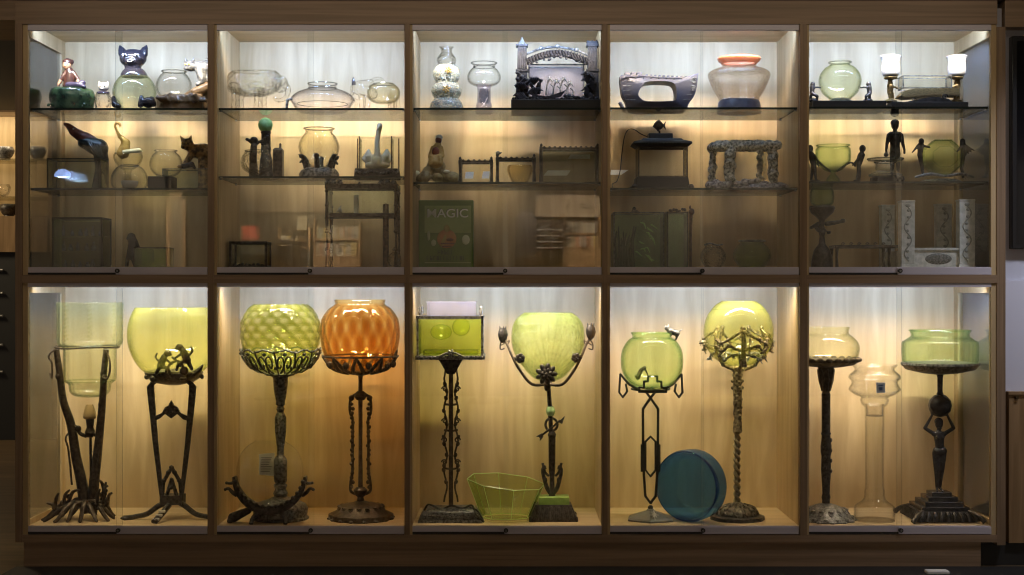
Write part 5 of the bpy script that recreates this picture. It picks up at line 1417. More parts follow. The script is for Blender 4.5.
for k, (x1, d1) in enumerate(((46, -14), (50, -22), (62, -27), (74, -24), (88, -27), (104, -24), (114, -17), (116, -4), (58, 2), (112, 12), (90, 20), (66, 16))):
    xm, dm = (87 + x1) / 2 + R.uniform(-3, 3), d1 / 2
    g.tube([(87, b - 15, -2), (xm, b - 12 - R.uniform(0, 7), dm), (x1 + (87 - x1) * .15, b - 4, d1 * .9), (x1, b - .8, d1)], [4.2, 2.7, 2.0, 1.2], 8, smooth=4)
for x, y, dx, dy in ((58, 503, 5, -12), (66, 498, 8, -10), (72, 492, 12, -4), (100, 500, 4, -13), (107, 497, 3, -17), (105, 490, 7, -6), (108, 486, -5, -8), (61, 505, -10, -4), (110, 496, 6, -5)):
    g.tube([(x, y + 8, -10), (x + dx * .4, y + dy * .5, -13), (x + dx, y + dy, -14)], [2.1, 1.7, .9], 7, smooth=3)
    g.ell((x, y + 3, -11), (3, 2.6, 3), 8)
g.done('root_base', IRON_B)
B = UP('fluted_glass_bowl', 'tall fluted pale green glass cylinder bowl held between twig branches', 'fish bowl', 90, T, 397)
flu = lambda th, v, r, y: r * (1 + .022 * math.cos(18 * th))
B.g().bowl(90, [(31.5, 302.4), (32, 304), (31.6, 312), (31.6, 335), (31, 344), (26, 347.4), (25.6, 352), (25.4, 376), (24.4, 381), (20.5, 384), (19.6, 391), (15, 395.6), (8, 397), (0, 397)], 1, 64, smooth=2, mod=flu).done('bowl', VASE_L)
g = B.g()
for k in range(8):
    a = 2 * PI * k / 8 + .25
    for j in range(9):
        g.ell((90 + 32 * math.sin(a), 306 + j * 4.2, -32 * math.cos(a)), (1.3 + (j % 2) * .5, 1.3, .6), 7)
g.done('stippled_panel', VASE_P)

# L1b bowl on a flat-barred tripod
T = FL('tripod_bowl_stand', 'dark flat-barred tripod stand with two crouching figures on its cup', 'bowl stand', 174, .178)
b = T.base
fL = [(149.6, 386), (153.6, 381), (163, 376), (164, 378.6), (156.6, 384.5), (157.5, 400), (160.6, 440), (166.6, 497), (163, 499), (155.4, 440), (151.6, 405)]
for sgn, nm in ((1, 'leg'), (-1, 'leg')):
    pts = fL if sgn == 1 else [(348.4 - x, y) for x, y in fL]
    T.g().prism(pts, -12.4, -9.2).done('leg', IRON, bev=.4)
g = T.g(); g.prism([(156.6, 420), (157, 415.4), (165, 411.8), (168, 406), (171, 404.8), (174, 399.5), (177, 404.8), (180, 406), (183, 411.8), (191, 415.4), (191.6, 420), (186, 418.4), (180, 413), (174, 417.5), (168, 413), (162, 418)], -12.6, -9.4)
for p in ((174, 404), (169, 409), (179, 409), (174, 412)): g.ell((p[0], p[1], -13), (2.2, 2.4, 1.4), 8)
g.done('upper_bracket', IRON)
g = T.g()
for a_, c_ in (((164.6, 494), (166, 480)), ((166, 480), (174, 466.5)), ((174, 466.5), (182, 480)), ((182, 480), (183.6, 494)), ((169.4, 493), (174, 478)), ((174, 478), (178.6, 493))): cap(g, (*a_, -10), (*c_, -10), 1.9, 1.9, 8)
for p in ((174, 466), (166.6, 479), (181.6, 479), (174, 486), (171, 471), (177, 471)): g.ell((p[0], p[1], -11), (2.6, 2.2, 1.6), 8)
g.box(163, 184.4, 494, 503, -14, 6); g.done('lower_bracket', IRON)
for sx in (-1, 1):
    g = T.g(); g.tube([(174 + sx * 8, 502, -8), (174 + sx * 14, 505, -10), (174 + sx * 24, 512, -12), (174 + sx * 36, b - 3, -14), (174 + sx * 46, b - 1.6, -16)], [2.8, 2.8, 2.6, 2.4, 2.9], 8, smooth=4); g.ell((174 + sx * 45, b - 2, -16), (4.6, 2, 3), 9); g.done('foot', IRON)
g = T.g(); g.tube([(172, 503, -12), (168.5, 509, -24), (163.4, b - 1.4, -38)], [3, 3, 3.2], 8, smooth=3); g.done('foot', IRON)
g = T.g()
for i in range(3): g.box(165.4 - i * 1.9, 171.6 - i * 1.9, b - 11.4 + i * 3.2, b - 9.4 + i * 3.2, -28.6 - i * 4.4, -25.6 - i * 4.4)
g.done('foot_ornament', WHITE)
prof = [(28, 371.5), (26, 375), (18, 380), (6, 383)]
g = T.g(); g.lathe(174, [(28, 370.5), (29, 372.5), (27, 377), (19, 382.4), (6, 385), (0, 385), (0, 384), (17, 380.6), (25, 375.6)], 36)
rocks(g, [(174 + 27 * math.sin(k * .52), 374 + 3 * (k % 2), -27 * math.cos(k * .52)) for k in range(12)], 2.6, 4, 5)
g.tube([(197, 373, -14), (203, 368.6, -16), (206.4, 363.6, -16)], [3.4, 2.6, .5], 8, smooth=3)
g.done('cup', IRON)
def crouch(T, x, y, sx, d, s_=1.0):
    x, y, _d = T.q(x, y, d)
    g = T.g(); q = lambda a, e: (x + sx * a * s_, y + e * s_, d)
    cap(g, q(0, 10), q(4, 0), 4.4 * s_, 3.8 * s_); g.ell((x + sx * 8 * s_, y - 4 * s_, d), (4.4 * s_, 3.8 * s_, 3.6 * s_)); g.ell((x + sx * 11.6 * s_, y - 2.6 * s_, d), (1.8 * s_, 1.6 * s_, 1.6 * s_), 8)
    cap(g, q(5, 2), q(13, 8), 1.6 * s_, 1.3 * s_); cap(g, q(4, 2), q(-3, 4), 1.6 * s_, 1.3 * s_); cap(g, q(-3, 4), q(-6, 0), 1.3 * s_, 1.2 * s_); cap(g, q(-6, 0), q(-4, -4), 1.2 * s_, 1.2 * s_); cap(g, q(0, 10), q(9, 13), 2.6 * s_, 2.0 * s_); cap(g, q(9, 13), q(11, 20), 1.9 * s_, 1.6 * s_); cap(g, q(-1, 11), q(-5, 19), 2.6 * s_, 2 * s_)
    return g.done('crouching_figure', IRON, remesh=.6)
crouch(T, 160.5, 357, 1, -30, .86)
crouch(T, 187, 351, -1, -33, .92)
g = T.g(); Q = T.q; g.tube([Q(166, 372, -30), Q(170, 364, -32), Q(178, 361, -32), Q(183, 366, -31), Q(184, 373, -30)], 1.3, 7, smooth=4); g.tube([Q(172, 357, -33), Q(178, 362, -33), Q(181, 367, -32)], 1.2, 7, smooth=3); g.ell(Q(184, 371, -30), (4.6, 4.8, 3.6), 10); g.done('hoop', IRON)
B = UP('yellow_round_bowl', 'large round yellow-green glass bowl behind the two crouching figures', 'fish bowl', 174, T, 380.6)
B.g().bowl(173.5, [(37.5, 307.6), (38.2, 308.6), (41, 314), (44.2, 324), (45.2, 336), (43, 350), (36, 364), (26, 374), (14, 379.6), (0, 380.6)], 1, 56).done('bowl', VASE)

# L2a honeycomb bowl on pewter pedestal
T = FL('pewter_bowl_stand', 'grey pewter pedestal stand with fluted column and scrolled cup', 'bowl stand', 280.5, .155)
b = T.base
cupp = [(40, 349.5), (38, 357), (32, 365.5), (22, 372), (8, 376)]
g = T.g(); filigree(g, 280.5, cupp, 12, .95); ringp(g, 280.5, 350, 40, .9, wob=1.6, k=12); ringp(g, 280.5, 374, 14, 1.2); g.lathe(280.5, [(14, 373), (8, 377), (7, 379), (0, 379)], 24); g.done('filigree_cup', PEWTER)
g = T.g(); fl = lambda th, v, r, y: r * (1 + .05 * math.cos(10 * th))
g.lathe(280.5, [(4, 374), (8, 376), (7.6, 378), (6.4, 392), (4.4, 402), (5, 404), (3, 406), (4.2, 409), (3, 412), (4.4, 414), (5.6, 418), (5.4, 430), (3.6, 446), (3.4, 455), (5, 457), (6.6, 459.4), (6.8, 470), (6.6, 481), (5, 483), (7, 485), (5.6, 489), (7.4, 493), (6, 497)], 40, mod=lambda th, v, r, y: r * (1 + (.07 * math.cos(10 * th) if 415 < y < 455 else 0))); g.done('column', PEWTER)
g = T.g(); g.lathe(280.5, [(6, 496), (12, 499), (20, 501.6), (25, 504), (27.5, 508), (26.4, b - 3), (28.4, b - 1.6), (28, b), (0, b)], 48); g.done('base', PEWTER)
B = UP('honeycomb_glass_bowl', 'round yellow-green glass bowl dimpled all over like honeycomb', 'fish bowl', 280.5, T, 373)
def hexm(th, v, r, y):
    row = (y - 304) / 7.2; k = math.floor(row)
    return r * (1 + .018 * math.cos(17 * th + PI * (k % 2)) * math.sin(PI * (row - k)) ** .6)
def hexa(th, y):
    row = (y - 304) / 7.2; k = math.floor(row); t = row - k
    u = (17 * th / (2 * PI) + .5 * (k % 2)) % 1.0
    q = math.hypot((u - .5) * 2, (t - .25) * 1.3)              # overlapping scales
    return min(1.0, max(0.0, (q - .45) * 1.9))
B.g().bowl(280.5, [(27, 304.4), (28, 305.4), (33, 310), (38.6, 321), (39.6, 332), (38, 345), (34, 356), (27, 366), (16, 371.6), (0, 373)], 1, 136, smooth=9, mod=hexm, att=hexa).done('bowl', HONEY)

# L2b amber bowl on chained iron stand
T = FL('chain_sided_bowl_stand', 'dark iron stand with twin chain-like side bars and ornate spreading base', 'bowl stand', 361, .155)
b = T.base
cupp = [(37.5, 356.5), (33, 364), (24, 370.4), (8, 374.5)]
g = T.g(); filigree(g, 360.5, cupp, 9, 1.5, 'leaf'); ringp(g, 360.5, 356, 37.6, 1.0); ringp(g, 360.5, 371, 22, 1.4); g.lathe(360.5, [(16, 371.5), (10, 374), (4, 375.5), (0, 376)], 24); g.tube([(395, 358, -8), (397, 352, -10), (398.4, 349, -10)], [2, 1.4, .4], 7); g.done('pierced_cup', IRON)
g = T.g().lathe(360.5, [(2.4, 375), (2, 380), (2.2, 400), (1.9, 440), (2.2, 480), (2.4, 498)], 14); g.done('stem', IRON_B)
for sx in (-1, 1):
    g = T.g(); g.tube([(360.5, 393.4, 0), (360.5 + sx * 6, 395, 0), (360.5 + sx * 10, 400, 0), (360.5 + sx * 10.4, 412, 0), (360.5 + sx * 7.6, 420, 0), (360.5 + sx * 8, 440, 0), (360.5 + sx * 8, 470, 0), (360.5 + sx * 10, 484, 0), (360.5 + sx * 9, 492, 0), (360.5, 495, 0)], 1.5, 7, smooth=4)
    for k in range(19): g.ell((360.5 + sx * (8.2 + .8 * math.cos(k * 2.4)), 404 + k * 4.6, -.6), (2.2, 1.9, 2.0), 7, tilt=k)
    g.ell((360.5 + sx * 9, 398, 0), (3, 3, 2.4), 8)
    g.done('chain_bar', IRON_B)
g = T.g(); g.lathe(360.5, [(3.4, 391), (6, 393.6), (6.6, 396.4), (4, 400)], 18); g.done('upper_knop', IRON_B)
g = T.g(); g.lathe(360.5, [(4, 487), (7, 490), (6.4, 494), (3, 497), (4, 500), (3, 503)], 18); g.done('lower_knop', IRON_B)
relief_base(T, 361, [(3, 500.5), (9, 502.5), (19, 504.5), (22, 506.5), (24, 510), (31.5, 513.5), (31.6, b - 1), (31, b), (0, b)], 8, IRON_B, bumps=(16, 1.5), rows=2, amp=.05)
B = UP('amber_swirl_bowl', 'round amber glass bowl ribbed with diagonal swirls', 'fish bowl', 360.5, T, 372.5)
B.g().bowl(360, [(25.5, 299.6), (25.2, 301.6), (25, 304.4), (31, 309), (37.6, 319), (39.3, 330), (38.4, 342), (35, 355), (27, 366), (14, 371.6), (0, 372.5)], 1, 126, smooth=5, mod=lambda th, v, r, y: r * (1 + .018 * math.cos(18 * th - (y - 300) * .06 * PI) * min(1, max(0, (y - 302) / 8))), att=lambda th, y: (.5 - .5 * math.cos(18 * th - (y - 300) * .06 * PI)) ** .6 * min(1, max(0, (y - 302) / 8))).done('bowl', AMBER)


# L2c clear moon bowl in a crescent stand
T = FL('crescent_bowl_stand', 'low dark iron crescent cradle with scalloped edge and branching ends', 'bowl stand', 270, .055)
b = T.base
def cres(a, r): return (270 + r * math.sin(a), 472 + r * math.cos(a) * .98)
A = [-1.45 + 2.9 * i / 30 for i in range(31)]
pts = [cres(a, 34.4) for a in A] + [cres(a, 34.4 + 7.5 * max(0.12, math.cos(a * .95) ** 1) + 1) for a in A[::-1]]
T.g().prism(pts, -6, 6).done('crescent', IRON, bev=.4)
g = T.g()
for i in range(15):
    a = -1.3 + 2.6 * i / 14; p = cres(a, 35); g.ell((p[0], p[1], -6), (2.3, 2.3, 2), 8)
g.done('scalloped_edge', IRON)
for sx in (-1, 1):
    g = T.g(); p0 = cres(sx * .95, 40); p1 = cres(sx * 1.35, 36)
    g.tube([(p0[0], p0[1], -2), (270 + sx * 37, 492, -3), (270 + sx * 40.5, 488, -4), (270 + sx * 44, 489, -4)], [2.6, 2, 1.6, 1.2], 8, smooth=3)
    g.tube([(p1[0], p1[1], -2), (270 + sx * 37, 482.6, -3), (270 + sx * 42.5, 482.6, -4)], [2, 1.7, 1.2], 8, smooth=3); g.ell((270 + sx * 44, 489, -4), 1.6, 8); g.ell((270 + sx * 42.6, 482.4, -4), 1.6, 8)
    g.done('branch_end', IRON)
    g = T.g(); g.tube([(270 + sx * 10, 511, 0), (270 + sx * 16, 517, -6), (270 + sx * 17, b - 1, -10)], [3, 2.2, 2.2], 8, smooth=3); g.done('foot', IRON)
    g = T.g(); g.tube([(270 + sx * 10, 512, 3), (270 + sx * 15, 516, 10), (270 + sx * 16, b - 1, 14)], [3, 2.2, 2.2], 8, smooth=3); g.done('foot', IRON)
g = T.g(); cap(g, (248, 511, 4), (232, b - 5, 6), 3.6, 5.4); cap(g, (232, b - 5, 6), (229, b - 2, 2), 4, 3); g.done('side_lump', IRON, remesh=1.0)
B = UP('moon_shaped_bowl', 'clear flattened round glass bowl like a full moon, cut flat on top', 'fish bowl', 270, T, 506)
B.g().bowl(270, [(15.5, 440.6), (16.5, 442), (24, 447), (31, 457), (33.8, 472), (31.4, 488), (24, 499.4), (13, 505), (0, 506)], .9, 56, sy=.30).done('bowl', CLEAR_T)
T = FL('description_card', 'white text card standing behind the clear moon-shaped bowl', 'card', 266.8, .17)
b = T.base
T.g().prism([(259.2, 454), (274.6, 452.6), (274.6, 476), (259.2, 474.6)], -1, 0).done('sheet', WHITE)
g = T.g()
for i in range(7): g.box(261, 272 - (i * 5 % 4), 457 + i * 2.3, 457.7 + i * 2.3, -1.4, -1.0)
g.done('printed_line', INK)
T.g().box(265, 269, 474, b, 0, 1).done('support', CLEAR)

# L3a rectangular tank on twin-rail stand
T = FL('scrolled_post_stand', 'dark iron twin-rail post stand with bird-like scrolls and relief plinth', 'bowl stand', 451, .13)
b = T.base
g = T.g()
for i in range(2): pass
g.frustum(451, 0, 374, 359, 3.8, 12, 3.4, 9); g.done('funnel', IRON)
g = T.g(); g.box(448.8, 453.2, 372, 506, -2, 2); g.done('post', IRON_B)
for sx in (-1, 1):
    g = T.g(); pts = []
    for i in range(27): pts.append((451 + sx * (5.4 + 1.5 * math.cos(i * 2 * PI / 6.5)), 377 + i * 4.8, -.5))
    g.tube(pts, .95, 6, smooth=3)
    for y in (384, 391, 398, 411, 418, 424, 437, 444, 455, 466, 470, 482): g.ell((451 + sx * (5.9 + 1.5 * math.cos((y - 377) / 4.8 * 2 * PI / 6.5)), y, -1), (2.0, 2.6, 1.6), 7, tilt=sx * .5)
    for y in (389, 421, 440, 462): g.scroll(451 + sx * 6.4, y, 3.0, 1.3, 0 if sx > 0 else PI, .8, -1.6, sgn=sx)
    for y in (405, 431, 469): g.tube([(451, y, -1), (451 + sx * 7, y - 1, -1)], 1.1, 6)
    g.tube([(451 + sx * 5, 366, 0), (451 + sx * 7, 380, 0)], .9, 6)
    g.done('side_scroll', IRON_B)
g = T.g(); g.frustum(451, 0, b, b - 3, 32, 31.4, 22, 21.6); g.frustum(451, 0, b - 3, b - 10, 31, 27.4, 21, 18); g.frustum(451, 0, b - 10, b - 13, 26.5, 22, 17.5, 14)
for i in range(13): g.flower(424 + i * 4.5, b - 6.4, 2.6, -20.6, 5)
g.done('base', PEWTER)
g = T.g(); g.tube([(425, b - 11, -10), (429, b - 17, -12), (438, b - 14, -13), (443, b - 12, -10), (452, b - 16, -12), (463, b - 13, -12), (472, b - 16, -10), (476, b - 9, -18), (481, b - 5, -24), (484, b - 2, -22), (478, b - 11, -14), (470, b - 13, -8)], 1.0, 6, smooth=5); g.done('cord', BLACK_M)
B = UP('square_tank', 'box-shaped lime glass tank in silver frame with a pale inset lid', 'aquarium', 451, T, 358.6)
frame_box(B.g(), 419, 482.6, 317.6, 355.6, -22, 22, 1.0).done('frame', SILVER)
g = B.g(); g.box(417, 485, 354.6, 358.6, -25, 25); 
for i in range(16): g.ell((419 + i * 4.26, 356.4, -25), (1.9, 1.6, .9), 7)
g.done('base_rim', SILVER)
g = B.g(); g.box(417.6, 484, 315.4, 318, -24, -21); g.box(417.6, 484, 315.4, 318, 21, 24); g.box(417.6, 420, 315.4, 318, -24, 24); g.box(481.6, 484, 315.4, 318, -24, 24); g.done('top_rim', SILVER)
panes(B, 419.6, 482, 319, 354.6, -21, 21, GREEN_T)
B.g().box(424, 478, 350, 354, -18, 18).done('tank_floor', GREEN_T)
g = B.g(); g.box(428, 476, 302, 317, -16, -15).box(428, 476, 302, 317, 15, 16).box(428, 429, 302, 317, -15, 15).box(475, 476, 302, 317, -15, 15); g.box(427.4, 476.6, 301, 302.4, -17, 17); g.done('inset_lid', TANK_V)
for x in (421, 481):
    for d in (-21, 21): B.g().lathe(x, [(.4, 306), (1.4, 308), (1, 310), (1.6, 312), (1.2, 315)], 10, d=d).done('finial', SILVER)
g = B.g(); g.ell((441, 332, 2), (11, 8, 8), 16); g.ell((461, 327, 2), (9, 9, 8), 16); g.done('inner_bowl', GREEN_T)
g = B.g(); g.flower(452, 353, 5, -25.6, 7); g.tube([(440, 355.6, -25.6), (446, 352.6, -26), (452, 351, -26), (458, 352.6, -26), (464, 355.6, -25.6)], 1.0, 6, smooth=3); g.done('front_crest', SILVER)

# L3b fan bowl with flower brackets
T = FL('flower_bracket_stand', 'dark iron stand with rose, twin bud arms, arrow ornament and green slab', 'bowl stand', 551, .14)
b = T.base
g = T.g(); g.frustum(553, 0, b, b - 3, 24, 24, 17, 17); g.frustum(553, 0, b - 3, b - 16, 23.4, 18, 17, 12)
for x in (531, 575):
    for d in (-16, 16): cap(g, (x, b - 3, d), (x + (1 if x > 553 else -1), b - 1.4, d * 1.06), 2.6, 1.6)
for i in range(10): cap(g, (533 + i * 4.4, b - 3, -18), (536 + i * 3.8, b - 14, -13), .9, .7)
g.done('base', IRON)
T.g().box(538.6, 569, b - 23.5, b - 15.6, -10.5, 10.5).done('green_slab', GREEN_SLAB, bev=.6)
g = T.g(); g.lathe(552, [(2.6, b - 17), (3.6, b - 20), (2.6, 488), (2.4, 478), (3.4, 468), (3.6, 437), (4.4, 435), (3.6, 433), (2, 431)], 14); g.done('post', IRON)
for sx in (-1, 1):
    g = T.g(); g.tube([(552 + sx * 2, 493, 0), (552 + sx * 5, 488, 0), (552 + sx * 8, 478, 0), (552 + sx * 9.6, 470, 0), (552 + sx * 7.4, 466, 0), (552 + sx * 6, 469, 0)], [2, 2.2, 2, 1.6, 1.2, .8], 7, smooth=4); g.tube([(552 + sx * 3, 476, 0), (552 + sx * 7, 472, 0), (552 + sx * 9.4, 463, 0)], 1.3, 6, smooth=3); g.ell((552 + sx * 6.6, 480, -1.4), (2, 3, 1.6), 8); g.done('lyre_scroll', IRON)
g = T.g(); ringp_pts = [(551.4 + 6 * math.cos(a), 424.6 + 6.4 * math.sin(a), 0) for a in [2 * PI * i / 24 for i in range(24)]]; g.tube(ringp_pts, 1.3, 7, closed=True); g.done('ring', IRON)
g = T.g(); g.tube([(539, 437, -2), (551, 428, -2), (560, 420, -2)], 1.1, 7); g.prism([(558, 421.6), (564.8, 415.8), (562, 424)], -3.4, -.6); g.prism([(541.5, 433), (536, 436.4), (539.8, 437), (539.6, 441), (543.5, 436.4)], -3.2, -.8); g.done('arrow', IRON)
T.g().lathe(550.5, [(.4, 405.6), (3.2, 406.6), (4.6, 410), (4.6, 412), (3.4, 415.4), (1.6, 416.4)], 24).done('green_ball', JADE)
g = T.g().tube([(551, 432, 0), (550, 410, 0), (548.6, 388, -2), (548, 380, -6)], 2.2, 9); g.done('stem', IRON)
g = T.g()
for k in range(9):
    a = 2 * PI * k / 9
    g.ell((546 + 7 * math.cos(a), 373 - 7 * math.sin(a), -17), (4.2, 2.6, 1.5), 8, tilt=-a)
for k in range(7):
    a = 2 * PI * k / 7 + .3
    g.ell((546 + 3.4 * math.cos(a), 373 - 3.4 * math.sin(a), -18.6), (3, 2, 1.2), 8, tilt=-a)
g.ell((546, 373, -19.6), 1.8, 8); cap(g, (548, 382, -8), (547, 388, -5), 4, 3); g.done('rose', IRON)
for sx in (-1, 1):
    xe = 502.6 if sx < 0 else 590
    g = T.g(); xc = 547; w = abs(xe - xc)
    g.tube([(xc, 383, -10), (xc + sx * w * .34, 383.4, -14), (xc + sx * w * .62, 369, -16), (xc + sx * w * .79, 355, -14), (xc + sx * w * .9, 344, -10), (xe, 338, -8)], [1.7, 1.5, 1.4, 1.3, 1.2, 1.2], 7, smooth=5)
    g.tube([(xe - sx * 1, 339, -8), (xe + sx * 2, 343, -8), (xe + sx * 2, 349, -8), (xe - sx * 2, 348, -8)], .7, 6, smooth=4); g.tube([(xc + sx * w * .9, 345, -9), (xc + sx * w * .84, 340, -8), (xe + sx * 1.5, 345, -8)], .6, 6, smooth=3)
    a_ = g.done('arm', IRON_B)
    yb = 331.5 if sx > 0 else 334.5
    g = T.g(); g.lathe(xe, [(1.2, yb + 8), (3.6, yb + 5), (4.8, yb), (4.0, yb - 4), (2.6, yb - 7), (1.6, yb - 6)], 14, d=-8, mod=lambda th, v, r, y: r * (1 + .12 * math.cos(5 * th)))
    for k in range(5): a = 2 * PI * k / 5; cap(g, (xe + 2.6 * math.cos(a), yb - 4, -8 + 2.6 * math.sin(a)), (xe + 3.4 * math.cos(a), yb - 8.4, -8 + 3.4 * math.sin(a)), 1.2, .4)
    g.done('bud', IRON, a_)
    g = T.g(); xf, yf = (520, 357.4) if sx < 0 else (575.6, 357)
    g.flower(xf, yf, 5.0, -18, 6, .8); g.tube([(xf, yf, -16), (xf + sx * 6, yf, -14)], 1, 6); g.done('side_flower', IRON, a_)
B = UP('fan_glass_bowl', 'flattened green glass bowl embossed with a fan of plumes', 'fish bowl', 548, T, 381)
fanp = [(23.8, 312.6), (25.5, 314), (31.5, 319), (35.4, 327), (36.4, 338), (35.8, 346), (32, 356), (25.5, 366), (17, 376), (8, 380.6), (0, 381)]
B.g().bowl(548, fanp, 1.1, 72, sy=.42, mod=lambda th, v, r, y: r * (1 + .01 * math.cos(30 * th))).done('bowl', FAN_G)
g = B.g()
fr = [(v.x, v.y) for v in sp([(a, c_, 0) for a, c_ in fanp], 6)]
def front(x, y):
    r = 1
    for i in range(len(fr) - 1):
        if fr[i][1] <= y <= fr[i + 1][1]:
            t = (y - fr[i][1]) / max(fr[i + 1][1] - fr[i][1], 1e-6); r = fr[i][0] + (fr[i + 1][0] - fr[i][0]) * t
    q = 1 - min(((x - 548) / max(r, 1)) ** 2, 1)
    return (x, y, -r * .42 * math.sqrt(q))
for k in range(17):
    a = -1.25 + 2.5 * k / 16
    pts = []
    for j in range(9):
        rr = 8 + j * 6.6
        x, y = 548 + rr * math.sin(a), 378 - rr * math.cos(a)
        if y < 316 or abs(x - 548) > 34: break
        pts.append(front(x, y))
    if len(pts) > 2: g.tube(pts, .55, 5)
for rr in (26, 40, 54):
    pts = [front(548 + rr * math.sin(a), 378 - rr * math.cos(a)) for a in [-.9 + 1.8 * i / 24 for i in range(25)] if 378 - rr * math.cos(a) > 316 and rr * abs(math.sin(a)) < 33]
    g.tube([(p[0], p[1] + 1.2 * math.sin(i * 2.1), p[2]) for i, p in enumerate(pts)], .5, 5, smooth=2)
g.done('embossed_plume', VASE_P)

# L3c octagonal glass bowl
T = FL('octagonal_glass_bowl', 'wide flared octagonal bowl of pale lime sheet glass on the case floor', 'fish bowl', 505, .135)
b = T.base
def octp(r, y, rot=.2, sy=.82, tl=0.0): return [(506 + r * math.cos(rot + PI / 4 * k), y - 3.5 * math.cos(rot + PI / 4 * k - 2.4) * tl, r * sy * math.sin(rot + PI / 4 * k)) for k in range(8)]
top, bot = octp(39.5, 481.5, tl=1.6), octp(25, b - 3)
for k in range(8):
    g = T.g(); a, c_, d_, e_ = top[k], top[(k + 1) % 8], bot[(k + 1) % 8], bot[k]
    vs = [g.c(p) for p in (a, c_, d_, e_)]; n_ = (vs[1] - vs[0]).cross(vs[3] - vs[0]).normalized() * .003
    vs += [v + n_ for v in vs]
    g.add(vs, [(0, 1, 2, 3), (7, 6, 5, 4), (0, 4, 5, 1), (1, 5, 6, 2), (2, 6, 7, 3), (3, 7, 4, 0)])
    pn = g.done('glass_panel', LIME, smooth=False)
    T.g().tube([a, e_], .3, 6).done('seam', LIME_E, pn)
g = T.g(); g.tube(top, .4, 6, closed=True); g.done('rim', LIME_E)
g = T.g(); g.tube(bot, .35, 6, closed=True); g.done('base_edge', LIME_E)
T.g().slab([(p[0], p[2]) for p in bot], b - 1.6, b).done('base_plate', VASE)

# L4a green globe on deco stand
T = FL('deco_bowl_stand', 'black angular deco stand with crossing bars on a pyramid foot with star', 'bowl stand', 650.5, .13)
b = T.base
def bar(g, pts, r, d=0, dd=1.6):
    for i in range(len(pts) - 1):
        a, c_ = Vector((*pts[i], 0)), Vector((*pts[i + 1], 0)); u = (c_ - a).normalized(); nx = Vector((-u.y, u.x, 0)) * r
        e = u * r * .6
        g.prism([tuple((a - e + nx)[:2]), tuple((c_ + e + nx)[:2]), tuple((c_ + e - nx)[:2]), tuple((a - e - nx)[:2])], d - dd, d + dd)
    return g
for sx in (-1, 1):
    X_ = lambda v: 650.5 + sx * v
    g = T.g(); bar(g, [(X_(-4.5), 392), (X_(0), 398), (X_(7.6), 409), (X_(7.4), 446), (X_(6.6), 475), (X_(5.2), 496), (X_(0), 503)], 1.2); bar(g, [(X_(8.8), 445), (X_(8.8), 471)], 1.0, 0, 2.2); bar(g, [(X_(0), 436.6), (X_(5), 441.6), (X_(5), 470), (X_(0), 476.4)], .9); bar(g, [(X_(4), 388), (X_(-4.5), 392)], 1.0)
    g.done('side_bar', BLACK_M)
    g = T.g(); bar(g, [(X_(2), 375), (X_(4.6), 375), (X_(4.6), 380), (X_(8.6), 380), (X_(8.6), 386), (X_(13.4), 386), (X_(13.4), 390.4), (X_(0), 390.4)], .95, -22); g.done('stepped_front', BLACK_M)
    g = T.g(); bar(g, [(X_(13), 389), (X_(22), 384), (X_(30.5), 374)], 1.1, -4); bar(g, [(X_(30.5), 374), (X_(31.6), 392), (X_(28), 397), (X_(23.6), 391), (X_(25), 384)], .95, -4); g.done('side_loop', BLACK_M)
g = T.g(); g.tube([(650.5, 390.4, -22), (650.5, 391, 0), (650.5, 390, 20)], 1.3, 7); ringp(g, 650.5, 389, 19, 1.0); g.done('cradle', BLACK_M)
g = T.g(); g.ell((650.5, 507.6, 0), (2.8, 2.6, 2.8), 12); g.done('pivot_ball', BLACK_M)
g = T.g(); g.lathe(650.5, [(2.6, 508), (5, 510.5), (23.5, b - 3), (25.4, b - 1.6), (25.4, b), (0, b)], 6, rot=PI / 6 - .1, sy=.95); g.done('pyramid_foot', solid('dark_ribbed_pewter', (.20, .20, .195), .4, .4, .4, 160), smooth=False)
g = T.g()
for k in range(8):
    a = PI * k / 8 * 2; L_ = 4.8 if k % 2 == 0 else 3.2
    g.tube([(653, b - 7, -14.2), (653 + L_ * math.cos(a), b - 7 + L_ * .8 * math.sin(a), -14.2 - L_ * 1.5 * math.sin(a) - .6)], [.8, .2], 5)
g.done('star', WHITE)
B = UP('green_globe_bowl', 'green glass globe bowl with straight neck and a silver animal on its rim', 'fish bowl', 652, T, 389)
B.g().bowl(652, [(20.6, 333), (20, 334.4), (19.6, 337.4), (24, 340.4), (29.4, 349), (31.2, 360), (29.6, 372), (23, 383), (12, 388.4), (0, 389)], 1.2, 56).done('bowl', GREEN_Y)
ringp(B.g(), 652, 333, 20.6, .8).done('rim', GREEN_G)
g = B.g(); cap(g, (669, 330.5, -5), (676, 333, -4), 3.2, 3.4); g.ell((666.6, 328, -5.5), (3, 2.6, 2.6)); g.tube([(664.8, 326.6, -5.5), (664, 324.4, -5.5)], [1, .3], 6); g.tube([(667.6, 326, -5.5), (668, 323.6, -5.5)], [1, .3], 6); cap(g, (676, 333, -4), (682.6, 329, -3), 1.0, .5); cap(g, (671, 333, -6), (670, 336.4, -6), 1.1, .9); cap(g, (677, 335, -4), (675.6, 339, -4), 1.6, 1.2); g.done('rim_animal', PEWTER, remesh=.6)
g = B.g(); cap(g, (637, 377, -10), (640, 370, -8), 2.6, 2.2); cap(g, (640, 370, -8), (644, 367.4, -7), 2, 2); cap(g, (644, 368, -7), (647, 374, -8), 1.2, .9); cap(g, (637, 377, -10), (634, 375, -12), 1.2, .8); g.done('inner_frog', IRON_B, remesh=.7)

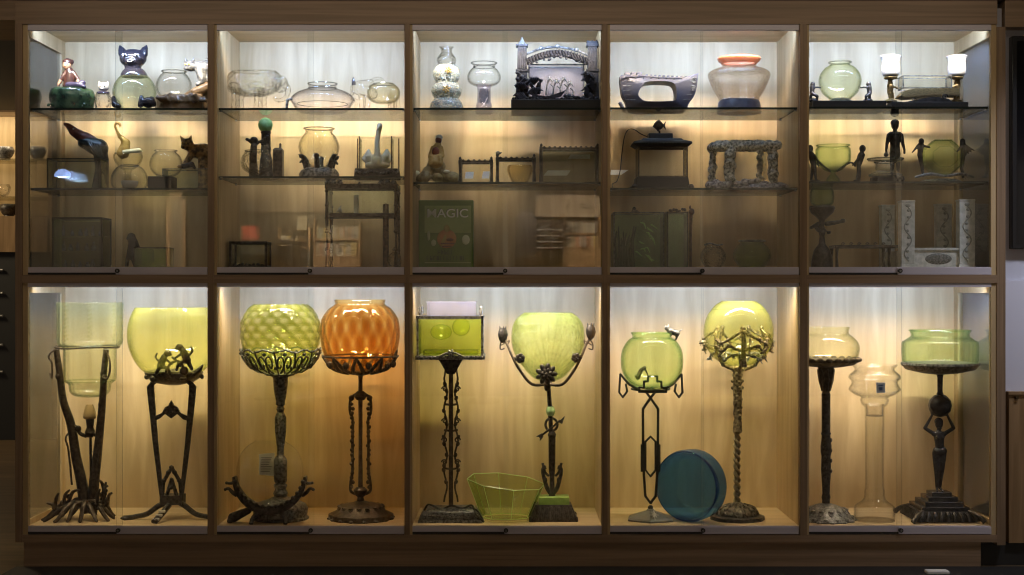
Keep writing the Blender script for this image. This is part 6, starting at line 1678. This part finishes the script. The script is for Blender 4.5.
# L4b globe on gilt branch stand
T = FL('gilt_branch_stand', 'worn gilt stand with leafy branch cup, twisted stem and pierced round foot', 'bowl stand', 738, .145)
b = T.base
g = T.g().lathe(740.5, [(.8, 326), (1.8, 328), (1.6, 335), (2.6, 342), (1.6, 350), (2.4, 358), (3, 366)], 12, d=-22); g.done('front_trunk', GOLD)
R = random.Random(4)
for k in range(5):
    a = 2 * PI * k / 5 - PI / 2
    ca, sa = math.cos(a), math.sin(a)
    for (y0, y1, r0, r1) in ((330, 343, 4, 36), (352, 358, 6, 27), (341, 348, 10, 31)):
        for sx in (-1, 1):
            aa = a + sx * .62
            q = lambda r_, y_, m_: (738.5 + r_ * math.cos(a + sx * .62 * m_), y_, r_ * math.sin(a + sx * .62 * m_))
            if y0 == 330: pts = [q(23, 329, .0), q(29, 334, .35), q(34, 339, .75), q(37.4, 342.5, 1.0)]
            elif y0 == 352: pts = [q(17, 366, 0), q(21, 355, .25), q(26, 354, .6), q(29, 358, 1.0)]
            else: pts = [q(21, 350, .1), q(28, 348, .4), q(33, 345, .7), q(34.6, 350, .95)]
            if k == 0 or y0 != 341 or True:
                g = T.g(); g.tube(pts, [1.5, 1.3, 1.4, .8], 6, smooth=4)
                for j in range(1, 4):
                    p = pts[j]; g.ell((p[0], p[1] + R.uniform(-1, 1), p[2]), (3.0, 1.5, 1.8), 8, tilt=R.uniform(-.7, .7))
                for j in range(2):
                    p = pts[2 + j]; g.tube([p, (p[0] * 1.0 + R.uniform(-4, 4), p[1] + R.uniform(2, 5), p[2])], [1, .5], 5)
                g.done('leafy_branch', GOLD if y0 != 352 else SILVER)
    g = T.g(); g.tube([(738.5 + 23 * ca, 329, 23 * sa), (738.5 + 26 * ca, 345, 26 * sa), (738.5 + 18 * ca, 363, 18 * sa), (738.5 + 6 * ca, 369, 6 * sa)], [1.2, 1.4, 1.6, 2], 7, smooth=4); g.ell((738.5 + 23 * ca, 328, 23 * sa), (2.4, 2.6, 2.4), 8); g.done('rib', GOLD)
g = T.g(); g.tube([(704, 341, -6), (701, 342, -8)], [1.4, 1.6], 6); g.ell((701.4, 342, -8), (1.8, 2, 1.6), 8); g.done('branch_tip', GOLD)
g = T.g(); g.lathe(737.5, [(2, 364), (5, 368), (4.4, 372), (5.4, 375), (4, 379), (5, 382), (3.8, 386), (4.6, 391), (4, 400), (4.8, 403), (3.8, 407), (4.6, 413), (3.4, 419), (4.6, 423), (4.6, 429), (5, 431), (3.6, 433)], 18)
for k in range(18): g.ell((737.5 + 3.6 * math.cos(k * 1.9), 371 + k * 2.8, -abs(3.8 * math.sin(k * 1.9)) - 1), (1.5, 1.8, 1.2), 7)
for y in (370, 381, 388):
    for sx in (-1, 1): g.ell((737.5 + sx * 5, y, 0), (1.6, 1.8, 1.6), 8)
g.done('ornate_stem', GOLD)
g = T.g()
for ph in (0, PI):
    g.tube([(737 + 2.0 * math.cos(ph + i * .36), 432 + i * .79, 2.0 * math.sin(ph + i * .36)) for i in range(92)], 1.75, 8)
g.done('twisted_column', GOLD_S)
g = T.g(); g.lathe(737.5, [(4, 502), (7, 504.6), (15, 507), (19, 510), (20.5, b - 4), (0, b - 4)], 36)
dome = cupmap(737.5, [(6, 503.4), (15, 506.4), (19.6, 509.6), (21.4, b - 4)])
for k in range(12):
    a = 2 * PI * k / 12
    g.tube([dome(a, .1), dome(a + .2, .5), dome(a + .1, .95)], [.8, 1.4, 1.0], 6, smooth=3); g.tube([dome(a + .3, .15), dome(a + .12, .55), dome(a + .35, .95)], [.7, 1.2, .9], 6, smooth=3)
g.done('pierced_dome', solid('pierced_dome_metal', (.24, .215, .16), .4, .7, .6, 110, col2=(.04, .034, .026), vscale=60))
T.g().lathe(737.5, [(22, b - 4.6), (25.5, b - 3.4), (26, b), (0, b)], 72, mod=lambda th, v, r, y: r * (1 + .05 * abs(math.cos(4 * th)))).done('scalloped_plate', IRON)
B = UP('yellow_globe_bowl', 'yellow-green glass globe bowl nested among gilt branches', 'fish bowl', 738.5, T, 366)
B.g().bowl(738.5, [(17, 301), (18, 302), (24, 306), (31.6, 317), (34.6, 330), (33, 344), (26.6, 356), (16, 363.4), (6, 366), (0, 366)], 1, 52).done('bowl', VASE)
ringp(B.g(), 738.5, 309.4, 26.4, .3).done('water_line', GREEN_G)

# L4c blue disc bowl
T = FL('blue_disc_bowl', 'thick deep blue glass dish tipped on its edge against nothing but the floor', 'fish bowl', 690, .10)
T.o['label'] = 'large deep blue glass disc bowl standing on its edge on the floor'
b = T.base
g = T.g()
R_, TH_ = 36.0, 21.0
yaw = math.radians(36)
ax_ = Vector((-math.sin(yaw), -math.cos(yaw), 0)); si = Vector((math.cos(yaw), -math.sin(yaw), 0))
def ringpts(r, off, n=40, fac=1.0):
    out_ = []
    for i in range(n):
        a = 2 * PI * i / n
        rr = r
        p = Vector((691, 0, 0)) + si * rr * math.cos(a) + ax_ * off
        out_.append((p.x, b - R_ + rr * math.sin(a) * 1.0, p.y))
    return out_
loops = [ringpts(2, -TH_ / 2 + 1.5), ringpts(R_ - 3, -TH_ / 2), ringpts(R_ - .5, -TH_ / 2 + 2), ringpts(R_, TH_ / 2 - 3), ringpts(R_ - 1.4, TH_ / 2), ringpts(R_ - 3.4, TH_ / 2 - 1), ringpts(R_ - 4.6, 0), ringpts(R_ - 8, -TH_ / 2 + 4.4), ringpts(2, -TH_ / 2 + 5)]
vs, fs = [], []
for l in loops: vs += [g.c(p) for p in l]
for i in range(len(loops) - 1):
    for k in range(40): fs.append((i * 40 + k, i * 40 + (k + 1) % 40, (i + 1) * 40 + (k + 1) % 40, (i + 1) * 40 + k))
fs += [tuple(range(40))[::-1], tuple(range((len(loops) - 1) * 40, len(loops) * 40))]
g.add(vs, fs); g.done('bowl', BLUE_G)
g = T.g(); g.tube(ringpts(R_ - 1.6, TH_ / 2), .6, 6, closed=True); g.done('rim', BLUE_G)

# L5a pale bowl on scalloped stand
T = FL('scalloped_bowl_stand', 'slim dark stand with scalloped cup, leaf capital and silvery pierced foot', 'bowl stand', 826, .135)
b = T.base
g = T.g(); g.lathe(827, [(31.6, 359), (31.4, 361), (26, 364.8), (14, 367), (0, 368), (0, 367), (13, 366), (25, 363.6), (30.6, 360)], 96, mod=lambda th, v, r, y: r * (1 + .02 * math.cos(22 * th)))
for k in range(22):
    a = 2 * PI * k / 22; g.ell((827 + 31 * math.cos(a), 359.4, 31 * math.sin(a)), (3.4, 2.6, 2.6), 8)
g.done('scalloped_cup', IRON_B)
g = T.g(); g.lathe(826, [(7, 366), (8, 368), (6, 378), (3.6, 390), (3.8, 393), (4.4, 394)], 18)
for k in range(8):
    a = 2 * PI * k / 8; g.tube([(826 + 3.4 * math.cos(a), 391, 3.4 * math.sin(a)), (826 + 5.4 * math.cos(a), 380, 5.4 * math.sin(a)), (826 + 8.4 * math.cos(a), 369, 8.4 * math.sin(a))], [1.2, 2.4, .8], 6, smooth=3)
g.done('leaf_capital', IRON_B)
g = T.g(); g.lathe(826, [(4.6, 393.5), (4.4, 395), (4.3, 432), (5.4, 433.6), (4.2, 435), (4.6, 440), (5.6, 446), (5.4, 453), (4.4, 456), (5, 468), (4.2, 482), (3.6, 494), (4.6, 497), (3.8, 500), (4.4, 506)], 20)
for k in range(12): g.ell((826 + 4.4 * math.cos(k * 2.1), 440 + k * 3.4, -abs(4.6 * math.sin(k * 2.1 + .4)) - .6), (1.6, 2.2, 1.2), 7)
g.done('column', IRON)
relief_base(T, 826, [(4, 503), (11, 505), (19, 508.5), (25, b - 4), (28.6, b - 1), (28.4, b), (0, b)], 10, SILVER, bumps=(14, 1.5), rows=3, amp=.05, name='pierced_foot')
B = UP('pale_lemon_bowl', 'low pale yellow glass bowl with a collar, partly behind the divider', 'fish bowl', 827, T, 366)
B.g().bowl(827, [(22.6, 327.4), (22, 328.6), (21.6, 333.5), (26, 337), (31, 343), (32, 350), (29.6, 358), (24, 363), (12, 366), (0, 366)], 1, 56).done('bowl', VASE_P)

# L5b tall clear pedestal bowl
T = FL('tall_clear_pedestal_bowl', 'tall clear glass pedestal vase with ridged bowl and rounded foot', 'vase', 874, .115)
b = T.base
T.g().bowl(874.6, [(22.6, 364.6), (21, 367), (19.6, 370), (24.6, 374.6), (25.6, 378), (23.4, 380.6), (22.6, 383), (24.6, 387), (25.4, 390), (20, 394.4), (13.6, 397.5), (14.2, 400), (12.6, 404.6), (10, 407), (9.6, 412), (9.4, 440), (9.2, 470), (9.4, 487), (10, 490), (10.6, 498), (14, 502), (19.6, 506), (20.4, 513), (20, b - 1), (18, b), (0, b)], 1, 56, smooth=3).done('vase', CLEAR_T)
T.g().bowl(874.6, [(9, 404), (8.6, 406), (8.4, 414), (8.6, 416), (0, 416)], .8, 32, smooth=1).done('inner_cup', CLEAR_V)
T.g().box(870, 878.6, 381, 391, -25.4, -24.8).done('paper_tag', solid('tag_paper', (.62, .66, .74), .7))
g = T.g(); g.box(872, 876.6, 383, 384.2, -25.8, -25.4); g.box(872.6, 876, 385.4, 388.6, -25.8, -25.4); g.done('tag_print', solid('tag_ink', (.10, .14, .26), .7))

# L5c green bowl on statue stand
T = FL('nude_statue_stand', 'bronze statue of a standing nude lifting a ball overhead on a stepped base', 'bowl stand', 939, .155)
b = T.base
g = T.g(); px = 939
g.ell((px, 424, 0), (4.0, 5.0, 4.4)); g.ell((px, 425.5, -4.1), (.9, 1.2, 1), 8); g.ell((px, 428, -3), (2.2, 1.6, 1.8), 8); cap(g, (px, 427, .4), (px, 431.5, 0), 2.1, 2.3)
cap(g, (px - 5.2, 434, 0), (px + 5.2, 434, 0), 2.6, 2.6); cap(g, (px, 435, 0), (px + .4, 443, 0), 5.6, 4.6); cap(g, (px + .4, 443, 0), (px + .6, 447, 0), 4.5, 4.6); cap(g, (px - 1.6, 452, 0), (px + 2.4, 451, 0), 5.4, 5.6)
for sx in (-1, 1): g.ell((px + sx * 2.6, 437, -4.2), (2.1, 2.0, 1.6), 10)
for sx in (-1, 1): g.ell((px + sx * 2.4, 453, 3.2), (2.8, 3, 2.4), 10)
for sx, (ex, ey), (hx, hy) in ((-1, (924.6, 428), (931.5, 415)), (1, (953.4, 428), (946.6, 415))):
    cap(g, (px + sx * 6, 433.4, 0), (ex, ey, -1), 2.2, 1.8); cap(g, (ex, ey, -1), (hx, hy, -2), 1.8, 1.2)
    for f_ in range(4): cap(g, (hx + sx * .2, hy, -2 - f_ * .5), (hx + sx * (.6 + .5 * f_) * .6, hy - 4 + f_ * .5, -4 + f_ * 1.5), .7, .45, 6)
    cap(g, (hx, hy, -2), (hx - sx * 1.8, hy - 1.4, -3.6), .7, .45, 6)
cap(g, (px - 2.6, 454, 0), (px - 2.8, 470, -1.6), 4.3, 2.9); cap(g, (px - 2.8, 470, -1.6), (px - 2.0, 487, .6), 2.7, 1.5); cap(g, (px - 2, 488, .6), (px - 3, 490.6, -4.6), 1.4, 1.1)
cap(g, (px + 3.2, 454, 0), (px + 2.2, 470, -1.2), 4.4, 2.9); cap(g, (px + 2.2, 470, -1.2), (px + 1.4, 487, 1), 2.7, 1.5); cap(g, (px + 1.2, 488, 1), (px + 2.6, 490.6, -4), 1.4, 1.1)
g.ell((px - 2.4, 475, 1.2), (1.8, 5, 1.6), 10); g.ell((px + 1.6, 475, 1.2), (1.8, 5, 1.6), 10)
g.done('body', BRONZE, remesh=.5)
g = T.g(); g.ell((px, 421.6, 1), (4.4, 4.0, 4.4)); g.ell((px, 424, 4.6), (2.2, 2.2, 2), 10); g.done('hair', BRONZE)
T.g().lathe(940, [(.4, 393.6), (6, 395.4), (10.4, 400), (11.6, 405.4), (10.4, 411), (6, 415.6), (.4, 417.2)], 32).done('ball', BRONZE)
T.g().lathe(940, [(5, 372), (3.4, 375), (2.7, 378), (2.6, 392), (3.6, 394), (3, 396)], 18).done('stem', BRONZE)
g = T.g(); g.lathe(940, [(37.4, 362.5), (38, 364.5), (33, 369.5), (18, 373), (4, 374.5), (0, 374.5), (0, 373.4), (17, 371.8), (31, 368), (36, 363.4)], 90, mod=lambda th, v, r, y: r * (1 + .012 * math.cos(44 * th))); g.done('dish', PEWTER)
g = T.g()
for i, (w, y0) in enumerate(((10, 491), (14.5, 495), (19, 499.4), (23.5, 504))):
    g.box(px - w, px + w, y0, y0 + 5.2, -w, w)
g.done('stepped_plinth', BRONZE, bev=.4)
g = T.g(); g.frustum(px, 0, b - 1, 508, 28, 24, 28, 24)
for sd in range(4):
    for i in range(9):
        u = -24 + i * 6
        p0 = {0: (px + u, -26), 1: (px + u, 26), 2: (px - 26, u), 3: (px + 26, u)}[sd]
        s2 = {0: (px + u * 1.18, -31), 1: (px + u * 1.18, 31), 2: (px - 31, u * 1.18), 3: (px + 31, u * 1.18)}[sd]
        g.tube([(p0[0], 508.5, p0[1]), ((p0[0] + s2[0]) / 2 + 1, 512, (p0[1] + s2[1]) / 2), (s2[0], b - 1.6, s2[1])], [1.4, 2.2, 1.4], 6, smooth=3)
for cx_, dd in ((-32, -32), (32, -32), (-32, 32), (32, 32)):
    g.tube([(px + cx_ * .7, 508, dd * .7), (px + cx_ * .95, 512, dd * .95), (px + cx_ * 1.1, b - 1.6, dd * 1.06)], [2, 2.4, 2.6], 7, smooth=3)
g.done('ornate_skirt', IRON)
B = UP('green_fluted_bowl', 'low green fluted glass bowl with collar on the statue stand dish', 'fish bowl', 940, T, 371)
B.g().bowl(940, [(29.6, 330.6), (29, 332), (28.4, 336), (31.6, 338.6), (35.6, 341.6), (36.4, 346), (36.2, 358), (34, 364), (24, 369), (10, 371), (0, 371)], 1.1, 96, smooth=3, mod=lambda th, v, r, y: r * (1 + (.03 * abs(math.cos(14 * th)) if 341 < y < 366 else 0))).done('bowl', GREEN_G)
ringp(B.g(), 940, 330.6, 29.6, .9).done('rim', GREEN_G)
# ---------------------------------------------------------------- the reading room behind the camera, seen as reflections in the doors
def RK(Y): return (D - Y) / F
def RX(px, Y): return (px - 512) * RK(Y)
def RZ(py, Y): return H + (287.5 - py) * RK(Y)
def rthing(name, label, cat, px, py, Y, group=None):
    o = bpy.data.objects.new(name, None); C.objects.link(o)
    o.location = (RX(px, Y), Y, max(RZ(py, Y), 0)); tag(o, label, cat, group)
    return o
def rb(o, name, px0, px1, py0, py1, Y0, Y1, m, par=None, **kw):
    """A box given by reflected photo pixels at depth Y0 (its face towards the case), child of o."""
    g = G(None)
    g.box(RX(px0, Y0) - o.location.x, RX(px1, Y0) - o.location.x, Y0 - o.location.y, Y1 - o.location.y, RZ(py1, Y0) - o.location.z, RZ(py0, Y0) - o.location.z)
    return g.done(name, m, par or o, **kw)
W_ = -RL
PANEL = wood('dark_wall_panel', (0.018, 0.014, 0.010), (0.035, 0.027, 0.019), (9, 9, .6), .6)
o = G(None).box(RX(86, W_), RX(166, W_), W_, W_ + .06, 0, 2.9).done('trim_panelling', PANEL); tag(o, kind='structure')
o = G(None).box(RX(604, W_), RX(1010, W_), W_, W_ + .06, 0, 2.9).done('trim_panelling', PANEL); tag(o, kind='structure')
o = G(None).box(RX(415, W_), RX(533, W_), W_, W_ + .03, 0, 2.9).done('trim_panelling', solid('grey_brown_wall', (.04, .035, .027), .8)); tag(o, kind='structure')
dr = G(None)
for a, c_ in ((167, 171), (182.6, 186.4)): dr.box(RX(a, W_), RX(c_, W_), W_, W_ + .08, 0, RZ(193, W_))
dr.box(RX(167, W_), RX(186.4, W_), W_, W_ + .08, RZ(200, W_), RZ(193, W_))
dr = dr.done('door_1', OAK); tag(dr, kind='structure')
o_ = G(None).box(RX(171, W_) - dr.location.x, RX(182.6, W_) - dr.location.x, .0 - .03, .02, 0, RZ(200, W_)).done('door_leaf', solid('door_paint', (.16, .13, .09), .6), dr)
# shelves of books
PAL = [(.55, .50, .36), (.40, .33, .20), (.12, .10, .08), (.50, .44, .30), (.30, .14, .07), (.62, .58, .48), (.16, .18, .15), (.48, .36, .14), (.34, .32, .28)]
BK = [solid('book_cloth', tuple(min(.9, v * 1.35) for v in c_), .6) for c_ in PAL]
def bookcase(px0, px1, rows, Y0, label, backm=OAK):
    o = rthing('bookcase', label, 'bookcase', (px0 + px1) / 2, rows[-1] + 12, Y0)
    o.location.z = 0
    for a in (px0, px1): rb(o, 'side_panel', a - .8, a + .8, rows[0] - 19, rows[-1] + 2, Y0, W_, OAK)
    for y in rows: rb(o, 'shelf_board', px0, px1, y, y + 1.6, Y0, W_, OAK)
    g = G(None).box(RX(px0 - .8, Y0) - o.location.x, RX(px1 + .8, Y0) - o.location.x, -.0, W_ - Y0, 0, RZ(rows[-1] + 2, Y0)).done('base_cupboard', backm, o)
    return o
def books(px0, px1, py, h, Y0, seed, grp, lab):
    R = random.Random(seed); x = px0
    first = None
    while x < px1 - 1.2:
        w = R.uniform(1.7, 3.4); hh = h * R.uniform(.78, 1.0)
        k = RK(Y0)
        o = bpy.data.objects.new('book', None); C.objects.link(o)
        o.location = (RX(x + w / 2, Y0), Y0 - .02, RZ(py, Y0)); tag(o, lab, 'book', grp)
        m = R.choice(BK)
        G(None).box(-w * k / 2 * .94, w * k / 2 * .94, -.13, 0, 0, hh * k).done('cover', m, o)
        G(None).box(-w * k / 2 * .6, w * k / 2 * .6, -.128, -.004, .004, hh * k + .002).done('pages', WHITE, o)
        if R.random() < .22: o.rotation_euler = (0, R.uniform(-.14, .14), 0)
        x += w + .12
BL = 'upright clothbound book on the long lit shelves, reflected in the case doors'
bookcase(314, 359, (238.8, 256), W_ + .24, 'long low bookcase reflected behind the iron-stand aquarium')
books(316, 357, 238.6, 13.6, W_ + .23, 1, 'books reflected by the iron-stand aquarium', BL)
books(316, 357, 255.8, 14.6, W_ + .23, 2, 'books reflected by the iron-stand aquarium', BL)
bookcase(278, 309, (246,), W_ + .24, 'small bookcase reflected between dark tank and aquarium', BLACK_M)
books(280, 296, 245.8, 11, W_ + .23, 3, 'books reflected beside the small picture', 'leaning book on the small reflected bookcase under the framed picture')
bookcase(564, 600, (233, 247), W_ + .24, 'bookcase reflected in the right doors of the middle bay')
books(566, 598, 246.8, 13, W_ + .23, 4, 'books reflected in the middle bay', 'spined book reflected in the middle bay behind the desk')
books(566, 598, 232.8, 12, W_ + .23, 5, 'dark binders reflected in the middle bay', 'dark binder reflected above the spined books in the middle bay')
fr_ = rthing('picture_frame', 'small cream picture reflected on top of a bookcase', 'picture', 301.5, 229.5, W_ + .2)
rb(fr_, 'frame', 297, 306.4, 216, 229.5, W_ + .18, W_ + .14, solid('cream_frame', (.72, .66, .48), .6)); rb(fr_, 'picture', 299, 304.6, 219, 227, W_ + .185, W_ + .17, solid('picture_tan', (.50, .44, .30), .6))
pl = rthing('floor_lamp', 'thin black floor lamp pole reflected before the beige wall', 'lamp', 266.6, 400, -10.8)
rb(pl, 'pole', 265.2, 268.4, 186, 245, -10.8, -10.86, BLACK_M); rb(pl, 'crossbar', 253, 273, 187, 190.4, -10.8, -10.86, BLACK_M)
G(None).tube([(0, 0, 0), (0, 0, RZ(245, -10.8))], .018, 8).done('lower_pole', BLACK_M, pl); G(None).lathe((0, 0), [(.16, 0), (.16, .02), (.02, .04)], 24).done('base', BLACK_M, pl)
bl = rthing('box', 'red patterned box reflected beside the black lamp pole', 'box', 250, 240, -10.4)
RED = solid('red_pattern', (.62, .05, .03), .6, col2=(.62, .20, .14), vscale=14)
rb(bl, 'body', 242, 256, 227, 240, -10.4, -10.6, RED); rb(bl, 'lid', 241.6, 256.4, 225.6, 227.4, -10.39, -10.61, RED)
dk = rthing('desk', 'dark desk reflected below the red patterned box', 'desk', 248, 400, -10.4)
dk.location.z = 0
rb(dk, 'desk_top', 226, 292, 240, 243, -10.3, -11.1, BLACK_M)
for px in (228, 290):
    for yy in (-10.35, -11.0): G(None).box(RX(px, -10.35) - .03 - dk.location.x, RX(px, -10.35) + .03 - dk.location.x, yy + 10.4, yy + 10.46, 0, RZ(243, -10.3)).done('leg', BLACK_M, dk)
GREYC = solid('grey_upholstery', (.035, .035, .04), .9)
for px, w, py0, lab in ((482, 11, 222, 'tall grey chair back reflected beside the green show tin'), (526, 11, 212, 'tall grey chair back reflected near the middle door seam')):
    c_ = rthing('office_chair', lab, 'chair', px, 400, -10.0); c_.location.z = 0
    k = RK(-10.0)
    z1 = RZ(py0, -10.0)
    pts = [(-w * k, z1 - .75), (w * k, z1 - .75), (w * k, z1 - .12), (w * k * .6, z1), (-w * k * .6, z1), (-w * k, z1 - .12)]
    G(None).prism(pts, -.05, .06).done('backrest', GREYC, c_, bev=.03)
    G(None).box(-w * k, w * k, -.55, .0, z1 - .85, z1 - .75).done('seat', GREYC, c_, bev=.03)
    G(None).tube([(0, -.25, 0), (0, -.25, z1 - .85)], .04, 10).done('pedestal', BLACK_M, c_); G(None).lathe((0, -.25), [(.22, 0), (.2, .04), (.04, .08)], 5).done('base', BLACK_M, c_)
wb = rthing('wall_screen', 'pale rectangular screen reflected high in the middle bay', 'screen', 568, 217, W_ + .1)
rb(wb, 'surface', 535.5, 600, 194.5, 217, W_ + .1, W_ + .04, solid('screen_cloth', (.45, .38, .29), .8)); rb(wb, 'frame', 534.6, 601, 193.2, 194.6, W_ + .11, W_ + .04, BLACK_M)
rk = rthing('equipment_rack', 'dark rack with pale shelf edges reflected under the screen', 'rack', 550, 400, W_ + .3); rk.location.z = 0
for y in (229, 235, 241, 247): rb(rk, 'shelf', 537, 563, y, y + .9, W_ + .5, W_ + .1, WHITE)
for x in (536.4, 551, 563.4): rb(rk, 'upright', x - .5, x + .5, 218, 262, W_ + .5, W_ + .1, BLACK_M)
for k_, y in enumerate((229, 235, 241)): rb(rk, 'device', 539 + k_ * 3, 549 + k_ * 4, y - 4.6, y, W_ + .49, W_ + .12, BLACK_M)
# pendant lamp
pd = bpy.data.objects.new('pendant_lamp', None); C.objects.link(pd)
YP = -7.4; kp = RK(YP)
pd.location = (RX(61.5, YP), YP, RZ(177, YP)); tag(pd, 'glowing blue-white dome lamp hanging on a thin rod, reflected in front of the parrot', 'lamp')
gl_, nt, out = new_mat('lamp_glow'); e = N(nt, 'Emission'); e.inputs[0].default_value = (.50, .66, 1, 1); e.inputs[1].default_value = 40; nt.links.new(e.outputs[0], out.inputs[0])
gl2, nt, out = new_mat('lamp_dome'); e = N(nt, 'Emission'); e.inputs[0].default_value = (.36, .52, 1, 1); e.inputs[1].default_value = 11; nt.links.new(e.outputs[0], out.inputs[0])
q = [(8.2, .6), (8.0, 2.6), (6.6, 5.6), (4, 7.6), (.6, 8.4)]
G(None).lathe((0, 0), [(a * kp, y * kp) for a, y in q], 28).done('dome', gl2, pd)
G(None).lathe((0, 0), [(.3 * kp, -.6 * kp), (4 * kp, -.2 * kp), (6.4 * kp, .55 * kp), (.3 * kp, .6 * kp)], 24).done('bulb', gl_, pd)
G(None).tube([(0, 0, 8 * kp), (0, 0, 3.02 - pd.location.z)], .008, 8).done('rod', BLACK_M, pd)
